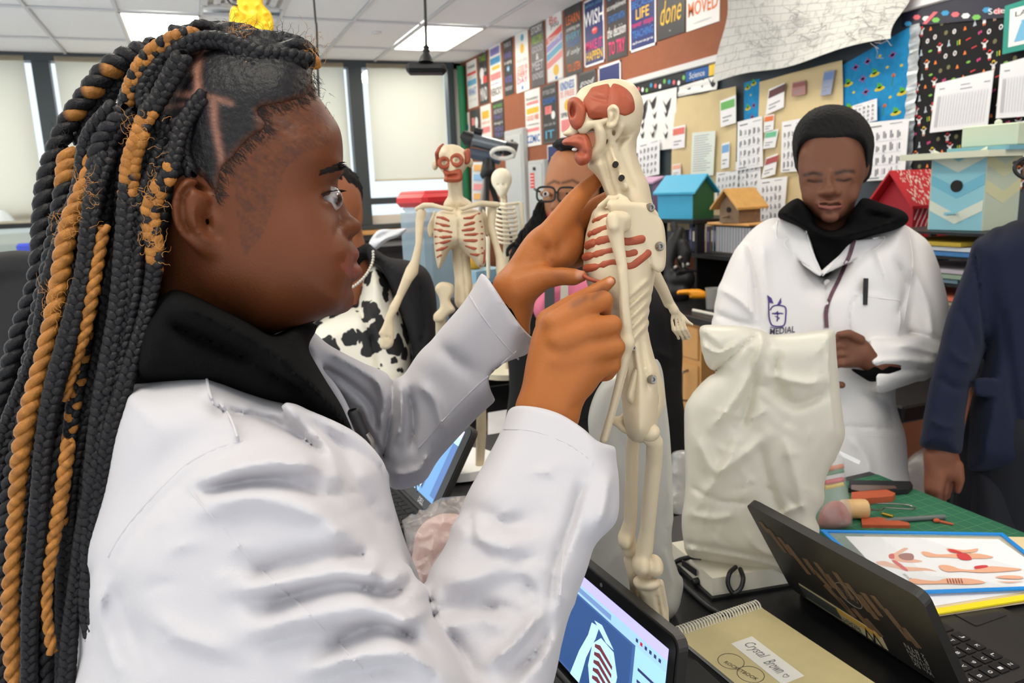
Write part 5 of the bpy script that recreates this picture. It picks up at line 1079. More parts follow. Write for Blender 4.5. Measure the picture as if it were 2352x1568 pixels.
# ------------------------------------------------------------ second model, seen from the front
sec = empty('anatomy_model', W(1040, 1000, 1.75)*np.array((1, 1, 0))+np.array((0, 0, .9)), 'smaller looking cream anatomy model with clay ribs and eye rings facing forward', 'model')
D2 = 1.6; S2 = Sculpt(k=.006)
S2.infl([(1032, 331), (1012, 340), (1004, 357), (1006, 380), (1018, 398), (1024, 414), (1040, 420), (1056, 414), (1064, 396), (1075, 378), (1077, 355), (1056, 336)], D2, 26, .040, step=1.5)
S2.chain([(1043, 410, D2+.005, 16), (1045, 440, D2+.01, 15), (1047, 470, D2+.01, 20)]); S2.infl([(1018, 474), (1030, 452), (1064, 452), (1090, 474), (1060, 482), (1034, 482)], D2+.02, 16, .03)
S2.infl([(1003, 488), (996, 527), (997, 564), (1001, 594), (1008, 619), (1020, 600), (1036, 572), (1054, 567), (1068, 580), (1084, 595), (1098, 612), (1113, 610), (1117, 564), (1112, 518), (1103, 484), (1060, 478), (1040, 480)], D2, 26, .045, step=1.5, k=.004)
S2.stroke([(1050, 478), (1053, 520), (1054, 566)], 2, -.004)
S2.stroke([(1040, 420), (1048, 478)], 2, -.003); S2.stroke([(1032, 425), (1040, 470)], 4, .003); S2.stroke([(1054, 425), (1056, 470)], 4, .003)
S2.chain([(1058, 560, D2+.02, 20), (1060, 600, D2+.03, 20), (1064, 640, D2+.03, 20), (1066, 690, D2+.03, 22)]); S2.stroke([(1062, 580), (1068, 650), (1072, 700)], 2, -.005)
S2.infl([(999, 665), (1004, 653), (1017, 647), (1040, 653), (1041, 674), (1034, 690), (1046, 712), (1030, 724), (1016, 740), (998, 738), (996, 722), (1010, 706), (1008, 683)], D2, 10, .014, step=1.5, k=.003); S2.infl([(1085, 655), (1110, 648), (1128, 655), (1130, 690), (1105, 720), (1090, 700)], D2, 10, .014, step=1.5, k=.003)
S2.chain([(1012, 735, 1.62, 12), (1012, 860, 1.66, 10), (1016, 985, 1.72, 12), (1022, 1105, 1.755, 9)]); S2.chain([(1100, 735, 1.62, 12), (1104, 860, 1.66, 10), (1106, 985, 1.72, 12), (1100, 1105, 1.755, 9)])
S2.chain([(958, 480, D2-.01, 6), (974, 472, D2-.02, 7), (992, 471, D2-.03, 6), (1012, 476, D2-.04, 5), (1037, 481, D2-.045, 5)], k=.003); S2.chain([(1062, 480, D2-.045, 5), (1085, 472, D2-.04, 6), (1104, 467, D2-.03, 7), (1142, 470, D2-.01, 7)], k=.003)
S2.infl([(1000, 480), (990, 500), (982, 520), (984, 540), (992, 546), (998, 520)], D2+.02, 6, .008, k=.002); S2.infl([(1108, 478), (1120, 500), (1124, 530), (1118, 545), (1110, 520)], D2+.02, 6, .008, k=.002)
for x in (999, 1080): S2.ell(x, 380 if x < 1040 else 374, D2, 7, 11, .01, k=.002)
S2.ell(1020, 374, D2-.045, 5, 6, .012, k=.001, op=-1); S2.ell(1049, 368, D2-.045, 5, 6, .012, k=.001, op=-1); S2.stroke([(1033, 331), (1034, 372)], 2, -.002)
S2.build('trunk_and_skull', m_bone, sec, h=.0023)
q = Sculpt(k=.006); q.chain([(968, 488, D2-.01, 11), (964, 505, D2-.01, 10), (962, 560, D2-.02, 8), (954, 600, D2-.02, 10), (946, 622, D2-.02, 15), (936, 640, D2-.03, 12), (918, 680, D2-.03, 9), (904, 708, D2-.04, 11)]); q.infl([(892, 712), (912, 712), (904, 735), (906, 763), (902, 794), (884, 803), (872, 795), (874, 771), (868, 768), (880, 745)], D2-.04, 9, .010, step=1.5, k=.003)
for x, y in ((882, 777), (888, 774), (896, 777), (888, 790)): q.ell(x, y, D2-.052, 1.8, 4, .008, k=.001, op=-1)
q.build('arm', m_bone, sec, h=.003)
q = Sculpt(k=.006); q.chain([(1130, 480, D2, 11), (1128, 520, D2, 9), (1140, 565, D2, 8), (1148, 592, D2, 10), (1153, 622, D2, 14), (1160, 700, D2-.02, 9)]); q.build('arm', m_bone, sec, h=.0035)
def clay2(pts, dd, n='clay_muscle', k=.003):
    q = Sculpt(k=k); q.chain([(x, y, S2.front(x, y, 1.4, 1.7)-.0005, r) for x, y, r in pts]); q.build(n, m_clay, sec, h=.0026)
clay2([(1006, 378, 5), (1003, 352, 5), (1010, 338, 4), (1018, 331, 3)], D2-.02)
q = Sculpt(k=.003); q.infl([(1066, 346), (1079, 342), (1080, 372), (1066, 376)], D2-.022, 6, .012, step=1.5); q.build('clay_muscle', m_clay, sec, h=.0028)
for x, y, r in ((1020, 374, 10.5), (1049, 368, 11.5)):
    q = MB(); q.tube([W(x+r*math.cos(a), y+r*math.sin(a), D2-.040+.004*math.cos(a)*(1 if x < 1030 else -1)) for a in np.linspace(0, 2*math.pi, 25)], .0045, 8); q.build('clay_eye_ring', m_clay, sec, smooth=True)
q = Sculpt(k=.003); q.infl([(1017, 389), (1030, 392), (1045, 388), (1060, 390), (1062, 412), (1050, 419), (1030, 419), (1019, 416), (1021, 404)], D2-.03, 9, .016, step=1.5); q.stroke([(1026, 404), (1052, 403)], 2.5, -.006); q.build('clay_muscle', m_clay, sec, h=.0024)
for P in ([(1004, 499), (1018, 501), (1031, 507)], [(1002, 512), (1018, 517), (1032, 519)], [(998, 526), (1012, 529), (1037, 533)], [(999, 543), (1018, 545), (1037, 543)], [(1001, 559), (1018, 557), (1034, 552)], [(1003, 575), (1014, 572), (1027, 566)], [(1004, 591), (1013, 586)],
          [(1066, 501), (1084, 500), (1101, 490)], [(1067, 517), (1085, 512), (1104, 508)], [(1062, 529), (1085, 526), (1107, 521)], [(1068, 539), (1090, 538), (1108, 536)], [(1066, 552), (1090, 553), (1109, 549)], [(1070, 564), (1090, 571), (1108, 569)], [(1081, 583), (1096, 585), (1110, 580)], [(1112, 575), (1111, 600), (1103, 610)]):
    e_ = len(P)-1; clay2([(x, y, 4.4 if i not in (0, e_) else 3.2) for i, (x, y) in enumerate(P)], D2-.041+(.008 if P[0][0] > 1090 else 0), 'clay_rib_muscle')
q = MB(); c = W(1060, 1150, 1.80); q.tube([(c[0], c[1], .945), (c[0], c[1], .925)], .09, 24); q.build('stand_base', m_white, sec)
# ------------------------------------------------------------ small white skeleton further back
m_bonew = mat('white_bone_plastic', (236, 228, 204), .5)
sk = empty('skeleton_model', W(1160, 760, 2.5)*np.array((1, 1, 0))+np.array((0, 0, 1.0)), 'small white plastic skeleton standing behind the smaller model', 'skeleton')
D3 = 2.62; q = Sculpt(k=.01); q.ell(1152, 412, D3, 24, 26, .035); q.infl([(1136, 420), (1168, 420), (1164, 446), (1154, 454), (1144, 448)], D3-.01, 12, .025)
for x in (1144, 1158): q.ell(x, 424, D3-.035, 4, 4, .014, k=.002, op=-1)
q.build('skull', m_bonew, sk, h=.004)
q = MB(); q.tube([W(1154, 445, D3), W(1160, 500, D3+.02), W(1164, 560, D3+.02), W(1160, 640, D3+.02), W(1160, 740, D3+.04)], [.010, .010, .012, .012, .012], 8); q.build('spine', m_bonew, sk, smooth=True)
for k in range(9):
    y = 474+10*k; w_ = 20+6*math.sin(k/8*3); q = MB()
    q.tube([W(1161+w_*math.cos(a)*1.05, y+5*math.sin(a)+3*math.cos(a), D3-.045*math.sin(a)) for a in np.linspace(-.6, math.pi+.6, 15)], .0046, 6); q.build('rib', m_bonew, sk, smooth=True)
q = MB(); q.tube([W(1126, 466, D3), W(1160, 470, D3-.03), W(1194, 466, D3)], .006, 8); q.build('collar_bone', m_bonew, sk, smooth=True)
for x, x2 in ((1122, 1118), (1196, 1200)): q = MB(); q.tube([W(x, 466, D3), W(x2, 540, D3), W(x2+2, 546, D3), W(x2+4, 640, D3-.02)], [.010, .007, .009, .006], 8); q.build('arm', m_bonew, sk, smooth=True)
q = MB(); q.tube([W(1146, 660, D3), W(1150, 700, D3), W(1172, 700, D3), W(1176, 660, D3)], .014, 8); q.build('pelvis', m_bonew, sk, smooth=True)
c = W(1160, 740, D3+.04); q = MB(); q.tube([np.array((c[0], c[1], c[2])), np.array((c[0], c[1], .93))], .01, 8); q.tube([(c[0], c[1], .94), (c[0], c[1], .921)], .1, 20); q.build('stand', m_bonew, sk, smooth=True)
# ============================================================ people behind
m_skin2 = mat('skin_dark', None, 0.55, attr='col', spec=0.3, sss=0.08, bump=0.08, bscale=300)
m_suit = mat('navy_suit_cloth', (26, 31, 50), 0.85, spec=.15, bump=0.15, bscale=900, sheen=.05)
m_trouser = mat('black_trouser_cloth', (20, 21, 28), 0.9)
m_afro = mat('afro_hair', (17, 15, 15), 0.95, bump=0.9, bscale=160)
m_purple = flat((74, 58, 128), .6)
def legs(parent, x, y, top, rad=.085, m=None):
    q = Sculpt(k=.02)
    for s_ in (-1, 1): q.wchain([(x+s_*.09, y, top), (x+s_*.10, y, .5), (x+s_*.10, y, .1)], [rad*1.15, rad*.9, rad*.75])
    q.build('trousers', m or m_trouser, parent, h=.014)
    for s_ in (-1, 1): q = Sculpt(k=.02); q.wchain([(x+s_*.1, y+.05, .05), (x+s_*.1, y-.14, .04)], [.048, .040]); q.build('shoe', m_black, parent, h=.012)
def skincol(rgb, dark=None, amp=.05):
    def f(V):
        c = np.tile(np.array(lin(rgb)), (len(V), 1))*(1+amp*noise3(V, 40, 5))[:, None]
        if dark:
            x, y, d = proj(V)
            for pl, wd, col, a in dark: c = mixc(c, col, np.exp(-(seg_d(x, y, np.array(pl, float))/wd)**2)*a)
        return np.clip(c, 0, 1)
    return f
# ---- student with the short afro
DB = 1.80
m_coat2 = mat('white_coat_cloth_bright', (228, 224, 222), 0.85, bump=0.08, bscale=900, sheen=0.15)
boy = empty('person', W(1900, 700, DB+.05)*np.array((1, 1, 0)), 'young man with short afro in white lab coat and black hoodie looking down', 'person')
q = Sculpt(k=.02)
q.infl([(1834, 340), (1833, 375), (1836, 421), (1846, 461), (1864, 489), (1886, 507), (1907, 512), (1928, 506), (1944, 494), (1961, 468), (1979, 429), (1990, 380), (1988, 330), (1960, 280), (1910, 262), (1860, 280)], DB, 62, .090, step=2, shape=3.2)
q.infl([(1900, 395), (1895, 420), (1886, 436), (1886, 447), (1905, 452), (1925, 447), (1926, 436), (1914, 420), (1910, 395)], DB-.088, 11, .017, k=.010, step=1.5)
q.ell(1905, 440, DB-.104, 12, 9, .012, k=.008); q.ell(1888, 443, DB-.092, 7, 6, .008, k=.005); q.ell(1923, 443, DB-.092, 7, 6, .008, k=.005)
q.chain([(1880, 468, DB-.088, 4), (1895, 464, DB-.097, 5), (1907, 466, DB-.099, 5), (1920, 463, DB-.097, 5), (1935, 468, DB-.088, 4)], k=.006); q.chain([(1884, 474, DB-.088, 4), (1907, 477, DB-.100, 7), (1931, 473, DB-.088, 4)], k=.006)
q.stroke([(1879, 470), (1895, 469), (1907, 471), (1920, 469), (1936, 469)], 2.5, -.004)
for x in (1870, 1940): q.ell(x, 412, DB-.078, 18, 8, .014, k=.010); q.stroke([(x-16, 414), (x, 418), (x+15, 412)], 2.5, -.003); q.stroke([(x-18, 404), (x, 400), (x+18, 402)], 5, .003)
q.ell(1907, 500, DB-.075, 18, 12, .016, k=.012); q.ell(1860, 450, DB-.06, 16, 20, .016, k=.012); q.ell(1955, 446, DB-.06, 16, 20, .016, k=.012)
q.infl([(1980, 372), (1994, 366), (1997, 385), (1990, 408), (1980, 408)], DB+.01, 6, .012, k=.004, step=1.5)
q.chain([(1905, 480, DB+.03, 48), (1905, 600, DB+.06, 48)], k=.02)
q.wchain([W(1900, 700, DB+.08), W(1910, 1000, DB+.1)], [.08, .10], k=.03)
# hand and forearm
q.chain([(2060, 830, DB-.09, 20), (2010, 836, DB-.12, 24), (1975, 810, DB-.13, 28)], k=.01)
q.infl([(1996, 790), (1970, 768), (1940, 760), (1920, 765), (1918, 800), (1922, 838), (1950, 845), (1985, 838), (2000, 820)], DB-.13, 20, .022, k=.008, step=2)
for k, (x, y) in enumerate(((1922, 775), (1918, 795), (1918, 815), (1924, 834))): q.chain([(1955, 785+14*k, DB-.135, 12), (1932, y, DB-.150, 10), (1912, y+6, DB-.135, 8)], k=.003)
q.chain([(1975, 780, DB-.15, 12), (1950, 766, DB-.16, 10), (1928, 768, DB-.165, 8)], k=.004); q.chain([(1905, 880, DB-.1, 9), (1934, 884, DB-.11, 8)], k=.004)
for p in ((1940, 778, 1922, 782), (1940, 798, 1920, 800), (1942, 820, 1922, 822)): q.stroke([p[:2], p[2:]], 3, -.003, (1.5, 1.7))
q.build('body', m_skin2, boy, h=.0034, paint=skincol((112, 72, 54), [([(1848, 402), (1868, 397), (1886, 400)], 5, (26, 18, 16), .9), ([(1920, 398), (1940, 393), (1960, 394)], 5, (26, 18, 16), .9), ([(1882, 476), (1907, 479), (1933, 475)], 6, (150, 88, 84), .6), ([(1856, 415), (1872, 418), (1888, 416)], 3, (30, 20, 18), .8), ([(1922, 413), (1938, 415), (1954, 411)], 3, (30, 20, 18), .8)]))
q = Sculpt(k=.02); q.infl([(1822, 345), (1829, 293), (1857, 257), (1897, 241), (1939, 243), (1975, 261), (2000, 293), (2008, 330), (2001, 364), (1988, 388), (1978, 345), (1957, 334), (1905, 338), (1850, 336), (1838, 356), (1834, 385)], DB+.01, 30, .105, step=2); q.infl([(1826, 340), (1835, 290), (1880, 262), (1940, 262), (1985, 295), (2000, 350), (1985, 420), (1850, 420)], DB+.06, 50, .06)
V, Q = q.mesh(.0042, 1); V = V+.0022*noise3(V, 420, 2)[:, None]*(V-W(1910, 330, DB))/.1; link('hair', meshdata('hair', V, Q), m_afro, boy)
H = Sculpt(k=.015)
H.infl([(1786, 498), (1808, 467), (1836, 455), (1856, 480), (1880, 512), (1907, 524), (1935, 512), (1966, 472), (1984, 454), (2027, 467), (2076, 485), (2087, 507), (2058, 527), (1991, 543), (1945, 560), (1902, 550), (1848, 525)], DB-.02, 22, .085, step=2); H.infl([(1850, 520), (1900, 535), (1955, 545), (1940, 590), (1890, 640), (1868, 590)], DB-.03, 30, .06)
H.stroke([(1800, 490), (1850, 520), (1905, 545), (1990, 530), (2060, 505)], 7, .008); H.stroke([(1860, 505), (1905, 530), (1960, 505)], 6, -.008); H.stroke([(1990, 490), (2050, 500)], 6, -.006)
H.build('hoodie', m_hoodie, boy, h=.006)
K2 = Sculpt(k=.010)
K2.infl([(2060, 520), (2125, 547), (2152, 596), (2170, 659), (2181, 713), (2182, 784), (2171, 829), (2140, 862), (2110, 870), (2080, 780), (2070, 640)], DB+.02, 40, .062, dpts=[(2090, 560, DB+.06), (2150, 830, DB-.01)])
K2.infl([(2170, 800), (2172, 830), (2134, 864), (2058, 893), (2008, 906), (1975, 895), (1960, 880), (1985, 800), (1992, 780), (2060, 778), (2120, 760)], DB-.06, 36, .052, dpts=[(2150, 830, DB-.01), (1980, 840, DB-.115)])
K2.clip([(1940, 740), (1984, 770), (2000, 800), (2012, 905), (1960, 940), (1930, 860)], k=.003, keep=False)
K2.infl([(1786, 500), (1741, 516), (1705, 552), (1679, 596), (1656, 650), (1638, 721), (1634, 780), (1650, 860), (1720, 1000), (1740, 1240), (2090, 1240), (2086, 1080), (2080, 1000), (2066, 955), (2058, 891), (2100, 780), (2110, 600), (2085, 523), (2040, 520), (1950, 560), (1890, 634), (1850, 530)], DB+.05, 70, .125, step=3)
K2.infl([(1700, 560), (1656, 650), (1638, 721), (1634, 800), (1660, 860), (1740, 850), (1760, 700), (1750, 600)], DB+.0, 40, .065)
# lapels, pockets, folds
K2.infl([(1786, 502), (1850, 528), (1870, 580), (1886, 632), (1860, 620), (1800, 560), (1812, 545), (1784, 545)], DB-.075, 8, .010, dpts=[(1800, 520, DB-.045), (1886, 632, DB-.085)], k=.002, step=2); K2.infl([(1946, 560), (1962, 552), (2024, 545), (2030, 545), (2006, 570), (1890, 632), (1905, 600)], DB-.075, 8, .010, dpts=[(2010, 550, DB-.045), (1890, 632, DB-.085)], k=.002, step=2)
K2.infl([(1964, 676), (2066, 688), (2066, 775), (2050, 778), (1962, 776)], DB-.078, 5, .006, dpts=[(1964, 680, DB-.078), (2066, 688, DB-.066), (1964, 776, DB-.078)], k=.002, step=2)
for pts, w_, a in (([(1893, 637), (1898, 700), (1901, 760)], 3, -.008), ([(1720, 560), (1732, 640), (1740, 740)], 8, -.010), ([(1750, 560), (1760, 660), (1765, 740)], 10, .006), ([(1650, 660), (1700, 690), (1740, 730)], 9, .008), ([(1640, 720), (1690, 740), (1735, 750)], 8, -.008), ([(2060, 600), (2080, 660), (2065, 720)], 8, -.010), ([(2010, 570), (2030, 620), (2040, 660)], 8, .007), ([(2090, 600), (2130, 700), (2140, 780)], 10, .008), ([(2070, 760), (2120, 770), (2170, 790)], 9, -.010), ([(2060, 790), (2110, 800), (2160, 815)], 8, .010), ([(2010, 830), (2080, 826), (2150, 835)], 8, .010), ([(2010, 850), (2080, 850), (2140, 848)], 8, -.008), ([(1990, 900), (2040, 930), (2050, 980)], 10, -.008), ([(1940, 980), (2000, 982), (2070, 986)], 3, -.005), ([(1950, 1000), (1990, 1050), (2000, 1100)], 12, .006)):
    K2.stroke(pts, w_, a)
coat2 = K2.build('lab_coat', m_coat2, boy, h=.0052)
HC = Sculpt(k=.004); HC.chain([(2050, 834, DB-.075, 30), (2012, 840, DB-.10, 36), (1990, 842, DB-.11, 36)]); HC.clip([(1985, 770), (1996, 800), (2000, 850), (1952, 846), (2000, 880), (2009, 905), (2120, 900), (2120, 760)], k=.003); HC.build('hoodie_or_shade_cuff', m_hoodie, boy, h=.006)
dS = lambda x, y: K2.front(x, y, DB-.25, DB+.1)
def decal(name, polys, m, parent, Sx, d0, d1, lift=.0012):
    """thin printed or stitched shapes lying on a sculpted surface"""
    q = MB()
    for P in polys: q.add([W(x, y, Sx.front(x, y, d0, d1)-lift) for x, y in P], [tuple(range(len(P)))])
    return q.build(name, m, parent)
def strip(pts, w_):
    P = spline(np.array(pts, float), 6); T = np.gradient(P, axis=0); T /= np.linalg.norm(T, axis=1)[:, None]; N = np.stack([-T[:, 1], T[:, 0]], 1)*w_
    return [[tuple(P[i]+N[i]), tuple(P[i+1]+N[i+1]), tuple(P[i+1]-N[i+1]), tuple(P[i]-N[i])] for i in range(len(P)-1)]
def seam2(pts, r=.0016, cl=False):
    P = spline(np.array(pts, float), 6, cl); q = MB(); q.tube([W(x, y, dS(x, y)+r*.2) for x, y in P], r, 6); q.build('seam', m_coat2, coat2, smooth=True)
seam2([(1852, 530), (1866, 580), (1888, 634), (1894, 690), (1899, 752)], .0022); seam2([(1786, 506), (1784, 546), (1812, 547), (1802, 562), (1840, 602), (1884, 632)], .0022); seam2([(1950, 562), (1920, 598), (1890, 632)], .0022); seam2([(2004, 548), (2032, 546), (2008, 572), (1950, 602), (1894, 636)], .0022)
seam2([(1964, 678), (2000, 682), (2067, 690)], .0018); seam2([(1964, 678), (1963, 730), (1962, 770)]); seam2([(2067, 690), (2066, 740), (2062, 764)]); seam2([(1742, 520), (1722, 600), (1716, 680), (1730, 742)]); seam2([(2086, 530), (2096, 600), (2086, 680), (2072, 750)]); seam2([(1942, 980), (2000, 983), (2072, 987)], .002); seam2([(1944, 998), (2000, 1001), (2073, 1004)])
lg = [[(1762, 677), (1772, 684), (1777, 697), (1768, 695), (1764, 690)], [(1794, 683), (1795, 695), (1790, 702), (1784, 701)], [(1777, 722), (1783, 716), (1792, 719), (1790, 722), (1783, 722)]]
lg += strip([(1766, 690), (1766, 712), (1768, 735), (1776, 748), (1800, 747), (1805, 725), (1804, 706), (1790, 701), (1776, 703), (1769, 712)], 1.6)+strip([(1773, 720), (1785, 719), (1799, 720)], 1.5)+strip([(1786, 714), (1786, 728), (1785, 738)], 1.3)+strip([(1780, 726), (1790, 730), (1784, 735)], 1.0)+strip([(1769, 751), (1785, 753), (1800, 751)], .8)
decal('coat_emblem', lg, m_purple, coat2, K2, DB-.2, DB+.1, .002)
q = MB(); o = W(1768, 769, dS(1790, 760)-.004); put_text(q, 'MEDIAL', o, W(1826, 763, dS(1826, 760)-.004)-o, W(1769, 754, dS(1768, 756)-.004)-o, 0, 0, .01); q.build('coat_lettering', flat((60, 56, 74)), coat2)
q = MB(); q.lathe(W(1900, 649, dS(1900, 649)-.002), [(0, 0), (.007, .0), (.0078, .002), (.0078, -.003)], -CF, 16); q.build('button', m_btn, coat2, smooth=True)
e = tag(decal('lanyard', strip([(1962, 552), (1952, 585), (1940, 612), (1925, 645), (1908, 680), (1898, 712), (1899, 752)], 4.5), mat('lanyard_cord', (104, 74, 84), .7, noise=.35, nscale=130), None, K2, DB-.25, DB+.1, .003), 'thin purple and brown lanyard hanging on the afro student\'s coat', 'lanyard')
e = empty('pen', W(1987, 670, dS(1987, 660)), 'dark pen in the chest pocket of the afro student', 'pen')
dd = K2.front(1987, 690, DB-.25, DB+.1); q = MB(); q.tube([W(1989, 639, dd-.004), W(1988, 660, dd-.003), W(1987, 700, dd-.002)], [.0052, .0055, .005], 12); q.build('barrel', m_black, e, smooth=True); q = MB(); q.tube([W(1986, 641, dd-.010), W(1984, 672, dd-.010)], .0018, 8); q.build('clip', m_black, e, smooth=True)
c = W(1910, 1000, DB+.1); legs(boy, c[0], c[1]+.02, .85)
# ---- man in the navy suit
DM = 1.62
man = empty('person', W(2330, 900, DM+.05)*np.array((1, 1, 0)), 'man in navy suit with glasses cut by the right picture edge', 'person')
q = Sculpt(k=.02); q.ell(2474, 388, DM+.02, 96, 130, .105); q.ell(2392, 430, DM-.03, 34, 52, .03); q.chain([(2430, 480, DM+.06, 60), (2440, 580, DM+.08, 62)]); q.wchain([W(2440, 650, DM+.1), W(2430, 1100, DM+.12)], [.10, .12])
q.chain([(2190, 900, DM-.0, 38), (2160, 1040, DM-.02, 34)]); q.infl([(2127, 1028), (2196, 1036), (2206, 1075), (2204, 1100), (2185, 1108), (2165, 1112), (2140, 1106), (2124, 1088)], DM-.02, 26, .026, k=.008, step=2)
for pts in ([(2140, 1090, DM-.03, 16), (2136, 1120, DM-.035, 13), (2136, 1148, DM-.02, 9)], [(2156, 1092, DM-.038, 17), (2152, 1125, DM-.045, 14), (2152, 1156, DM-.03, 10)], [(2168, 1092, DM-.02, 15), (2166, 1128, DM-.02, 13), (2164, 1150, DM-.005, 9)], [(2178, 1090, DM+.0, 14), (2176, 1120, DM+.005, 11), (2174, 1140, DM+.015, 8)], [(2196, 1070, DM-.03, 16), (2203, 1100, DM-.035, 12), (2200, 1126, DM-.03, 8)]): q.chain(pts, k=.004)
q.build('body', m_skin2, man, h=.0042, paint=skincol((118, 72, 52)))
J = Sculpt(k=.015)
J.infl([(2480, 500), (2352, 502), (2300, 520), (2262, 545), (2240, 590), (2250, 700), (2262, 800), (2236, 900), (2222, 980), (2218, 1060), (2228, 1085), (2300, 1104), (2480, 1140), (2640, 1100), (2640, 560)], DM+.08, 70, .13)
J.infl([(2296, 524), (2262, 540), (2236, 556), (2220, 605), (2196, 668), (2172, 735), (2156, 802), (2138, 869), (2125, 936), (2117, 990), (2114, 1026), (2160, 1040), (2205, 1046), (2216, 985), (2234, 895), (2262, 802), (2290, 700), (2300, 600)], DM-.01, 46, .060, dpts=[(2270, 560, DM+.04), (2160, 1030, DM-.02)])
J.clip([(2095, 1024), (2116, 1027), (2160, 1036), (2202, 1044), (2214, 1048), (2214, 1120), (2080, 1110)], k=.002, keep=False)
J.infl([(2242, 868), (2296, 872), (2298, 905), (2290, 912), (2240, 908)], DM-.042, 4, .007, k=.002, step=2)
for pts, w_, a in (([(2240, 580), (2250, 680), (2262, 790)], 4, -.010), ([(2180, 800), (2210, 830), (2240, 830)], 9, .007), ([(2150, 860), (2190, 890), (2225, 890)], 9, -.007), ([(2200, 700), (2230, 760), (2240, 800)], 9, -.006), ([(2130, 960), (2170, 980), (2205, 975)], 9, .006), ([(2300, 700), (2320, 850), (2340, 1000)], 14, -.006), ([(2290, 920), (2270, 990), (2260, 1060)], 14, .006)): J.stroke(pts, w_, a)
jk = J.build('suit_jacket', m_suit, man, h=.0056)
for x, y in ((2128, 1018), (2136, 1020)): pass
e = empty('eyeglasses', W(2390, 390, DM-.12), 'black framed glasses on the man in the navy suit', 'glasses')
q = MB(); q.tube([W(2374+44*math.cos(a), 386+26*math.sin(a), DM-.125) for a in np.linspace(0, 2*math.pi, 30)], .0036, 8); q.tube([W(2474+44*math.cos(a), 384+26*math.sin(a), DM-.115) for a in np.linspace(0, 2*math.pi, 30)], .0036, 8); q.tube([W(2426, 380, DM-.125), W(2436, 380, DM-.122)], .004, 8); q.tube([W(2331, 374, DM-.125), W(2334, 372, DM-.06), W(2390, 376, DM+.04)], .004, 8); q.build('frame', m_black, e, smooth=True)
q = MB(); q.add([W(2374+42*math.cos(a), 386+24*math.sin(a), DM-.125) for a in np.linspace(0, 2*math.pi, 24, endpoint=False)], [tuple(range(24))]); q.build('lens', m_glass, e)
c = W(2430, 1100, DM+.12); legs(man, c[0]-.06, c[1], .98, .10)
q = Sculpt(k=.02); q.infl([(2238, 1060), (2320, 1080), (2500, 1080), (2500, 1500), (2300, 1500), (2232, 1240), (2226, 1150)], DM+.08, 60, .10); q.build('trouser_leg', m_trouser, man, h=.01)
# ---- woman with glasses behind the model
DG = 2.3
wg = empty('person', W(1320, 800, DG+.05)*np.array((1, 1, 0)), 'woman with black glasses and long curly black hair behind the large model', 'person')
q = Sculpt(k=.02)
q.infl([(1262, 372), (1252, 414), (1247, 455), (1251, 490), (1264, 516), (1288, 538), (1312, 546), (1340, 536), (1364, 505), (1378, 455), (1376, 400), (1350, 356), (1310, 338), (1280, 346)], DG, 56, .10, step=2)
q.infl([(1278, 440), (1272, 462), (1264, 474), (1268, 482), (1284, 484), (1296, 478), (1294, 464), (1288, 440)], DG-.095, 9, .02, k=.010, step=1.5)
q.chain([(1262, 492, DG-.095, 4), (1275, 489, DG-.105, 5), (1295, 493, DG-.098, 4)], k=.005); q.chain([(1265, 498, DG-.095, 4), (1277, 501, DG-.104, 5), (1292, 498, DG-.098, 4)], k=.005); q.stroke([(1260, 495), (1278, 495), (1298, 495)], 2, -.004)
for x, y in ((1253, 445), (1303, 446)): q.ell(x, y, DG-.086, 14, 8, .012, k=.01)
q.chain([(1318, 530, DG+.03, 40), (1320, 640, DG+.06, 46)]); q.wchain([W(1330, 700, DG+.08), W(1330, 1050, DG+.1)], [.12, .12])
q.build('body', m_skin2, wg, h=.0042, paint=skincol((168, 112, 78), [([(1256, 494), (1276, 494), (1300, 495)], 6, (176, 60, 70), .9), ([(1258, 424), (1272, 416), (1284, 420)], 3.5, (50, 32, 24), .8), ([(1292, 420), (1315, 414), (1335, 424)], 3.5, (50, 32, 24), .8)]))
for x, y in ((1254, 446), (1304, 446)):
    q = MB(); c = W(x, y, DG-.092); q.ball(c, (.011, .009, .009), 12); q.build('eyeball', flat((226, 220, 214), .2), wg, smooth=True); q = MB(); q.ball(c-CF*.007-CR*.002, (.0052, .004, .0052), 10); q.build('iris', flat((40, 24, 18), .2), wg, smooth=True)
q = Sculpt(k=.02); q.infl([(1262, 372), (1282, 345), (1270, 335), (1285, 318), (1330, 322), (1370, 350), (1392, 400), (1400, 480), (1400, 560), (1380, 500), (1376, 410), (1345, 362), (1300, 352)], DG+.02, 18, .09, step=2); q.infl([(1256, 470), (1240, 480), (1210, 512), (1182, 560), (1165, 620), (1180, 660), (1230, 600), (1262, 540)], DG+.02, 18, .05, step=2)
V, Q = q.mesh(.006, 1); V = V+.006*noise3(V, 130, 2)[:, None]*CR+.005*noise3(V, 170, 5)[:, None]*CF; link('hair', meshdata('hair', V, Q), m_afro, wg)
q = MB(); rr = random.Random(4)
for k in range(26):
    x0, y0 = rr.uniform(1240, 1262), rr.uniform(460, 500); x1, y1 = rr.uniform(1160, 1235), rr.uniform(560, 660); P = []
    for t in np.linspace(0, 1, 26): P.append(W(x0+(x1-x0)*t+6*math.sin(t*22+k), y0+(y1-y0)*t+4*math.cos(t*22+k), DG-.02+.008*math.sin(t*20+k)))
    q.tube(P, .006, 6)
q.build('curl', m_afro, wg, smooth=True, kind='stuff')
q = Sculpt(k=.02); q.infl([(1180, 660), (1230, 610), (1290, 600), (1400, 590), (1480, 640), (1556, 700), (1568, 800), (1566, 900), (1570, 1240), (1160, 1240), (1170, 900), (1160, 760)], DG+.08, 70, .13); q.stroke([(1530, 700), (1545, 800), (1540, 860)], 10, -.012); q.stroke([(1500, 800), (1545, 830)], 9, .01); q.build('black_top', mat('black_cloth', (17, 17, 20), .9), wg, h=.009)
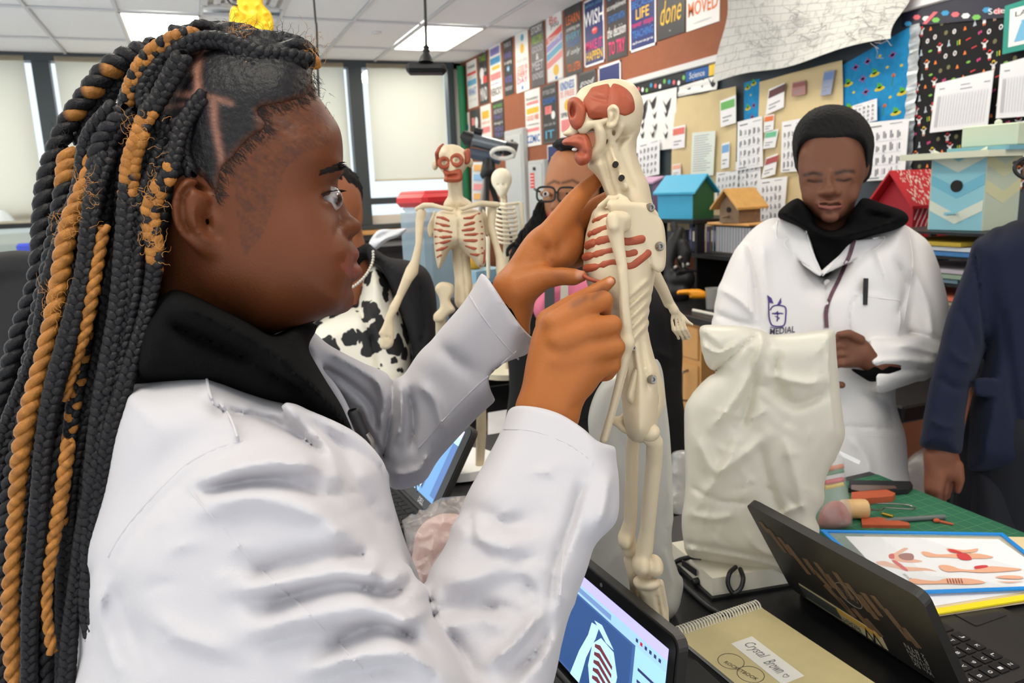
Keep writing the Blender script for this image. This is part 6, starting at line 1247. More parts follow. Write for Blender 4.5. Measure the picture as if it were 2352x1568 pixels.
q = Sculpt(k=.01); q.infl([(1225, 700), (1270, 655), (1335, 630), (1370, 660), (1360, 740), (1250, 745)], DG-.06, 20, .04, step=2); q.build('pink_blouse', flat((226, 120, 150), .8), wg, h=.007)
q = MB(); q.box(W(1262, 695, DG-.115), (.028, .012, .14), np.array((CR, CF, CU)).T); q.build('strap', flat((62, 62, 66)), wg)
q = MB(); q.box(W(1296, 680, DG-.115), (.022, .010, .12), np.array((CR, CF, CU)).T); q.build('strap', flat((190, 180, 164)), wg)
e = empty('eyeglasses', W(1275, 445, DG-.13), 'black framed glasses worn by the woman behind the model', 'glasses')
def lensp(cx, cy, w_, h_, d): 
    return [W(cx+w_*math.copysign(abs(math.cos(a))**.6, math.cos(a)), cy+h_*math.copysign(abs(math.sin(a))**.6, math.sin(a)), d) for a in np.linspace(0, 2*math.pi, 33)]
q = MB(); L1 = lensp(1254, 446, 21, 17, DG-.125); L2 = lensp(1302, 447, 21, 17, DG-.125); q.tube(L1, .0032, 8); q.tube(L2, .0032, 8); q.tube([W(1274, 441, DG-.126), W(1282, 442, DG-.126)], .0035, 8)
q.tube([W(1323, 438, DG-.12), W(1340, 440, DG-.08), W(1372, 444, DG-.0)], .0035, 8); q.tube([W(1233, 438, DG-.12), W(1228, 434, DG-.10), W(1240, 440, DG-.02)], .0035, 8); q.build('frame', m_black, e, smooth=True)
for L_ in (L1, L2): q = MB(); q.add(L_[:-1], [tuple(range(32))]); q.build('lens', m_glass, e)
c = W(1330, 1050, DG+.1); legs(wg, c[0], c[1], .9)
# ---- woman in the spotted blouse
DL = 2.1
wl = empty('person', W(850, 900, DL+.05)*np.array((1, 1, 0)), 'woman in black jacket and black spotted cream blouse behind the braided student', 'person')
q = Sculpt(k=.02); q.ell(752, 470, DL, 78, 100, .10); q.chain([(770, 520, DL+.02, 56), (800, 620, DL+.04, 52), (800, 720, DL+.06, 60)]); q.infl([(812, 470), (828, 466), (834, 490), (828, 530), (816, 540)], DL, 8, .014, k=.005, step=2)
q.wchain([W(820, 760, DL+.1), W(830, 1100, DL+.12)], [.11, .12]); q.build('body', m_skin2, wl, h=.006, paint=skincol((150, 92, 62)))
q = Sculpt(k=.02); q.ell(742, 440, DL+.02, 82, 70, .12); q.ell(790, 440, DL+.02, 36, 52, .09); V, Q = q.mesh(.007, 1); V = V+.010*noise3(V, 120, 2)[:, None]*CR+.008*noise3(V, 150, 7)[:, None]*CU; link('hair', meshdata('hair', V, Q), m_afro, wl)
m = bpy.data.materials.new('spotted_blouse'); m.use_nodes = True; nt = m.node_tree; bs = nt.nodes['Principled BSDF']; bs.inputs['Roughness'].default_value = .7
tc = nt.nodes.new('ShaderNodeTexCoord'); n1 = nt.nodes.new('ShaderNodeTexNoise'); n1.inputs['Scale'].default_value = 22; n1.inputs['Detail'].default_value = 2; mx = nt.nodes.new('ShaderNodeMix'); mx.data_type = 'VECTOR'; mx.inputs['Factor'].default_value = .055
vo = nt.nodes.new('ShaderNodeTexVoronoi'); vo.inputs['Scale'].default_value = 19; vo.inputs['Randomness'].default_value = .85; cr = nt.nodes.new('ShaderNodeValToRGB'); cr.color_ramp.interpolation = 'LINEAR'
cr.color_ramp.elements[0].position = .475; cr.color_ramp.elements[0].color = (*lin((26, 26, 28)), 1); cr.color_ramp.elements[1].position = .505; cr.color_ramp.elements[1].color = (*lin((236, 230, 214)), 1)
for a, b_ in ((tc.outputs['Object'], n1.inputs['Vector']), (tc.outputs['Object'], mx.inputs['A']), (n1.outputs['Color'], mx.inputs['B']), (mx.outputs['Result'], vo.inputs['Vector']), (vo.outputs['Distance'], cr.inputs['Fac']), (cr.outputs['Color'], bs.inputs['Base Color'])):
    nt.links.new(a if not isinstance(a, str) else a, b_)
q = Sculpt(k=.015); q.infl([(700, 760), (770, 715), (820, 690), (835, 640), (858, 610), (880, 625), (905, 680), (932, 750), (946, 830), (930, 1000), (700, 1000), (640, 900)], DL+.02, 60, .13, step=3)
q.stroke([(815, 690), (840, 740), (860, 800), (870, 860)], 5, -.010); q.stroke([(835, 690), (858, 740), (880, 800)], 8, .008); q.build('blouse', m, wl, h=.007)
q = Sculpt(k=.02); q.infl([(846, 562), (890, 590), (940, 598), (980, 618), (1000, 670), (1004, 760), (1000, 1000), (940, 1000), (948, 830), (930, 745), (900, 670), (874, 612), (850, 600)], DL-.02, 40, .12, step=3); q.infl([(700, 620), (780, 570), (850, 560), (840, 600), (790, 680), (700, 760), (600, 900), (560, 760)], DL+.06, 50, .12); q.stroke([(965, 650), (975, 740), (965, 820)], 8, -.01); q.build('black_jacket', mat('black_cloth', (17, 17, 20), .9), wl, h=.009)
e = empty('necklace', W(840, 630, DL-.1), 'pearl bead necklace of the woman in the spotted blouse', 'necklace')
P = spline(np.array([(857, 578), (857, 596), (851, 614), (840, 632), (826, 647), (808, 660), (790, 664), (760, 655)], float), 9); L = np.concatenate(([0], np.cumsum(np.hypot(*np.diff(P, axis=0).T)))); pm = mat('pearl', (220, 214, 200), .2, metal=.3, coat=.5); bead = None
for s_ in np.arange(0, L[-1], 6.4):
    x, y = np.interp(s_, L, P[:, 0]), np.interp(s_, L, P[:, 1])
    if bead is None: q = MB(); q.ball((0, 0, 0), .0042, 10); bead = q.build('bead', pm, e, smooth=True); o = bead; bead.matrix_parent_inverse = parent_mw(e).inverted()
    else: o = bead.copy(); COL.objects.link(o)
    o.location = W(x, y, DL-.118+.0006*abs(x-830))
c = W(830, 1100, DL+.12); legs(wl, c[0], c[1], .9)
# ============================================================ benches and what lies on them
TZ = .92
def bench(x0, x1, y0, y1, label):
    e = empty('lab_bench', ((x0+x1)/2, (y0+y1)/2, 0), label, 'table')
    q = MB(); q.box(((x0+x1)/2, (y0+y1)/2, TZ-.018), (x1-x0, y1-y0, .036), bev=.006); q.build('bench_top', m_res, e)
    q = MB(); q.box(((x0+x1)/2, (y0+y1)/2, TZ-.09), (x1-x0-.1, y1-y0-.1, .10)); q.build('apron', flat((40, 40, 42)), e)
    for x in (x0+.08, x1-.08):
        for y in (y0+.08, y1-.08): q = MB(); q.box((x, y, (TZ-.03)/2), (.06, .06, TZ-.03), bev=.005); q.build('leg', m_black, e)
    return e
bench(.17, 1.315, .05, 1.185, 'black lab bench in front with laptops, folders and the cutting mat')
bench(.33, .98, 1.24, 1.84, 'black lab bench behind, with the open laptop half hidden by a sleeve')
bench(.32, 1.22, 2.42, 3.5, 'black lab bench far back with the small white skeleton')
def slab(name, P, h, m, parent=None, **k):
    q = MB(); q.prism(P, (0, 0, h)); return q.build(name, m, parent, **k)
def z_at(px, py, z): return on(px, py, 2, z)
# ---------------- laptops
m_lap = mat('laptop_dark_shell', (44, 42, 40), .38, bump=.05, bscale=600, noise=.05, nscale=30)
m_key = mat('key_black', (16, 16, 18), .4); m_bez = mat('screen_bezel', (12, 12, 14), .12)
def rrect(w_, h_, r, n=5):
    P = []
    for cx_, cy_, a0 in ((w_/2-r, h_/2-r, 0), (-w_/2+r, h_/2-r, 90), (-w_/2+r, -h_/2+r, 180), (w_/2-r, -h_/2+r, 270)):
        for k in range(n+1): a = math.radians(a0+90*k/n); P.append((cx_+r*math.cos(a), cy_+r*math.sin(a)))
    return P
def laptop(label, far, near, top, base_dir, base_depth, th=.012):
    """far, near: hinge ends; top: top edge point above the far hinge; base_dir: x side on which the keyboard lies"""
    far, near, top = map(np.array, (far, near, top)); e = empty('laptop', tuple((far+near)/2-np.array((0, 0, .01))), label, 'laptop')
    u = near-far; L = np.linalg.norm(u); u = u/L; v = top-far; v = v-u*(v@u); Hh = np.linalg.norm(v); v = v/Hh; n = np.cross(u, v); n *= -1 if n[0]*base_dir < 0 else 1   # n: screen side
    def sheet_(name, w_, h_, r, cu, cv, off, t, m, par):
        c = far+u*L*cu+v*Hh*cv; q = MB(); q.prism([c+u*a+v*b_+n*off for a, b_ in rrect(w_, h_, r)], n*t); return q.build(name, m, par)
    lid = sheet_('lid', L, Hh, .014, .5, .5, -th, th, m_lap, e); sheet_('bezel', L-.006, Hh-.006, .012, .5, .5, .0003, .0015, m_bez, lid)
    bx = np.array((base_dir, 0, 0.)); c = (far+near)/2+bx*base_depth/2; c[2] = far[2]-.004; q = MB(); q.prism([np.array((c[0], c[1], TZ+.003))+u*a+bx*b_ for a, b_ in rrect(L, base_depth, .014)], (0, 0, far[2]-TZ-.004)); b_ = q.build('base', m_lap, e)
    q = MB(); q.tube([far+u*.03, near-u*.03], .006, 10); q.build('hinge', m_black, e, smooth=True)
    # keys
    zt = far[2]-.001; kw = L*.9/12
    for r_ in range(5):
        for k in range(12):
            if r_ == 4 and 3 < k < 8:
                if k != 5: continue
                w_ = kw*4.6
            else: w_ = kw*.84
            p = far+u*(L*.05+kw*(k+.5+.25*(r_ % 2)*0))+bx*(.022+r_*.0185); q = MB(); q.box((p[0], p[1], zt+.0012), (.0155, w_, .0028), bev=.0008); kk_ = q.build('key', m_key, b_)
            if base_dir > 0 and w_ < kw:
                q = MB(); ch = 'QWERTYUIOPASDFGHJKLZXCVBNM1234567890,./;'[(r_*12+k) % 40]; P = np.array((p[0]-.004, p[1], zt+.0029)); put_text(q, ch, P-u*.0, -u*.005*-1, -bx*.006*-1); 
                if q.v: KT.append(q)
    p = (far+near)/2+bx*(base_depth*.79); q = MB(); q.prism([np.array((p[0], p[1], zt+.0005))+u*a+bx*c_ for a, c_ in rrect(.095, base_depth*.30, .004)], (0, 0, .0008)); q.build('touchpad', mat('touchpad_dark', (52, 50, 50), .3), b_)
    return e, lid, far, u, v, n, L, Hh
KT = []
# right laptop, seen from behind, lid leaning towards the model
eB, lidB, f, u, v, n, L, Hh = laptop('black laptop seen from behind with taped letters on its lid', (.805, .852, .938), (.805, .552, .938), (.712, .852, 1.10), 1, .215)
q = MB()
for t in KT: q.v += t.v; q.f += [tuple(i+q.n for i in fc) for fc in t.f]; q.mi += t.mi; q.n += t.n
if q.v: q.build('key_letters', flat((220, 220, 220)), eB, kind='stuff')
KT = []
m_tape = mat('peeling_tape', (118, 92, 68), .5, noise=.2, nscale=90)
def lidpt(a, b_, o=0.0): return f+u*L*a+v*Hh*b_-n*(.0122+o)
def lidbar(a0, b0, a1, b1, w_, m, name='tape_piece'):
    A, B_ = lidpt(a0, b0), lidpt(a1, b1); t = B_-A; t /= np.linalg.norm(t); s_ = np.cross(t, n)*w_/2; q = MB(); q.prism([A-s_, A+s_, B_+s_*.8, B_-s_*.8], -n*.0008); return q.build(name, m, lidB)
r = random.Random(3)
for (a, b_, da, db) in ((.06, .84, .02, -.10), (.10, .80, .05, -.22), (.16, .76, .04, -.16), (.20, .72, .07, -.26), (.30, .66, .03, -.14), (.33, .56, .07, -.12), (.38, .70, .05, -.22), (.42, .62, .06, -.2), (.50, .72, .04, -.24), (.55, .66, .07, -.22), (.60, .60, .05, -.2), (.36, .44, .10, -.16), (.42, .36, .06, -.14), (.50, .34, .09, -.2), (.64, .66, .05, -.18), (.70, .70, .03, -.1), (.74, .62, .07, -.24), (.80, .50, .05, -.14), (.56, .30, .06, -.12)):
    lidbar(a, b_, a+da, b_+db, .009+.004*r.random(), m_tape)
q = MB(); c = lidpt(.52, .50, .0004); q.tube([c+u*.021*math.cos(a)+v*.021*math.sin(a) for a in np.linspace(0, 2*math.pi, 32)], .0007, 5); put_text(q, 'DELL', c-u*.015*-1+v*.006-u*.0-n*.0003, -u*.030, -v*.012); q.build('lid_emblem', flat((128, 122, 112), .3), lidB)
def lidquad(a0, b0, a1, b1, o, m, name):
    P = [lidpt(a0, b0, o), lidpt(a1, b0, o), lidpt(a1, b1, o), lidpt(a0, b1, o)]; q = MB(); q.prism(P, -n*.0004); return q.build(name, m, lidB)
lb = lidquad(.12, .03, .62, .20, .0003, flat((222, 206, 160), .4), 'asset_label'); lidquad(.12, .045, .36, .18, .0008, flat((70, 74, 72)), 'label_block'); lidquad(.36, .13, .60, .19, .0008, flat((214, 170, 80)), 'label_band')
q = MB(); put_text(q, 'W', lidpt(.60, .17, .0014), -u*L*.10, -v*Hh*.14); put_text(q, 'PROPERTY', lidpt(.48, .12, .0014), -u*L*.12, -v*Hh*.05); put_text(q, 'SCHOOL', lidpt(.48, .07, .0014), -u*L*.12, -v*Hh*.04); q.build('label_lettering', flat((36, 34, 34)), lidB)
q = MB(); put_text(q, '2 BTN', lidpt(.86, .30, .0005), -u*L*.10, -v*Hh*.05); put_text(q, 'B YMN', lidpt(.86, .24, .0005), -u*L*.10, -v*Hh*.05); put_text(q, 'XD FWIA', lidpt(.86, .18, .0005), -u*L*.10, -v*Hh*.05); put_text(q, 'Wn EK', lidpt(.86, .12, .0005), -u*L*.10, -v*Hh*.05); q.build('lid_lettering', flat((170, 166, 156)), lidB)
# screens with a picture of the model
def screen(lidobj, f, u, v, n, L, Hh, a0, b0, a1, b1, view):
    """u runs away from the reader's left; pictures are laid out with x from far to near"""
    em = lambda nm, c, s_=1.0: mat(nm, c, .2, emit=s_)
    def P(a, b_, o): return f+u*L*(a0+(a1-a0)*a)+v*Hh*(b0+(b1-b0)*b_)+n*(.0019+.0002*o)
    def poly(pts, o, m, nm): q = MB(); q.add([P(x, y, o) for x, y in pts], [tuple(range(len(pts)))]); return q.build(nm, m, lidobj)
    def R(x0, y0, x1, y1): return [(x0, y0), (x1, y0), (x1, y1), (x0, y1)]
    poly(R(0, 0, 1, 1), 0, em('screen_blue', (70, 104, 160), .55), 'display')
    poly(R(0, .90, 1, 1), 1, em('screen_lilac', (176, 170, 226), .9), 'browser_bar'); poly(R(0, .80, 1, .90), 1, em('screen_pale', (150, 190, 236), .8), 'address_bar'); poly(R(.05, .825, .62, .875), 2, em('screen_grey', (120, 150, 200), .6), 'address_field')
    if view == 1: poly(R(.80, 0, 1, .80), 1, em('screen_side', (150, 196, 240), .85), 'side_panel')
    else: poly(R(.72, .06, .90, .96), 2, em('screen_side2', (92, 140, 190), .6), 'side_panel'); poly(R(.0, .0, 1, .06), 2, em('screen_side2', (92, 140, 190), .6), 'task_bar')
    bone = em('screen_bone', (176, 214, 240), .85); red = em('screen_red', (120, 60, 70), .5); drk = em('screen_dark', (30, 44, 66), .25)
    poly(R(.02, .08 if view == 2 else .02, .70 if view == 2 else .78, .78 if view == 1 else .95), 1, drk if view == 2 else em('screen_blue2', (58, 90, 146), .5), 'picture_back')
    poly([(.52, 0), (.48, .25), (.50, .48), (.56, .60), (.66, .58), (.70, .40), (.68, .15), (.66, 0)], 2, bone, 'picture_torso'); poly([(.34, 0), (.40, .3), (.46, .52), (.48, .66), (.54, .68), (.52, .55), (.46, .3), (.42, 0)], 2, bone, 'picture_arm'); poly([(.50, .70), (.56, .72), (.66, .60), (.60, .60)], 3, bone, 'picture_collar_bone')
    for k in range(7): y = .50-.075*k; poly([(.52, y), (.56, y+.03), (.66, y-.05), (.66, y-.085), (.56, y-.02), (.52, y-.03)], 3, red if view == 1 else drk, 'picture_rib')
    if view == 1:
        for k in range(6): poly(R(.80+.03*k, .84, .815+.03*k, .87), 3, em('screen_icon', (60, 70, 120), .3) if k != 1 else em('screen_icon_red', (190, 40, 60), .6), 'toolbar_icon')
        for k in range(2): poly(R(.83, .62-.1*k, .96, .645-.1*k), 3, em('screen_icon', (60, 70, 120), .3), 'text_line')
eA, lidA, fA, uA, vA, nA, LA, HA = laptop('laptop at the bottom edge showing the muscle picture, facing the braided student', (.372, .893, .935), (.388, .588, .935), (.392, .893, 1.104), -1, .205)
screen(lidA, fA, uA, vA, nA, LA, HA, .04, .10, .955, .90, 1)
q = MB(); c = fA+uA*LA*.52+vA*HA*.945+nA*.002; q.lathe(c, [(0, .0006), (.0022, .0006), (.0026, 0)], nA, 12); q.build('camera_lens', flat((90, 90, 96), .2), lidA)
eC, lidC, fC, uC, vC, nC, LC, HC_ = laptop('laptop half hidden by the sleeve of the braided student, dark anatomy picture on screen', (.335, 1.62, .938), (.358, 1.338, .938), (.432, 1.63, 1.105), -1, .20)
screen(lidC, fC, uC, vC, nC, LC, HC_, .06, .13, .90, .93, 2)
q = MB(); c = fC+uC*LC*.68+vC*HC_*.045+nC*.0022; put_text(q, 'DELL', c, uC*.028, vC*.011, 0, 0, .02); q.build('bezel_logo', flat((190, 190, 190)), lidC)
# ---------------- notebook with spiral
e = empty('spiral_notebook', tuple(z_at(1760, 1500, TZ)), 'tan spiral notebook with a white handwritten name sticker', 'notebook')
A, B_, C_ = z_at(1545, 1452, TZ+.008), z_at(1737, 1388, TZ+.008), z_at(2010, 1568, TZ+.008); un = B_-A; wl_ = np.linalg.norm(un); un /= wl_; vn = np.array((un[1], -un[0], 0)); 
ln = .235
m_nb = mat('kraft_cover', (206, 190, 142), .42, bump=.12, bscale=700, noise=.04, nscale=50)
q = MB(); A0 = A+vn*.004; q.prism([A0, A0+vn*ln, A0+vn*ln+un*wl_, A0+un*wl_], (0, 0, .0008)); q.build('cover', m_nb, e)
q = MB(); q.prism([A0+np.array((0, 0, -.007))+un*.002, A0+np.array((0, 0, -.007))+un*.002+vn*(ln-.003), A0+np.array((0, 0, -.007))+vn*(ln-.003)+un*(wl_-.002), A0+np.array((0, 0, -.007))+un*(wl_-.002)], (0, 0, .0066)); q.build('page_block', m_white, e)
ringme = None
for k in range(30):
    c = A+un*(wl_*(k+.5)/30)+vn*.004+np.array((0, 0, .001))
    q = MB(); q.tube([c+vn*.0082*math.cos(a)*1.0+np.array((0, 0, .0072*math.sin(a)))+un*.0022*a/6.3 for a in np.linspace(0, 2*math.pi, 15)], .0012, 6); q.build('spiral_ring', flat((226, 220, 204), .35), e, smooth=True)
# sticker, writing along the long side
S0, S1, S3 = z_at(1679, 1478, TZ+.0092), z_at(1727, 1461, TZ+.0092), z_at(1797, 1572, TZ+.0092); q = MB(); q.prism([S0, S1, S1+(S3-S0), S3], (0, 0, .0003)); st = q.build('name_sticker', mat('sticker_white', (236, 232, 222), .5), e)
def hand(q, s, o, du, dv, m=0): put_text(q, s, o, du, dv, m, .25)
q = MB(); up = S1-S0; al = S3-S0; al = al/np.linalg.norm(al); Ls = np.linalg.norm(S3-S0); o = S0+np.array((0, 0, .0006)); hand(q, 'Crystal', o+al*Ls*.10+up*.22, al*Ls*.36, up*.58); hand(q, 'Brown', o+al*Ls*.54+up*.24, al*Ls*.27, up*.5)
hp = [(0, .5), (.25, .8), (.5, .55), (.75, .8), (1, .5), (.5, 0), (0, .5)]; q.tube([o+al*Ls*(.86+.06*x)+up*(.30+.3*y) for x, y in spline(np.array(hp), 3)], .00035, 4); q.build('handwriting', flat((120, 120, 124)), st)
q = MB()
for cx_, cy_ in ((1679, 1518), (1724, 1548)):
    c = z_at(cx_, cy_, TZ+.0090); q.tube([c+un*.017*math.cos(a)+vn*.017*math.sin(a) for a in np.linspace(0, 2*math.pi, 40)], .00045, 4)
c0 = z_at(1666, 1519, TZ+.0094); c1 = z_at(1740, 1560, TZ+.0094); t = c1-c0; tn = t/np.linalg.norm(t); sn = np.array((-tn[1], tn[0], 0)); put_text(q, 'ROCKETBOOK', c0-sn*.0035, t, sn*.0065); q.build('cover_emblem', flat((78, 70, 56)), e)
# ---------------- cutting mat
m_mat = mat('green_cutting_mat', (42, 104, 76), .6, noise=.10, nscale=12)
q = MB(); q.box((1.14, .93, TZ+.0015), (.33, .45, .003)); cm = q.build('cutting_mat', m_mat, label='green cutting mat with a pale grid under the clay tools', cat='mat')
q = MB()
for k in range(13): q.box((.985+.025*k, .93, TZ+.0032), (.0007, .44, .0003))
for k in range(18): q.box((1.14, .715+.025*k, TZ+.0032), (.32, .0007, .0003))
q.build('grid_lines', flat((96, 146, 104)), cm, kind='stuff')
# ---------------- folders and the anatomy sheet
m_clear = mat('clear_plastic_film', (240, 244, 244), .06, alpha=.16, spec=.8, coat=.5)
def quad(px, z): return [z_at(x, y, zz) for (x, y), zz in zip(px, z)]
q = MB(); q.box((1.02, .69, TZ+.006), (.26, .20, .012), bev=.003); fb = q.build('dark_binder', flat((34, 34, 36), .4), label='dark binder under the folders beside the right laptop', cat='binder')
e = empty('yellow_folder', tuple(z_at(2200, 1390, TZ+.014)), 'yellow edged clear folder under the blue edged one', 'folder')
yq = quad([(1985, 1230), (2420, 1235), (2440, 1372), (2098, 1424)], [TZ+.018]*4); q = MB(); q.prism(yq, (0, 0, .0012)); q.build('backing_sheet', flat((226, 204, 160), .6), e)
a, b_ = z_at(2098, 1421, TZ+.021), z_at(2480, 1360, TZ+.021); t = (b_-a)/np.linalg.norm(b_-a); sn = np.array((-t[1], t[0], 0)); q = MB(); q.prism([a, b_, b_+sn*.012, a+sn*.012], (0, 0, .0025)); q.build('yellow_edge', flat((246, 226, 40), .4), e)
q = MB(); q.prism(quad([(2050, 1300), (2420, 1290), (2440, 1345), (2110, 1398)], [TZ+.0195]*4), (0, 0, .0008)); q.build('paper_sheet', m_white2, e)
e = empty('blue_folder', tuple(z_at(2120, 1290, TZ+.02)), 'clear folder with bright blue edge holding the anatomy sheet', 'folder')
FQ_ = [(1884, 1219), (2303, 1226), (2460, 1352), (2046, 1367)]; ZF = [TZ+.025, TZ+.022, TZ+.024, TZ+.025]; fq = quad(FQ_, ZF)
def bary(P, s_, t): return (P[0]*(1-s_)+P[1]*s_)*(1-t)+(P[3]*(1-s_)+P[2]*s_)*t
m_blue = flat((36, 140, 222), .4); q = MB(); 
for k in range(4):
    a, b_ = fq[k], fq[(k+1) % 4]; ct = sum(fq)/4; d = (a+b_)/2-ct; t = (b_-a)/np.linalg.norm(b_-a); sn = np.array((-t[1], t[0], 0)); sn *= -1 if sn@d > 0 else 1
    q.prism([a, b_, b_+sn*.0075, a+sn*.0075], (0, 0, .0026))
q.build('blue_edge', m_blue, e); q = MB(); q.prism(fq, (0, 0, .0004)); q.build('film', m_clear, e)
sh = empty('anatomy_sheet', tuple(z_at(2150, 1295, TZ+.02)), 'white sheet with coloured anatomy drawings inside the blue edged folder', 'sheet')
sq = quad([(1942, 1232), (2293, 1239), (2446, 1346), (2062, 1360)], [TZ+.0245-.0012]*4); q = MB(); q.prism(sq, (0, 0, .0008)); q.build('paper', m_white2, sh)
m_pe, m_rd, m_br = flat((226, 170, 140), .7), flat((204, 62, 66), .7), flat((150, 84, 72), .7)
FZ = [0]
def fig(pts, m_, name='printed_figure'):
    FZ[0] += 1; q = MB(); q.add([z_at(1500+x/2.7606, 1000+y/2.7606, TZ+.0243+.00012*FZ[0]) for x, y in spline(np.array(pts, float), 3, True)], [tuple(range(len(pts)*3))]); return q.build(name, m_, sh)
fig([(1415, 800), (1470, 795), (1530, 815), (1590, 830), (1730, 840), (1800, 862), (1740, 855), (1620, 858), (1560, 845), (1480, 830), (1430, 818)], m_pe); fig([(1495, 760), (1530, 745), (1590, 712), (1618, 716), (1600, 728), (1560, 760), (1640, 780), (1710, 795), (1660, 805), (1580, 800), (1530, 790)], m_pe); fig([(1495, 755), (1525, 748), (1530, 778), (1500, 778)], m_rd); fig([(1515, 795), (1545, 795), (1615, 850), (1595, 855)], m_rd); fig([(1555, 760), (1590, 745), (1640, 748), (1655, 770), (1640, 790), (1580, 785)], m_br)
fig([(1700, 740), (1735, 735), (1800, 752), (1880, 750), (1990, 745), (2080, 750), (2160, 770), (2080, 780), (1940, 775), (1830, 770), (1740, 768)], m_pe); fig([(1860, 715), (1900, 718), (1980, 725), (2060, 715), (2040, 738), (1960, 742), (1890, 740)], m_pe); fig([(1870, 720), (1900, 720), (1960, 740), (1940, 745), (1890, 738)], m_rd); fig([(1925, 750), (1990, 748), (2020, 785), (1950, 785)], m_rd)
fig([(1810, 830), (1840, 818), (1900, 828), (1950, 845), (2040, 850), (2120, 828), (2250, 835), (2340, 848), (2220, 862), (2080, 868), (1960, 860), (1860, 862)], m_pe); fig([(2040, 828), (2110, 820), (2120, 834), (2050, 845)], m_rd); fig([(1620, 915), (1650, 905), (1720, 915), (1800, 920), (1860, 905), (2000, 905), (2110, 930), (2000, 942), (1860, 938), (1740, 940), (1660, 938)], m_pe); fig([(2170, 895), (2250, 885), (2340, 892), (2330, 908), (2220, 905)], m_pe); fig([(2180, 920), (2260, 925), (2350, 920), (2260, 932)], m_pe)
for k in range(6): fig([(1860+18*k, 908), (1866+18*k, 908), (1876+18*k, 934), (1868+18*k, 934)], m_br)
q = MB(); a = z_at(2090, 1333, TZ+.0246); put_text(q, 'Muscles', a, z_at(2072, 1318, TZ+.0246)-a, (z_at(2098, 1330, TZ+.0246)-a), 0, .3); q.build('printed_words', flat((120, 116, 116)), sh)
# ---------------- clay and tools on the mat
m_oclay = mat('orange_clay', (176, 82, 50), .6, noise=.08, nscale=70, bump=.3, bscale=120)
def clayslab(px, z, h, label):
    q = Sculpt(k=.002); P = [(x, y) for x, y in px]; d = np.mean([np.linalg.norm((z_at(x, y, z)-CAM)@CF) for x, y in P]); MBq = MB(); MBq.prism([z_at(x, y, z) for x, y in P], (0, 0, h)); return MBq.build('clay_slab', m_oclay, label=label, cat='clay', group='clay pieces on the cutting mat')
clayslab([(1955, 1160), (2050, 1152), (2056, 1145), (2030, 1134), (1955, 1143)], TZ+.003, .012, 'thick orange clay slab behind the wooden handled tool'); clayslab([(1980, 1212), (2090, 1213), (2086, 1206), (2020, 1194), (1978, 1196)], TZ+.003, .006, 'flat orange clay strip in front of the grey tool')
q = MB(); q.ball(z_at(2151, 1195, TZ+.007), (.007, .005, .004), 10); q.tube([z_at(2158, 1197, TZ+.006), z_at(2190, 1204, TZ+.005)], [.003, .002], 8); q.build('clay_crumb', m_oclay, smooth=True, label='small orange clay crumb by the tip of the grey tool', cat='clay')
e = empty('loop_tool', tuple(z_at(1975, 1185, TZ)), 'clay loop tool with a thick wooden handle', 'tool'); a, b_ = z_at(1925, 1168, TZ+.022), z_at(1992, 1168, TZ+.022); ax = (b_-a)/np.linalg.norm(b_-a)
m_tw = mat('turned_wood', (210, 170, 118), .5, noise=.15, nscale=40, bump=.1); q = MB(); q.lathe(a, [(0, 0), (.014, .002), (.0175, .01), (.0185, .04), (.018, np.linalg.norm(b_-a)-.003), (.016, np.linalg.norm(b_-a)), (0, np.linalg.norm(b_-a))], ax, 24, cap=False); q.build('handle', m_tw, e, smooth=True)
q = MB(); q.tube(spline([b_, z_at(2022, 1172, TZ+.014), z_at(2034, 1166, TZ+.012), z_at(2088, 1169, TZ+.008), z_at(2100, 1165, TZ+.008), z_at(2074, 1158, TZ+.008), z_at(2005, 1157, TZ+.014), b_+ax*.001], 4), .0016, 8); q.build('wire_loop', m_steel, e, smooth=True)
q = MB(); q.tube([z_at(2026, 1179, TZ+.007), z_at(2052, 1186, TZ+.007)], .0032, 10); q.build('brass_ferrule', mat('brass', (214, 180, 80), .25, metal=1), label='small brass ferrule lying below the wire loop', cat='ferrule', smooth=True)
q = MB(); q.tube([z_at(2018, 1197, TZ+.006), z_at(2050, 1194, TZ+.008), z_at(2165, 1187, TZ+.008), z_at(2171, 1187, TZ+.008)], [.001, .0045, .005, .004], 12); q.build('modelling_stick', flat((96, 104, 100), .5), label='grey modelling stick lying on the cutting mat', cat='tool', smooth=True)
e = empty('tool_pouch', tuple(z_at(2020, 1128, TZ)), 'black vinyl tool pouch at the far end of the mat', 'pouch'); q = MB(); P = [z_at(x, y, TZ+.004) for x, y in ((1948, 1130), (1990, 1141), (2085, 1134), (2096, 1124), (2090, 1115), (1950, 1112))]; q.prism(P, (0, 0, .010)); q.build('body', m_black, e)
q = MB(); q.prism([z_at(x, y, TZ+.015) for x, y in ((1955, 1124), (1975, 1128), (2060, 1122), (2056, 1116), (1955, 1114))], (0, 0, .001)); q.build('window_flap', mat('smoked_film', (96, 74, 66), .15, coat=.5), e)
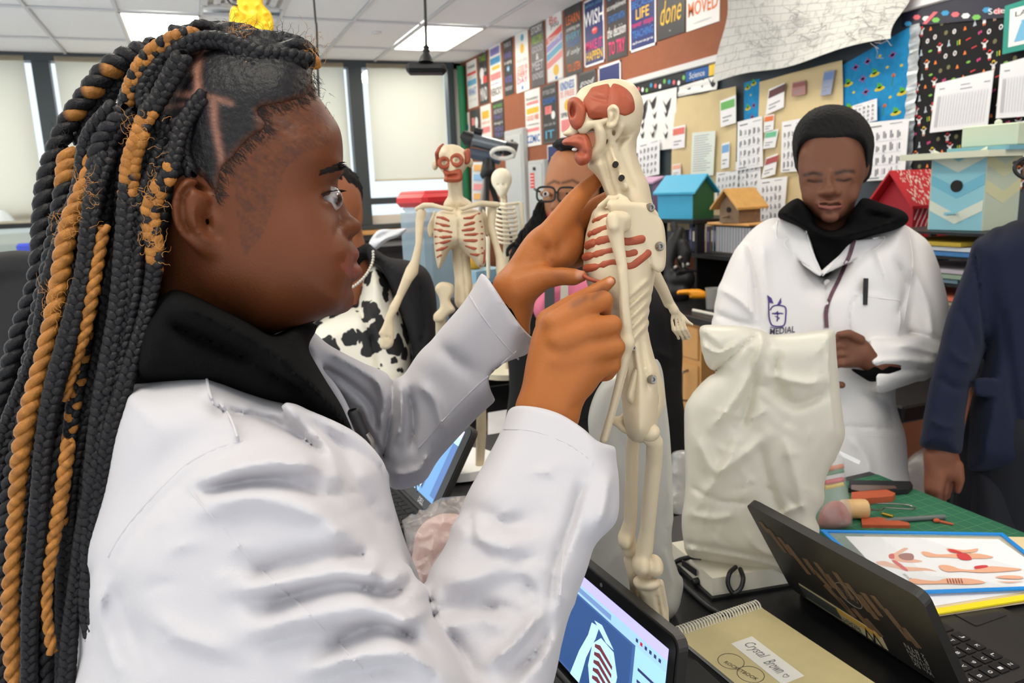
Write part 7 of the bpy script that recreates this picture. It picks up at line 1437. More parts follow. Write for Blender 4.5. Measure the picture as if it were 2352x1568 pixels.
# ---------------- zip bags
m_bagfilm = mat('clear_bag_film', (236, 234, 232), .09, alpha=.22, spec=1.0, coat=.8, bump=1.0, bscale=55)
e = empty('zip_bag', tuple(z_at(1915, 1205, TZ)), 'clear zip bag with coloured clay sticks on the mat', 'bag')
DZ = (z_at(1915, 1208, TZ)-CAM)@CF
q = Sculpt(k=.004); q.infl([(1880, 1216), (1876, 1170), (1890, 1110), (1900, 1060), (1905, 1035), (1935, 1042), (1942, 1090), (1950, 1140), (1958, 1180), (1955, 1212), (1920, 1218)], DZ-.02, 20, .028, step=2)
for k in range(10): rr = random.Random(k); x = rr.uniform(1885, 1945); y = rr.uniform(1060, 1200); q.stroke([(x, y), (x+rr.uniform(-18, 18), y+rr.uniform(10, 30))], 5, rr.choice((-.004, .004)))
q.build('film', m_bagfilm, e, h=.003)
for k, c in enumerate(((196, 62, 60), (214, 190, 60), (70, 130, 90), (196, 110, 60))): q = MB(); q.tube([W(1896, 1108+11*k if k < 2 else 1088-10*(k-2), DZ-.01), W(1936, 1100+11*k if k < 2 else 1080-10*(k-2), DZ-.008)], .0045, 8); tag(q.build('clay_stick', flat(c), e, smooth=True), ('red', 'yellow', 'green', 'orange')[k]+' clay stick')
q = Sculpt(k=.006); q.infl([(1884, 1212), (1882, 1180), (1900, 1155), (1930, 1150), (1950, 1175), (1950, 1208)], DZ-.02, 18, .02, step=2); q.build('clay_lump', mat('pink_clay', (176, 100, 84), .5, bump=.3, bscale=60), e, h=.004)
q = MB(); a, b_ = W(1928, 1040, DZ-.03), W(1974, 1062, DZ-.02); q.box((a+b_)/2, (np.linalg.norm(b_-a), .003, .008), np.array(((b_-a)/np.linalg.norm(b_-a), CF, np.cross((b_-a)/np.linalg.norm(b_-a), CF))).T); q.build('zip_seal', flat((240, 240, 240), .25), e)
e = empty('clay_bag', tuple(z_at(1000, 1310, TZ)), 'crumpled clear bag of pink clay under the near sleeve', 'bag')
q = Sculpt(k=.008); q.infl([(930, 1195), (960, 1180), (1000, 1150), (1060, 1138), (1120, 1150), (1130, 1260), (1100, 1350), (1010, 1390), (960, 1340), (936, 1260)], 1.20, 40, .06, step=2, k=.01); rr = random.Random(9)
for k in range(46): x = rr.uniform(935, 1070); y = rr.uniform(1150, 1330); q.stroke([(x, y), (x+rr.uniform(-22, 22), y+rr.uniform(-20, 20)), (x+rr.uniform(-34, 34), y+rr.uniform(0, 34))], 5, rr.choice((-.006, .006, .004)))
q.build('film', mat('crinkled_film', (238, 230, 226), .08, alpha=.30, spec=1.0, coat=1.0, bump=1.0, bscale=90), e, h=.003)
q = Sculpt(k=.02); q.ell(1030, 1250, 1.21, 80, 70, .05); q.ell(990, 1320, 1.20, 60, 50, .04); q.build('clay_lump', mat('pink_grey_clay', (188, 150, 140), .5, bump=.4, bscale=40), e, h=.007)
# ---------------- white power box with cable
e = empty('power_box', (.76, .96, TZ), 'low cream power supply box with black cable under the white bag', 'box')
q = MB(); q.prism([(.682, .899, TZ+.004), (.845, .872, TZ+.004), (.868, 1.01, TZ+.004), (.694, 1.03, TZ+.004)], (0, 0, .030)); q.build('housing', mat('cream_housing', (222, 216, 198), .5), e)
q = MB(); q.prism([(.676, .893, TZ+.0005), (.85, .865, TZ+.0005), (.874, 1.015, TZ+.0005), (.688, 1.038, TZ+.0005)], (0, 0, .004)); q.build('base_plate', m_black, e)
c = on(1604, 1333, 0, .686); q = MB(); q.lathe(c, [(0, .011), (.0045, .011), (.0055, .009), (.0055, 0)], (-1, 0, 0), 16); q.build('knob', m_black, e, smooth=True)
q = MB(); q.prism([on(x, y, 0, .683) for x, y in ((1568, 1285), (1600, 1308), (1600, 1322), (1568, 1298))], (-.002, 0, 0)); q.build('switch_plate', m_black, e)
dq = lambda x, y, d: W(x, y, d); q = MB(); q.tube(spline([dq(1690, 1302, 1.20), dq(1676, 1316, 1.18), dq(1672, 1340, 1.175), dq(1684, 1361, 1.172), dq(1700, 1352, 1.172), dq(1707, 1328, 1.178), dq(1700, 1306, 1.20)], 6), .0036, 10); q.build('cable_loop', m_black, e, smooth=True)
q = MB(); q.tube(spline([z_at(1560, 1310, TZ+.01), dq(1543, 1300, 1.29), dq(1560, 1286, 1.28), dq(1590, 1279, 1.25), dq(1610, 1280, 1.24)], 6), .0040, 10); q.build('cable', m_black, e, smooth=True)
q = MB(); q.tube(spline([z_at(1560, 1330, TZ+.006), z_at(1600, 1368, TZ+.006), z_at(1640, 1400, TZ+.006), z_at(1680, 1420, TZ+.006)], 5), .005, 10); q.build('power_cable', m_black, label='black cord lying on the bench in front of the cream box', cat='cord', smooth=True)
# ---------------- white bag over the boxed model
m_bagw = mat('white_plastic_bag', (232, 228, 216), .42, bump=.12, bscale=60, transl=.35, coat=.2)
q = Sculpt(k=.010)
q.infl([(1608, 750), (1650, 746), (1700, 748), (1742, 757), (1760, 768), (1800, 768), (1860, 762), (1908, 756), (1918, 764), (1922, 820), (1930, 900), (1937, 960), (1941, 1000), (1926, 1040), (1906, 1075), (1894, 1110), (1893, 1150), (1880, 1172), (1872, 1190), (1883, 1216), (1868, 1260), (1820, 1330), (1760, 1312), (1690, 1300), (1620, 1286), (1580, 1275), (1568, 1230), (1566, 1190), (1574, 1120), (1572, 1000), (1574, 930), (1600, 890), (1645, 850), (1640, 855), (1620, 832), (1611, 790)], 1.20, 60, .065, dpts=[(1750, 760, 1.16), (1700, 1290, 1.25)], step=2, shape=2.2)
for pts, w_, a in (([(1752, 765), (1742, 820), (1700, 900), (1640, 980)], 14, .010), ([(1640, 855), (1700, 800), (1740, 765)], 7, -.007), ([(1730, 830), (1725, 900), (1700, 990)], 18, -.012), ([(1790, 800), (1780, 860), (1800, 900)], 14, -.008), ([(1760, 860), (1850, 880), (1890, 870)], 14, .008), ([(1770, 890), (1830, 930), (1900, 900)], 16, -.010), ([(1600, 1000), (1640, 1080), (1700, 1050), (1760, 1000)], 18, .008), ([(1700, 1000), (1660, 1080), (1610, 1150)], 18, .009), ([(1590, 1120), (1650, 1150), (1720, 1155)], 6, -.004), ([(1740, 1000), (1760, 1100), (1800, 1200)], 20, -.008), ([(1800, 1000), (1830, 1100), (1850, 1200)], 20, .006), ([(1575, 1260), (1650, 1272), (1740, 1290), (1820, 1310)], 5, .004), ([(1575, 1246), (1660, 1260), (1760, 1280), (1840, 1290)], 5, -.003), ([(1612, 790), (1650, 810), (1690, 790)], 6, .006), ([(1618, 770), (1650, 800), (1690, 775)], 8, -.005), ([(1850, 1160), (1800, 1180), (1780, 1230)], 8, .005), ([(1720, 1230), (1740, 1260), (1790, 1280)], 7, .005), ([(1900, 770), (1905, 900), (1915, 1000)], 5, .004), ([(1640, 940), (1720, 960), (1760, 940)], 5, .004), ([(1580, 1180), (1640, 1190), (1690, 1180)], 12, .005)):
    q.stroke(pts, w_*.8, a)
rr = random.Random(12)
for k in range(60):
    x, y = rr.uniform(1580, 1910), rr.uniform(790, 1290); a_ = rr.uniform(0, 6.3); l = rr.uniform(20, 70); q.stroke([(x, y), (x+l*math.cos(a_), y+l*math.sin(a_))], rr.uniform(4, 8), rr.choice((-.0022, .0022, .0016)))
q.build('plastic_bag', m_bagw, label='large white plastic bag standing over the cream power box', cat='bag', h=.0038)
# sheer bag behind the large model
m_sheer = mat('sheer_plastic', (206, 204, 194), .3, alpha=.72, coat=.4, bump=.3, bscale=40)
q = Sculpt(k=.010); q.infl([(1380, 880), (1440, 840), (1490, 826), (1516, 832), (1528, 920), (1538, 1000), (1543, 1080), (1546, 1160), (1541, 1230), (1556, 1290), (1571, 1335), (1564, 1382), (1546, 1416), (1500, 1440), (1420, 1436), (1350, 1400), (1310, 1330), (1330, 1200), (1360, 1060), (1350, 960)], 1.10, 40, .035, dpts=[(1450, 860, 1.02), (1450, 1400, 1.14)], step=2)
for pts, w_, a in (([(1516, 850), (1530, 1000), (1535, 1150)], 6, .004), ([(1545, 1180), (1530, 1260), (1550, 1340)], 6, .005), ([(1530, 1250), (1556, 1300), (1560, 1370)], 6, -.005), ([(1420, 900), (1400, 1000), (1420, 1100)], 20, .006), ([(1380, 1100), (1350, 1200), (1340, 1300)], 20, -.006), ([(1440, 1250), (1400, 1300), (1380, 1380)], 18, .005)): q.stroke(pts, w_, a)
q.build('plastic_bag', m_sheer, label='sheer plastic bag hanging behind the legs of the large model', cat='bag', h=.005)
q = Sculpt(k=.006); q.infl([(1535, 1170), (1538, 1060), (1550, 1035), (1590, 1040), (1610, 1100), (1600, 1172)], 1.36, 18, .03, step=2); rr = random.Random(4)
for k in range(18): x = rr.uniform(1540, 1590); y = rr.uniform(1050, 1165); q.stroke([(x, y), (x+rr.uniform(-14, 14), y+rr.uniform(-14, 14))], 4, rr.choice((-.005, .005)))
q.build('clear_bag', mat('crinkled_film2', (220, 222, 222), .1, alpha=.4, coat=1.0, bump=.8, bscale=80), label='crumpled clear bag left of the white plastic bag', cat='bag', h=.005)
# ============================================================ side counter, birdhouses and the far clutter
CXF = 2.62
e = empty('side_counter', (2.7, 3.4, 0), 'long black topped counter with maple cabinets along the board wall', 'counter')
yc = on(1612, 842, 0, 2.22)[1]
q = MB(); q.box((2.64, 2.6, .895), (.90, 6.4, .04), bev=.005); q.build('counter_top', m_res, e)
for k in range(3):
    y0 = yc+.62*k; cb = MB(); cb.box((2.65, y0+.31, .475), (.86, .61, .80)); c_ = cb.build('cabinet_body', m_wood, e)
    q = MB(); q.box((2.22, y0+.305, .775), (.022, .57, .16), bev=.004); q.build('drawer', m_wood, e)
    q = MB(); q.box((2.22, y0+.305, .385), (.022, .57, .56), bev=.004); d_ = q.build('door', m_wood, e)
    q = MB(); yy = y0+.10; q.tube(spline([(2.21, yy, .63), (2.175, yy, .62), (2.172, yy, .60), (2.172, yy, .50), (2.172, yy, .48), (2.21, yy, .47)], 4), .006, 10); q.build('handle', m_steel, d_, smooth=True)
# shelf unit standing on the counter
e = empty('counter_shelf', (2.86, 2.9, .915), 'black shelf unit standing on the side counter', 'shelf')
q = MB(); q.box((2.84, 2.9, 1.145), (.42, 3.4, .022)); ya = on(1636, 560, 0, 2.70)[1]+.06; q.box((2.84, (ya+4.6)/2, 1.335), (.46, 4.6-ya, .022)); q.build('board', m_black, e)
for y, h_ in ((1.22, .22), (2.2, .22), (ya+.012, .40), (4.58, .42)): q = MB(); q.box((2.84, y, .92+h_/2), (.40, .02, h_)); q.build('upright', m_black, e)
# books
def place(px, py, x): return on(px, py, 0, x)
zb = 1.1575; r = random.Random(6); pA = place(1590, 600, 2.72); pB = place(1640, 600, 2.72); y = pA[1]; k = 0
BC = [(58, 60, 92), (40, 44, 70), (150, 50, 62), (220, 214, 196), (206, 190, 140), (196, 176, 150), (80, 62, 96), (170, 150, 110), (60, 90, 120)]
BW = ('slate blue', 'navy', 'crimson', 'cream', 'tan', 'beige', 'plum', 'khaki', 'teal')
while k < 9 and y > pB[1]-.05:
    t = r.uniform(.020, .036); h = r.uniform(.135, .168); e = empty('book', (2.76, y-t/2, zb), BW[k]+' book standing on the counter shelf below the teal birdhouse', 'book', 'books on the counter shelf')
    q = MB(); q.box((2.76, y-t/2, zb+h/2), (.13, t, h), bev=.002); q.build('cover', flat(BC[k], .5), e); q = MB(); q.box((2.694, y-t/2, zb+h*.62), (.001, t*.6, h*.4)); q.build('spine_label', flat((206, 200, 180)) if k % 2 else flat((120, 120, 150)), e); y -= t+.002; k += 1
# case of grey magazines
e = empty('magazine_box', tuple(place(1670, 600, 2.72)*np.array((1, 1, 0))+np.array((0, 0, zb))), 'wooden topped box full of grey magazines beside the books', 'box'); a, b_ = place(1636, 560, 2.70), place(1725, 560, 2.70)
q = MB(); q.box((2.80, (a[1]+b_[1])/2, zb+.006), (.22, a[1]-b_[1]+.02, .012)); q.box((2.92, (a[1]+b_[1])/2, zb+.08), (.02, a[1]-b_[1], .15)); q.box((2.80, a[1]+.008, zb+.075), (.22, .012, .15)); q.build('case', flat((70, 66, 62)), e)
q = MB(); q.box((2.80, (a[1]+b_[1])/2, zb+.168), (.26, a[1]-b_[1]+.03, .014), bev=.004); q.build('wooden_top', m_wood, e); n_ = 14
for k in range(n_): yy = a[1]-(a[1]-b_[1])*(k+.5)/n_; q = MB(); q.box((2.78, yy, zb+.082), (.17, (a[1]-b_[1])/n_*.8, .14)); q.build('magazine', flat((168+6*(k % 3), 176, 182)), e)
# birdhouses -------------------------------------------------
def birdhouse(label, c, rz, w_, d_, h_, rise, wall, roof, front=None, over=.02, hole=True, side=None, flat_roof=False, hole_h=.55):
    """c: middle of the floor; local -y is the gable face with the hole, ridge runs along y"""
    e = empty('birdhouse', tuple(c), label, 'birdhouse'); cz, sz = math.cos(rz), math.sin(rz); Rm = np.array(((cz, -sz, 0), (sz, cz, 0), (0, 0, 1.))); T = lambda P: [np.asarray(c)+Rm@np.array(p, float) for p in P]
    q = MB(); prof = [(-w_/2, h_), (-w_/2, 0), (w_/2, 0), (w_/2, h_)]+([(0, h_+rise)] if not flat_roof else [])
    q.prism(T([(x, -d_/2, z) for x, z in prof][::-1]), Rm@np.array((0, d_, 0))); bd = q.build('body', wall, e)
    if front is not None: q = MB(); q.prism(T([(x*.98, -d_/2-.004, z) for x, z in prof][::-1]), Rm@np.array((0, .004, 0))); q.build('front_panel', front, e)
    if side is not None:
        for s_ in (-1, 1): q = MB(); q.prism(T([(s_*w_/2, -d_/2, 0), (s_*w_/2, d_/2, 0), (s_*w_/2, d_/2, h_), (s_*w_/2, -d_/2, h_)]), Rm@np.array((s_*.004, 0, 0))); q.build('side_panel', side, e)
    if not flat_roof:
        for s_ in (-1, 1):
            sl = rise/(w_/2); x1 = w_/2+over; q = MB(); q.prism(T([(0, -d_/2-over*1.5, h_+rise+.006), (s_*x1, -d_/2-over*1.5, h_+rise+.006-sl*x1), (s_*x1, d_/2+over, h_+rise+.006-sl*x1), (0, d_/2+over, h_+rise+.006)]), (0, 0, .012)); q.build('roof_panel', roof, e)
    if hole:
        hc = np.asarray(c)+Rm@np.array((0, -d_/2-.005, h_*hole_h+rise*.25)); nr = Rm@np.array((0, -1., 0)); q = MB(); q.lathe(hc, [(0, .0008), (w_*.11, .0008), (w_*.11, -.003)], nr, 20); q.build('entry_shade_disc', flat((16, 14, 14)), e); q = MB(); q.lathe(hc-np.array((0, 0, h_*.38)), [(0, .05), (.006, .05), (.006, 0)], nr, 10); q.build('perch', front or wall, e, smooth=True)  # hole is a black disc, its inner shade given as colour
    return e, bd, Rm
def heading(px, py): v = W(px, py, 1)-CAM; return math.atan2(-v[0], v[1])    # turns local +y to point away from the camera
zs = 1.3465
m_tealp = flat((64, 166, 206), .55); m_greenp = flat((38, 88, 48), .6)
c = place(1572, 517, 2.72); c[2] = zs; a = heading(1572, 500)
birdhouse('teal and dark green birdhouse on the counter shelf', c+np.array((.02, .02, 0)), a+math.radians(52), .20, .26, .155, .085, m_tealp, m_tealp, m_greenp, .02, False)
m_oldw = mat('weathered_wood', (140, 116, 92), .8, noise=.2, nscale=30); c = place(1690, 532, 2.70); c[2] = zb+.177
birdhouse('small brown wooden birdhouse with a light pine roof', c+np.array((.05, .03, 0)), heading(1690, 500)-math.radians(42), .135, .17, .095, .07, m_oldw, mat('pine_board', (208, 160, 92), .55, noise=.1, nscale=25), None, .03)
c = place(1505, 480, 2.80); c[2] = zs; birdhouse('lilac and grey tall birdhouse behind the shoulder of the large model', c+np.array((0, .05, 0)), heading(1505, 460)+math.radians(40), .16, .22, .21, .03, flat((78, 84, 96)), flat((196, 160, 190)), flat((132, 104, 138)), .012, False)
m_redp = flat((178, 28, 44), .55); m_redr = mat('red_roof_dashes', (196, 36, 44), .6); c = place(2078, 525, 2.62); c[2] = 1.30
q = MB(); q.box((c[0]+.06, c[1]+.02, 1.229), (.2, .2, .139)); q.build('black_crate', m_black, label='black crate under the red birdhouse', cat='crate')
e, bd, Rm = birdhouse('bright red birdhouse with white dashes on the roof', c+np.array((.06, .02, 0)), heading(2078, 500)-math.radians(38), .16, .20, .155, .10, m_redp, m_redr, None, .03)
q = MB(); rr = random.Random(3)
for k in range(260):
    u_, v_ = rr.uniform(0, 1), rr.uniform(-.12, .12); x1 = .11; P = np.array(c)+np.array((.06, .02, 0))+Rm@np.array((u_*x1, v_, .155+.10+.0195-.10/.08*u_*x1)); s_ = Rm@np.array((.006, 0, -.0075)); t_ = Rm@np.array((0, .0018, 0)); q.add([P-t_, P+t_, P+t_+s_, P-t_+s_], [(0, 1, 2, 3)])
q.build('painted_dashes', flat((240, 226, 214)), e, kind='stuff'); q = MB()
for k in range(14): y_, z_ = -.08+.16*(k % 7)/6, .05+.05*(k//7); P0 = np.array(c)+np.array((.06, .02, 0))+Rm@np.array((.0815, y_, z_)); q.tube([P0+Rm@np.array((0, -.012, -.02)), P0+Rm@np.array((0, .004, .012)), P0+Rm@np.array((0, .012, .03))], .0022, 5)
q.build('painted_strokes', flat((216, 190, 190)), e, kind='stuff')
m_lb, m_cr = flat((150, 208, 222), .6), flat((226, 232, 216), .6); c = place(2260, 522, 2.44); c[2] = 1.3655; a = heading(2240, 480)-math.radians(30)
c = c+np.array((.02, .06, 0)); e, bd, Rm = birdhouse('pale blue chevron birdhouse with flat stepped roof', c, a, .18, .20, .235, .0, m_lb, m_lb, None, .0, True, flat((196, 206, 186), .6), True, .62); T = lambda p: c+Rm@np.array(p, float)
for k in range(3):
    z_ = .05+.085*k
    for s_ in (-1, 1):
        q = MB(); q.add([T((0, -.1015, z_-.03)), T((s_*.09, -.1015, z_+.015)), T((s_*.09, -.1015, z_+.05)), T((0, -.1015, z_+.005))], [(0, 1, 2, 3)]); q.build('chevron_band', m_cr if k != 1 else flat((120, 192, 216), .6), e)
        if k: q = MB(); q.add([T((.0945, s_*0, z_-.05)), T((.0945, s_*.1, z_-.01)), T((.0945, s_*.1, z_+.03)), T((.0945, 0, z_-.01))], [(0, 1, 2, 3)]); q.build('chevron_band', flat((214, 212, 170), .6), e)
q = MB(); q.box(T((-.01, -.03, .246)), (.30, .30, .02), Rm); q.build('roof_board', flat((226, 226, 200), .6), e); q = MB(); q.box(T((.05, .02, .262)), (.20, .22, .014), Rm); q.build('roof_board', flat((120, 176, 190), .6), e); q = MB(); q.box(T((.05, .02, .305)), (.18, .10, .07), Rm, bev=.004); q.build('roof_step', flat((206, 216, 190), .6), e); q = MB(); q.ball(T((.05, .02, .346)), .012, 10); q.build('roof_knob', flat((214, 220, 200)), e, smooth=True)
# tray rack with papers
c = place(2200, 560, 2.42); e = empty('tray_rack', (c[0], c[1], .915), 'black tray rack stuffed with papers under the chevron birdhouse', 'rack'); zz = [1.36, 1.28, 1.19, 1.10, 1.01]
for z_ in zz: q = MB(); q.box((2.43, c[1], z_), (.30, .40, .008)); q.build('tray', m_black, e)
for s_ in (-1, 1): q = MB(); q.box((2.32, c[1]+s_*.206, 1.14), (.03, .010, .45)); q.box((2.55, c[1]+s_*.206, 1.14), (.03, .010, .45)); q.build('post', m_black, e)
pc = [(70, 130, 190), (222, 226, 230), (202, 172, 60), (120, 150, 166), (150, 170, 150), (196, 186, 196), (170, 156, 136), (190, 176, 150), (224, 120, 90)]; pw = ('blue', 'white', 'mustard', 'slate', 'sage', 'mauve', 'taupe', 'sand', 'coral')
for k in range(9):
    z_ = zz[1+k//3 if k < 9 else 4]+.005+.016*(k % 3); q = MB(); q.box((2.42+.01*(k % 2), c[1]+.03*((k*5) % 4-1.5), z_+.0072), (.27, .30-.02*(k % 3), .013)); q.build('paper_stack', flat(pc[k]), label=pw[k]+' paper stack in the black tray rack', cat='paper', group='papers in the tray rack')
# microscope, scoop, beaker
e = empty('microscope', tuple(place(1562, 690, 2.45)*np.array((1, 1, 0))+np.array((0, 0, .915))), 'black microscope on the side counter beside the model shoulder', 'microscope'); DX = (place(1562, 690, 2.45)-CAM)@CF; w_ = lambda x, y, dd=0: W(x, y, DX+dd)
q = Sculpt(k=.012); q.chain([(1560, 672, DX, 26), (1545, 670, DX, 24)]); q.chain([(1540, 660, DX, 12), (1536, 600, DX, 13), (1546, 560, DX, 15), (1560, 530, DX, 12)]); q.chain([(1566, 560, DX, 15), (1572, 580, DX, 17), (1570, 600, DX, 14)]); q.chain([(1570, 640, DX, 26), (1550, 642, DX, 26)]); q.build('stand', m_black, e, h=.008)
for x0, y0, x1, y1 in ((1556, 548, 1547, 516), (1570, 552, 1566, 530)): q = MB(); q.tube([w_(x0, y0), w_(x1, y1), w_(x1-1, y1-6)], [.018, .020, .014], 14); q.build('eyepiece', m_black, e, smooth=True)
for x, y in ((1562, 592), (1552, 614), (1580, 608)): q = MB(); q.ball(w_(x, y, -.05), .014, 12); q.build('focus_knob', m_steel, e, smooth=True)
q = MB(); q.box(w_(1566, 622, -.01), (.12, .11, .012)); q.build('stage', m_black, e)
for k in range(2): q = MB(); q.tube([w_(1568+8*k, 600, -.02), w_(1570+9*k, 614, -.02)], .010, 10); q.build('objective', m_steel, e, smooth=True)
q = Sculpt(k=.004); DO = (place(1600, 690, 2.36)-CAM)@CF; q.infl([(1554, 672), (1560, 666), (1586, 664), (1606, 664), (1624, 672), (1631, 684), (1586, 685), (1582, 677), (1558, 677)], DO, 7, .03, step=1.5); q.build('scoop', flat((240, 156, 24), .4), label='bright orange plastic scoop lying on the side counter', cat='scoop', h=.005)
q = MB(); c = place(1640, 688, 2.42); c[2] = .916; q.lathe(c, [(.04, 0), (.044, .10), (.046, .105), (.042, .105), (.038, .005)], (0, 0, 1), 20, cap=False); q.build('beaker', mat('frosted_plastic', (176, 176, 172), .3, alpha=.6), label='grey frosted beaker next to the orange scoop', cat='beaker', smooth=True)
q = MB(); a, b_ = place(1592, 727, 2.28), place(1650, 735, 2.28); a[2] = b_[2] = .922; q.tube([a, b_], .008, 8); q.build('white_rod', flat((220, 216, 204)), label='cream rod lying on the counter edge', cat='rod', smooth=True)
# things behind the man and the boy
def chair(px, py, d, label, rz):
    c = W(px, py, d); e = empty('lab_chair', (c[0], c[1], 0), label, 'chair', rz=0); cz, sz = math.cos(rz), math.sin(rz); T = lambda x, y, z: np.array((c[0]+cz*x-sz*y, c[1]+sz*x+cz*y, z)); B = np.array(((cz, -sz, 0), (sz, cz, 0), (0, 0, 1.)))
    zt = c[2]
    q = MB(); q.box(T(0, 0, zt-.45), (.42, .42, .05), B, bev=.02); q.build('seat', m_black, e); q = Sculpt(k=.02); q.wchain([T(-.16, .2, zt-.06), T(.16, .2, zt-.06)], [.05, .05]); q.wchain([T(-.17, .2, zt-.2), T(.17, .2, zt-.2)], [.04, .04]); q.wchain([T(-.17, .2, zt-.13), T(.17, .2, zt-.13)], [.045, .045]); q.build('backrest', m_blackmat, e, h=.012)
    for x in (-.18, .18):
        q = MB(); q.tube([T(x, .2, zt-.15), T(x, .2, zt-.47)], .012, 8); q.build('back_post', m_black, e, smooth=True)
        for y in (-.18, .18): q = MB(); q.tube([T(x, y, zt-.46), T(x*1.15, y*1.15, .01)], .013, 8); q.build('leg', m_black, e, smooth=True)
chair(1552, 868, 2.7, 'black chair between the large model and the maple cabinets', .5)
c = on(2110, 900, 2, .88); e = empty('side_table', (c[0]+.1, c[1]+.1, 0), 'black table behind the boy and the man in the suit', 'table'); q = MB(); q.box((c[0]-.10, c[1]+.05, .90), (.4, .5, .05), bev=.006); q.build('table_top', m_res, e)
for x in (-.20, .10):
    for y in (-.1, .25): q = MB(); q.tube([(c[0]+x-.06, c[1]+y, .88), (c[0]+x-.06, c[1]+y, .01)], .02, 10); q.build('leg', m_black, e, smooth=True)
q = MB(); q.box((c[0]+.05, c[1]+.08, .25), (.32, .3, .30)); q.build('cardboard_box', flat((186, 146, 92), .8), label='tan cardboard box on the floor below the black table', cat='box'); q = MB()
q = Sculpt(k=.01); q.well((c[0]+.2, c[1]+.06, .52), (.16, .10, .13)); q.build('clear_bag', mat('crinkled_film2', (220, 222, 222), .1, alpha=.4), label='clear plastic bag on the cardboard box', cat='bag', h=.012)
# far left: tank and black chair back
e = empty('glass_tank', tuple(W(20, 560, 6.95)*np.array((1, 1, 0))+np.array((0, 0, 1.0))), 'glass tank with black rim behind the braids at the left', 'tank'); DT = 6.95
a, b_ = W(-60, 522, DT), W(150, 514, DT); q = MB(); q.box((a+b_)/2, (np.linalg.norm(b_-a), .30, .04)); q.build('rim', m_black, e)
q = MB(); q.box((a+b_)/2-np.array((0, 0, .185)), (np.linalg.norm(b_-a)-.02, .29, .33)); q.build('glass_wall', mat('tank_glass', (206, 222, 214), .1, alpha=.55), e); q = MB(); q.box((a+b_)/2-np.array((0, 0, .34)), (np.linalg.norm(b_-a)-.04, .27, .05)); q.build('gravel', flat((168, 156, 120), .9), e)
q = MB(); c = W(64, 566, DT-.24); q.box((c[0], c[1], (c[2]+1.076)/2), (.17, .08, c[2]+.03-1.047), bev=.02); q.build('blue_tub', flat((64, 84, 210), .4), label='blue plastic tub in front of the glass tank', cat='tub', smooth=True)
q = MB(); c = W(8, 508, DT); q.lathe(c, [(.10, 0), (.05, .07), (.03, .1), (0, .1)], (0, 0, 1), 16); q.build('clip_lamp', flat((200, 208, 210), .3), label='grey lamp hood on the rim of the glass tank', cat='lamp', smooth=True)
c = W(20, 640, 1.5); e = empty('office_chair', (c[0], c[1], 0), 'black padded chair back behind the braids at the left edge', 'chair')
q = Sculpt(k=.03); q.infl([(-120, 600), (10, 577), (70, 576), (105, 590), (112, 640), (40, 636), (-120, 640)], 1.5, 22, .05, step=3); q.infl([(-140, 630), (20, 632), (104, 640), (130, 720), (140, 900), (120, 1100), (-140, 1100)], 1.52, 40, .06, step=3); q.build('backrest', mat('black_padding', (38, 38, 39), .9, bump=.2, bscale=400), e, h=.009)
q = MB(); cc = W(-20, 1250, 1.55); q.box((cc[0], cc[1]-.1, .60), (.5, .5, .09), bev=.03); q.build('seat', m_blackmat, e); q = MB(); q.tube([(cc[0], cc[1]-.1, .58), (cc[0], cc[1]-.1, .10)], .03, 12); q.build('column', m_black, e, smooth=True)
for k in range(5): a_ = k*1.2566; q = MB(); q.tube([(cc[0], cc[1]-.1, .12), (cc[0]+.3*math.cos(a_), cc[1]-.1+.3*math.sin(a_), .03)], [.025, .02], 8); q.build('leg', m_black, e, smooth=True)
# back centre: red lidded bin, bag of papers, trays, telescope
DR = 3.05
e = empty('storage_jar', tuple(W(980, 560, DR)*np.array((1, 1, 0))+np.array((0, 0, TZ))), 'clear square jar with a big red lid behind the smaller model', 'jar'); c = W(985, 455, DR); Rb = np.array(((.93, .37, 0), (-.37, .93, 0), (0, 0, 1.))).T
q = MB(); q.box(c+np.array((0, 0, -.005)), (.20, .2, .055), Rb, bev=.018); q.box(c+np.array((0, 0, .02)), (.17, .17, .02), Rb, bev=.008); q.build('lid', flat((206, 42, 48), .4), e); zt = c[2]-.03; q = MB(); q.box((c[0], c[1], (zt+TZ)/2), (.185, .185, zt-TZ-.002), Rb, bev=.02); q.build('jar_body', mat('blue_clear_plastic', (178, 206, 222), .1, alpha=.45, coat=.5), e)
q = MB(); q.box((c[0], c[1], TZ+.06), (.16, .16, .11), Rb, bev=.01); q.build('contents', flat((70, 80, 96)), e)
e = empty('paper_tray', tuple(W(868, 600, 3.0)*np.array((1, 1, 0))+np.array((0, 0, TZ))), 'stack of dark paper trays left of the red lidded jar', 'tray'); c = W(866, 585, 3.0)
for k in range(4): q = MB(); q.box((c[0], c[1], TZ+.012+.05*k), (.24, .22, .012), Rb); q.build('tray', flat((52, 52, 56) if k % 2 else (120, 118, 116), .4), e)
q = Sculpt(k=.006); q.infl([(848, 555), (870, 528), (900, 526), (935, 524), (920, 540), (890, 552), (866, 572), (852, 570)], 2.95, 9, .03, step=1.5); q.stroke([(860, 550), (890, 535), (920, 530)], 4, -.008); q.stroke([(866, 560), (890, 546), (910, 540)], 4, .008); q.build('white_bag', flat((216, 218, 224), .3), label='crumpled white and blue mailing bag on the dark trays', cat='bag', h=.006)
q = MB(); q.ball(W(1088, 596, 2.95), .042, 16); q.build('yellow_ball', flat((226, 170, 50), .5), label='yellow ball behind the ribs of the smaller model', cat='ball', smooth=True)
q = MB(); c = W(1110, 632, 2.95); q.box(c, (.16, .1, .05), Rb); q.build('case_lid', flat((140, 180, 206), .4), label='pale blue case lid by the right arm of the smaller model', cat='case'); q = MB(); q.box(c-np.array((0, 0, .055)), (.16, .1, .05), Rb); q.build('red_case', flat((150, 50, 56), .4), label='dark red case under the pale blue lid', cat='case')
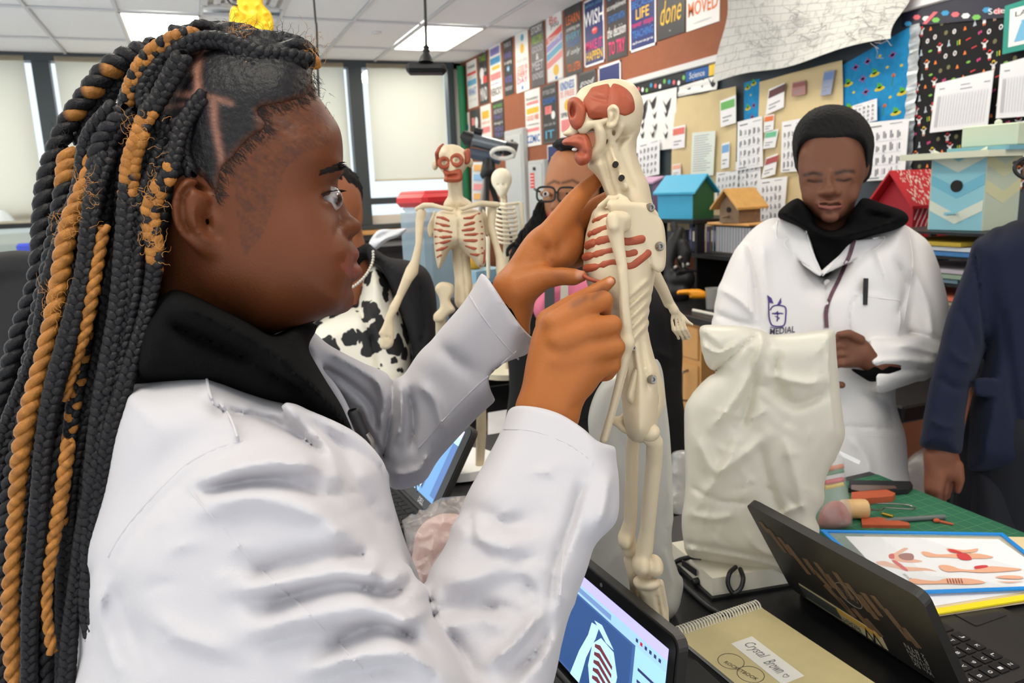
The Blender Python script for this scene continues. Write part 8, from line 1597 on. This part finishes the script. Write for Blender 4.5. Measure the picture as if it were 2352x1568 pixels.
q = MB(); q.box((c[0], c[1], (c[2]-.08+TZ)/2), (.24, .16, c[2]-.08-TZ), Rb, bev=.004); q.build('black_crate', m_black, label='black crate under the dark red case', cat='crate')
# telescope
DTel = 4.6; e = empty('telescope', tuple(W(1130, 600, DTel)*np.array((1, 1, 0))), 'silver and black telescope on a tripod near the window corner', 'telescope'); t_ = lambda x, y, dd=0: W(x, y, DTel+dd)
q = MB(); a, b_ = t_(1072, 318), t_(1168, 342); q.tube([a, b_], .040, 20); q.build('tube', mat('telescope_grey', (120, 126, 132), .25, metal=.6), e, smooth=True)
q = MB(); q.tube([t_(1160, 340), t_(1180, 345), t_(1186, 347)], [.046, .050, .044], 18); q.build('lens_hood', m_black, e, smooth=True); q = MB(); q.tube([t_(1062, 308), t_(1075, 318), t_(1086, 322)], [.026, .045, .044], 16); q.build('eyepiece', m_black, e, smooth=True); q = MB(); q.tube([t_(1090, 300), t_(1108, 304)], .022, 12); q.build('finder_scope', m_black, e, smooth=True)
q = MB(); q.tube([t_(1080, 352), t_(1150, 366)], .034, 14); q.build('lower_tube', flat((70, 80, 96), .3), e, smooth=True)
q = Sculpt(k=.02); q.chain([(1122, 362, DTel, 12), (1122, 392, DTel, 18), (1116, 400, DTel, 14)]); q.build('mount', m_black, e, h=.012)
for x, dd in ((1094, .0), (1117, -.2), (1176, .15)):
    a = t_(1118, 398); b_ = t_(x, 560, dd); g = a+(b_-a)*((a[2]-.01)/(a[2]-b_[2])); q = MB(); q.tube([a, g], [.018, .014], 8); q.build('leg', flat((150, 146, 138), .4) if x < 1100 else m_black, e, smooth=True)
q = MB(); q.tube([t_(1155+26*math.cos(a_), 352+12*math.sin(a_), -.3+.05*math.sin(a_)) for a_ in np.linspace(0, 2*math.pi, 25)], .012, 8); q.build('ring_tray', flat((232, 230, 222), .4), e, smooth=True); q = MB(); q.tube([t_(1136, 340, -.05), t_(1150, 350, -.3)], .01, 8); q.build('ring_arm', m_black, e, smooth=True)
# poster boards stacked by the window corner (pale sheets under the telescope)
q = MB(); P = [W(x, y, 5.6) for x, y in ((1084, 372), (1118, 372), (1118, 470), (1084, 470))]; q.prism(P, CF*.01); ob = q.build('display_board', flat((226, 232, 236)), label='pale display board with coloured prints below the telescope', cat='board'); q = MB()
for k in range(4): q.prism([W(x, y, 5.59) for x, y in ((1088, 378+22*k), (1112, 378+22*k), (1112, 392+22*k), (1088, 392+22*k))], CF*.002, k % 3)
q.build('print', [flat((236, 180, 110)), flat((150, 190, 226)), flat((230, 150, 150))], ob); P = ob.location
q = MB(); a = W(1101, 470, 5.6); q.prism([a-CR*.06, a+CR*.06, np.array((a[0], a[1], .0))+CR*.06*np.array((1, 1, 0)), np.array((a[0], a[1], .0))-CR*.06*np.array((1, 1, 0))], CF*.01); q.build('board_stand', m_white, ob)
# clear wing shaped bag over the far skeleton
# ---------------- hanging things
e = empty('pull_cord', tuple(W(978, 150, 2.6)), 'black power cord hanging from the ceiling with a T shaped box', 'cord'); DC = 2.6; c_ = lambda x, y: W(x, y, DC)
p0 = c_(976, 0); up = np.array((p0[0], p0[1], ZC)); q = MB(); q.tube([up, p0, c_(978, 70), c_(979, 108)], .0052, 10); q.build('cable', m_black, e, smooth=True)
q = MB(); pr = [(.006, 0), (.012, .006), (.009, .012), (.013, .018), (.010, .026), (.016, .034), (.026, .052), (.030, .062), (0, .062)]; q.lathe(c_(979, 104), pr, -CU, 18); q.build('strain_relief', m_black, e, smooth=True)
q = MB(); q.box(c_(979, 158), (.136, .05, .036), np.array((CR, CF, CU)).T, bev=.012); hb = q.build('socket_box', m_black, e)
q = MB(); q.tube(spline([np.array((*W(722, -60, 2.9)[:2], ZC)), W(721, 0, 2.9), W(727, 60, 2.9), W(729, 140, 2.9), W(732, 215, 2.9), W(734, 300, 2.9)], 5), .0042, 8); q.build('hanging_wire', m_black, label='thin black wire hanging from the ceiling behind the forehead', cat='wire', smooth=True)
m_yel = mat('yellow_foam', (250, 200, 24), .55); DY = 2.4; e = empty('hanging_toy', tuple(W(578, 60, DY)), 'yellow rounded plastic wheel toy hanging from the ceiling', 'toy')
q = Sculpt(k=.004); q.infl([(545, -20), (605, -20), (604, 8), (622, 30), (629, 52), (627, 72), (610, 84), (588, 88), (566, 72), (536, 66), (527, 52), (530, 20), (545, 8)], DY, 7, .022, step=1.5)
for k in range(8): a_ = k*math.pi/4+.4; q.ell(578+36*math.cos(a_), 45+32*math.sin(a_), DY-.018, 7, 5, .012, ang=math.degrees(a_), k=.002)
q.ell(582, 42, DY-.015, 17, 17, .014, k=.002); q.stroke([(566, 42), (570, 54), (582, 59), (594, 54), (598, 42)], 2, -.003); q.stroke([(556, 47), (563, 41)], 2, -.004); q.stroke([(613, 51), (622, 45)], 2, -.004); q.stroke([(535, 15), (566, 34)], 2, .003); q.build('wheel_body', m_yel, e, h=.0034)
q = MB(); p0 = W(575, -20, DY); q.tube([p0, (p0[0], p0[1], ZC)], .003, 6); q.build('string', flat((60, 60, 60)), e); q = MB(); q.tube(spline([W(520, -5, DY), W(530, 8, DY), W(545, 12, DY-.03)], 5), .003, 6); q.build('tie_cord', m_black, e)
# clear storage bag curve over the far skeleton
q = MB(); q.tube(spline([W(1092, 470, 2.62), W(1110, 456, 2.6), (W(1140, 449, 2.6))], 6), [.006]*13, 8) if False else None
e = empty('acrylic_arch', tuple(W(1210, 500, 2.7)*np.array((1, 1, 0))+np.array((0, 0, TZ))), 'pale clear plastic arch right of the small skeleton', 'stand'); P = spline([(1180, 455), (1205, 458), (1226, 474), (1234, 500), (1222, 560), (1210, 640)], 5); q = MB(); V = []
for x, y in P: V += [W(x, y, 2.68), W(x, y, 2.86)]
q.add(V, [(2*k, 2*k+2, 2*k+3, 2*k+1) for k in range(len(P)-1)]); q.build('arch_sheet', mat('milky_plastic', (236, 236, 230), .2, alpha=.7), e, smooth=True); a = W(1210, 640, 2.77); q = MB(); q.box((a[0], a[1], (a[2]+TZ)/2), (.03, .14, a[2]-TZ), Rb); q.build('arch_foot', mat('milky_plastic', (236, 236, 230), .2, alpha=.7), e)
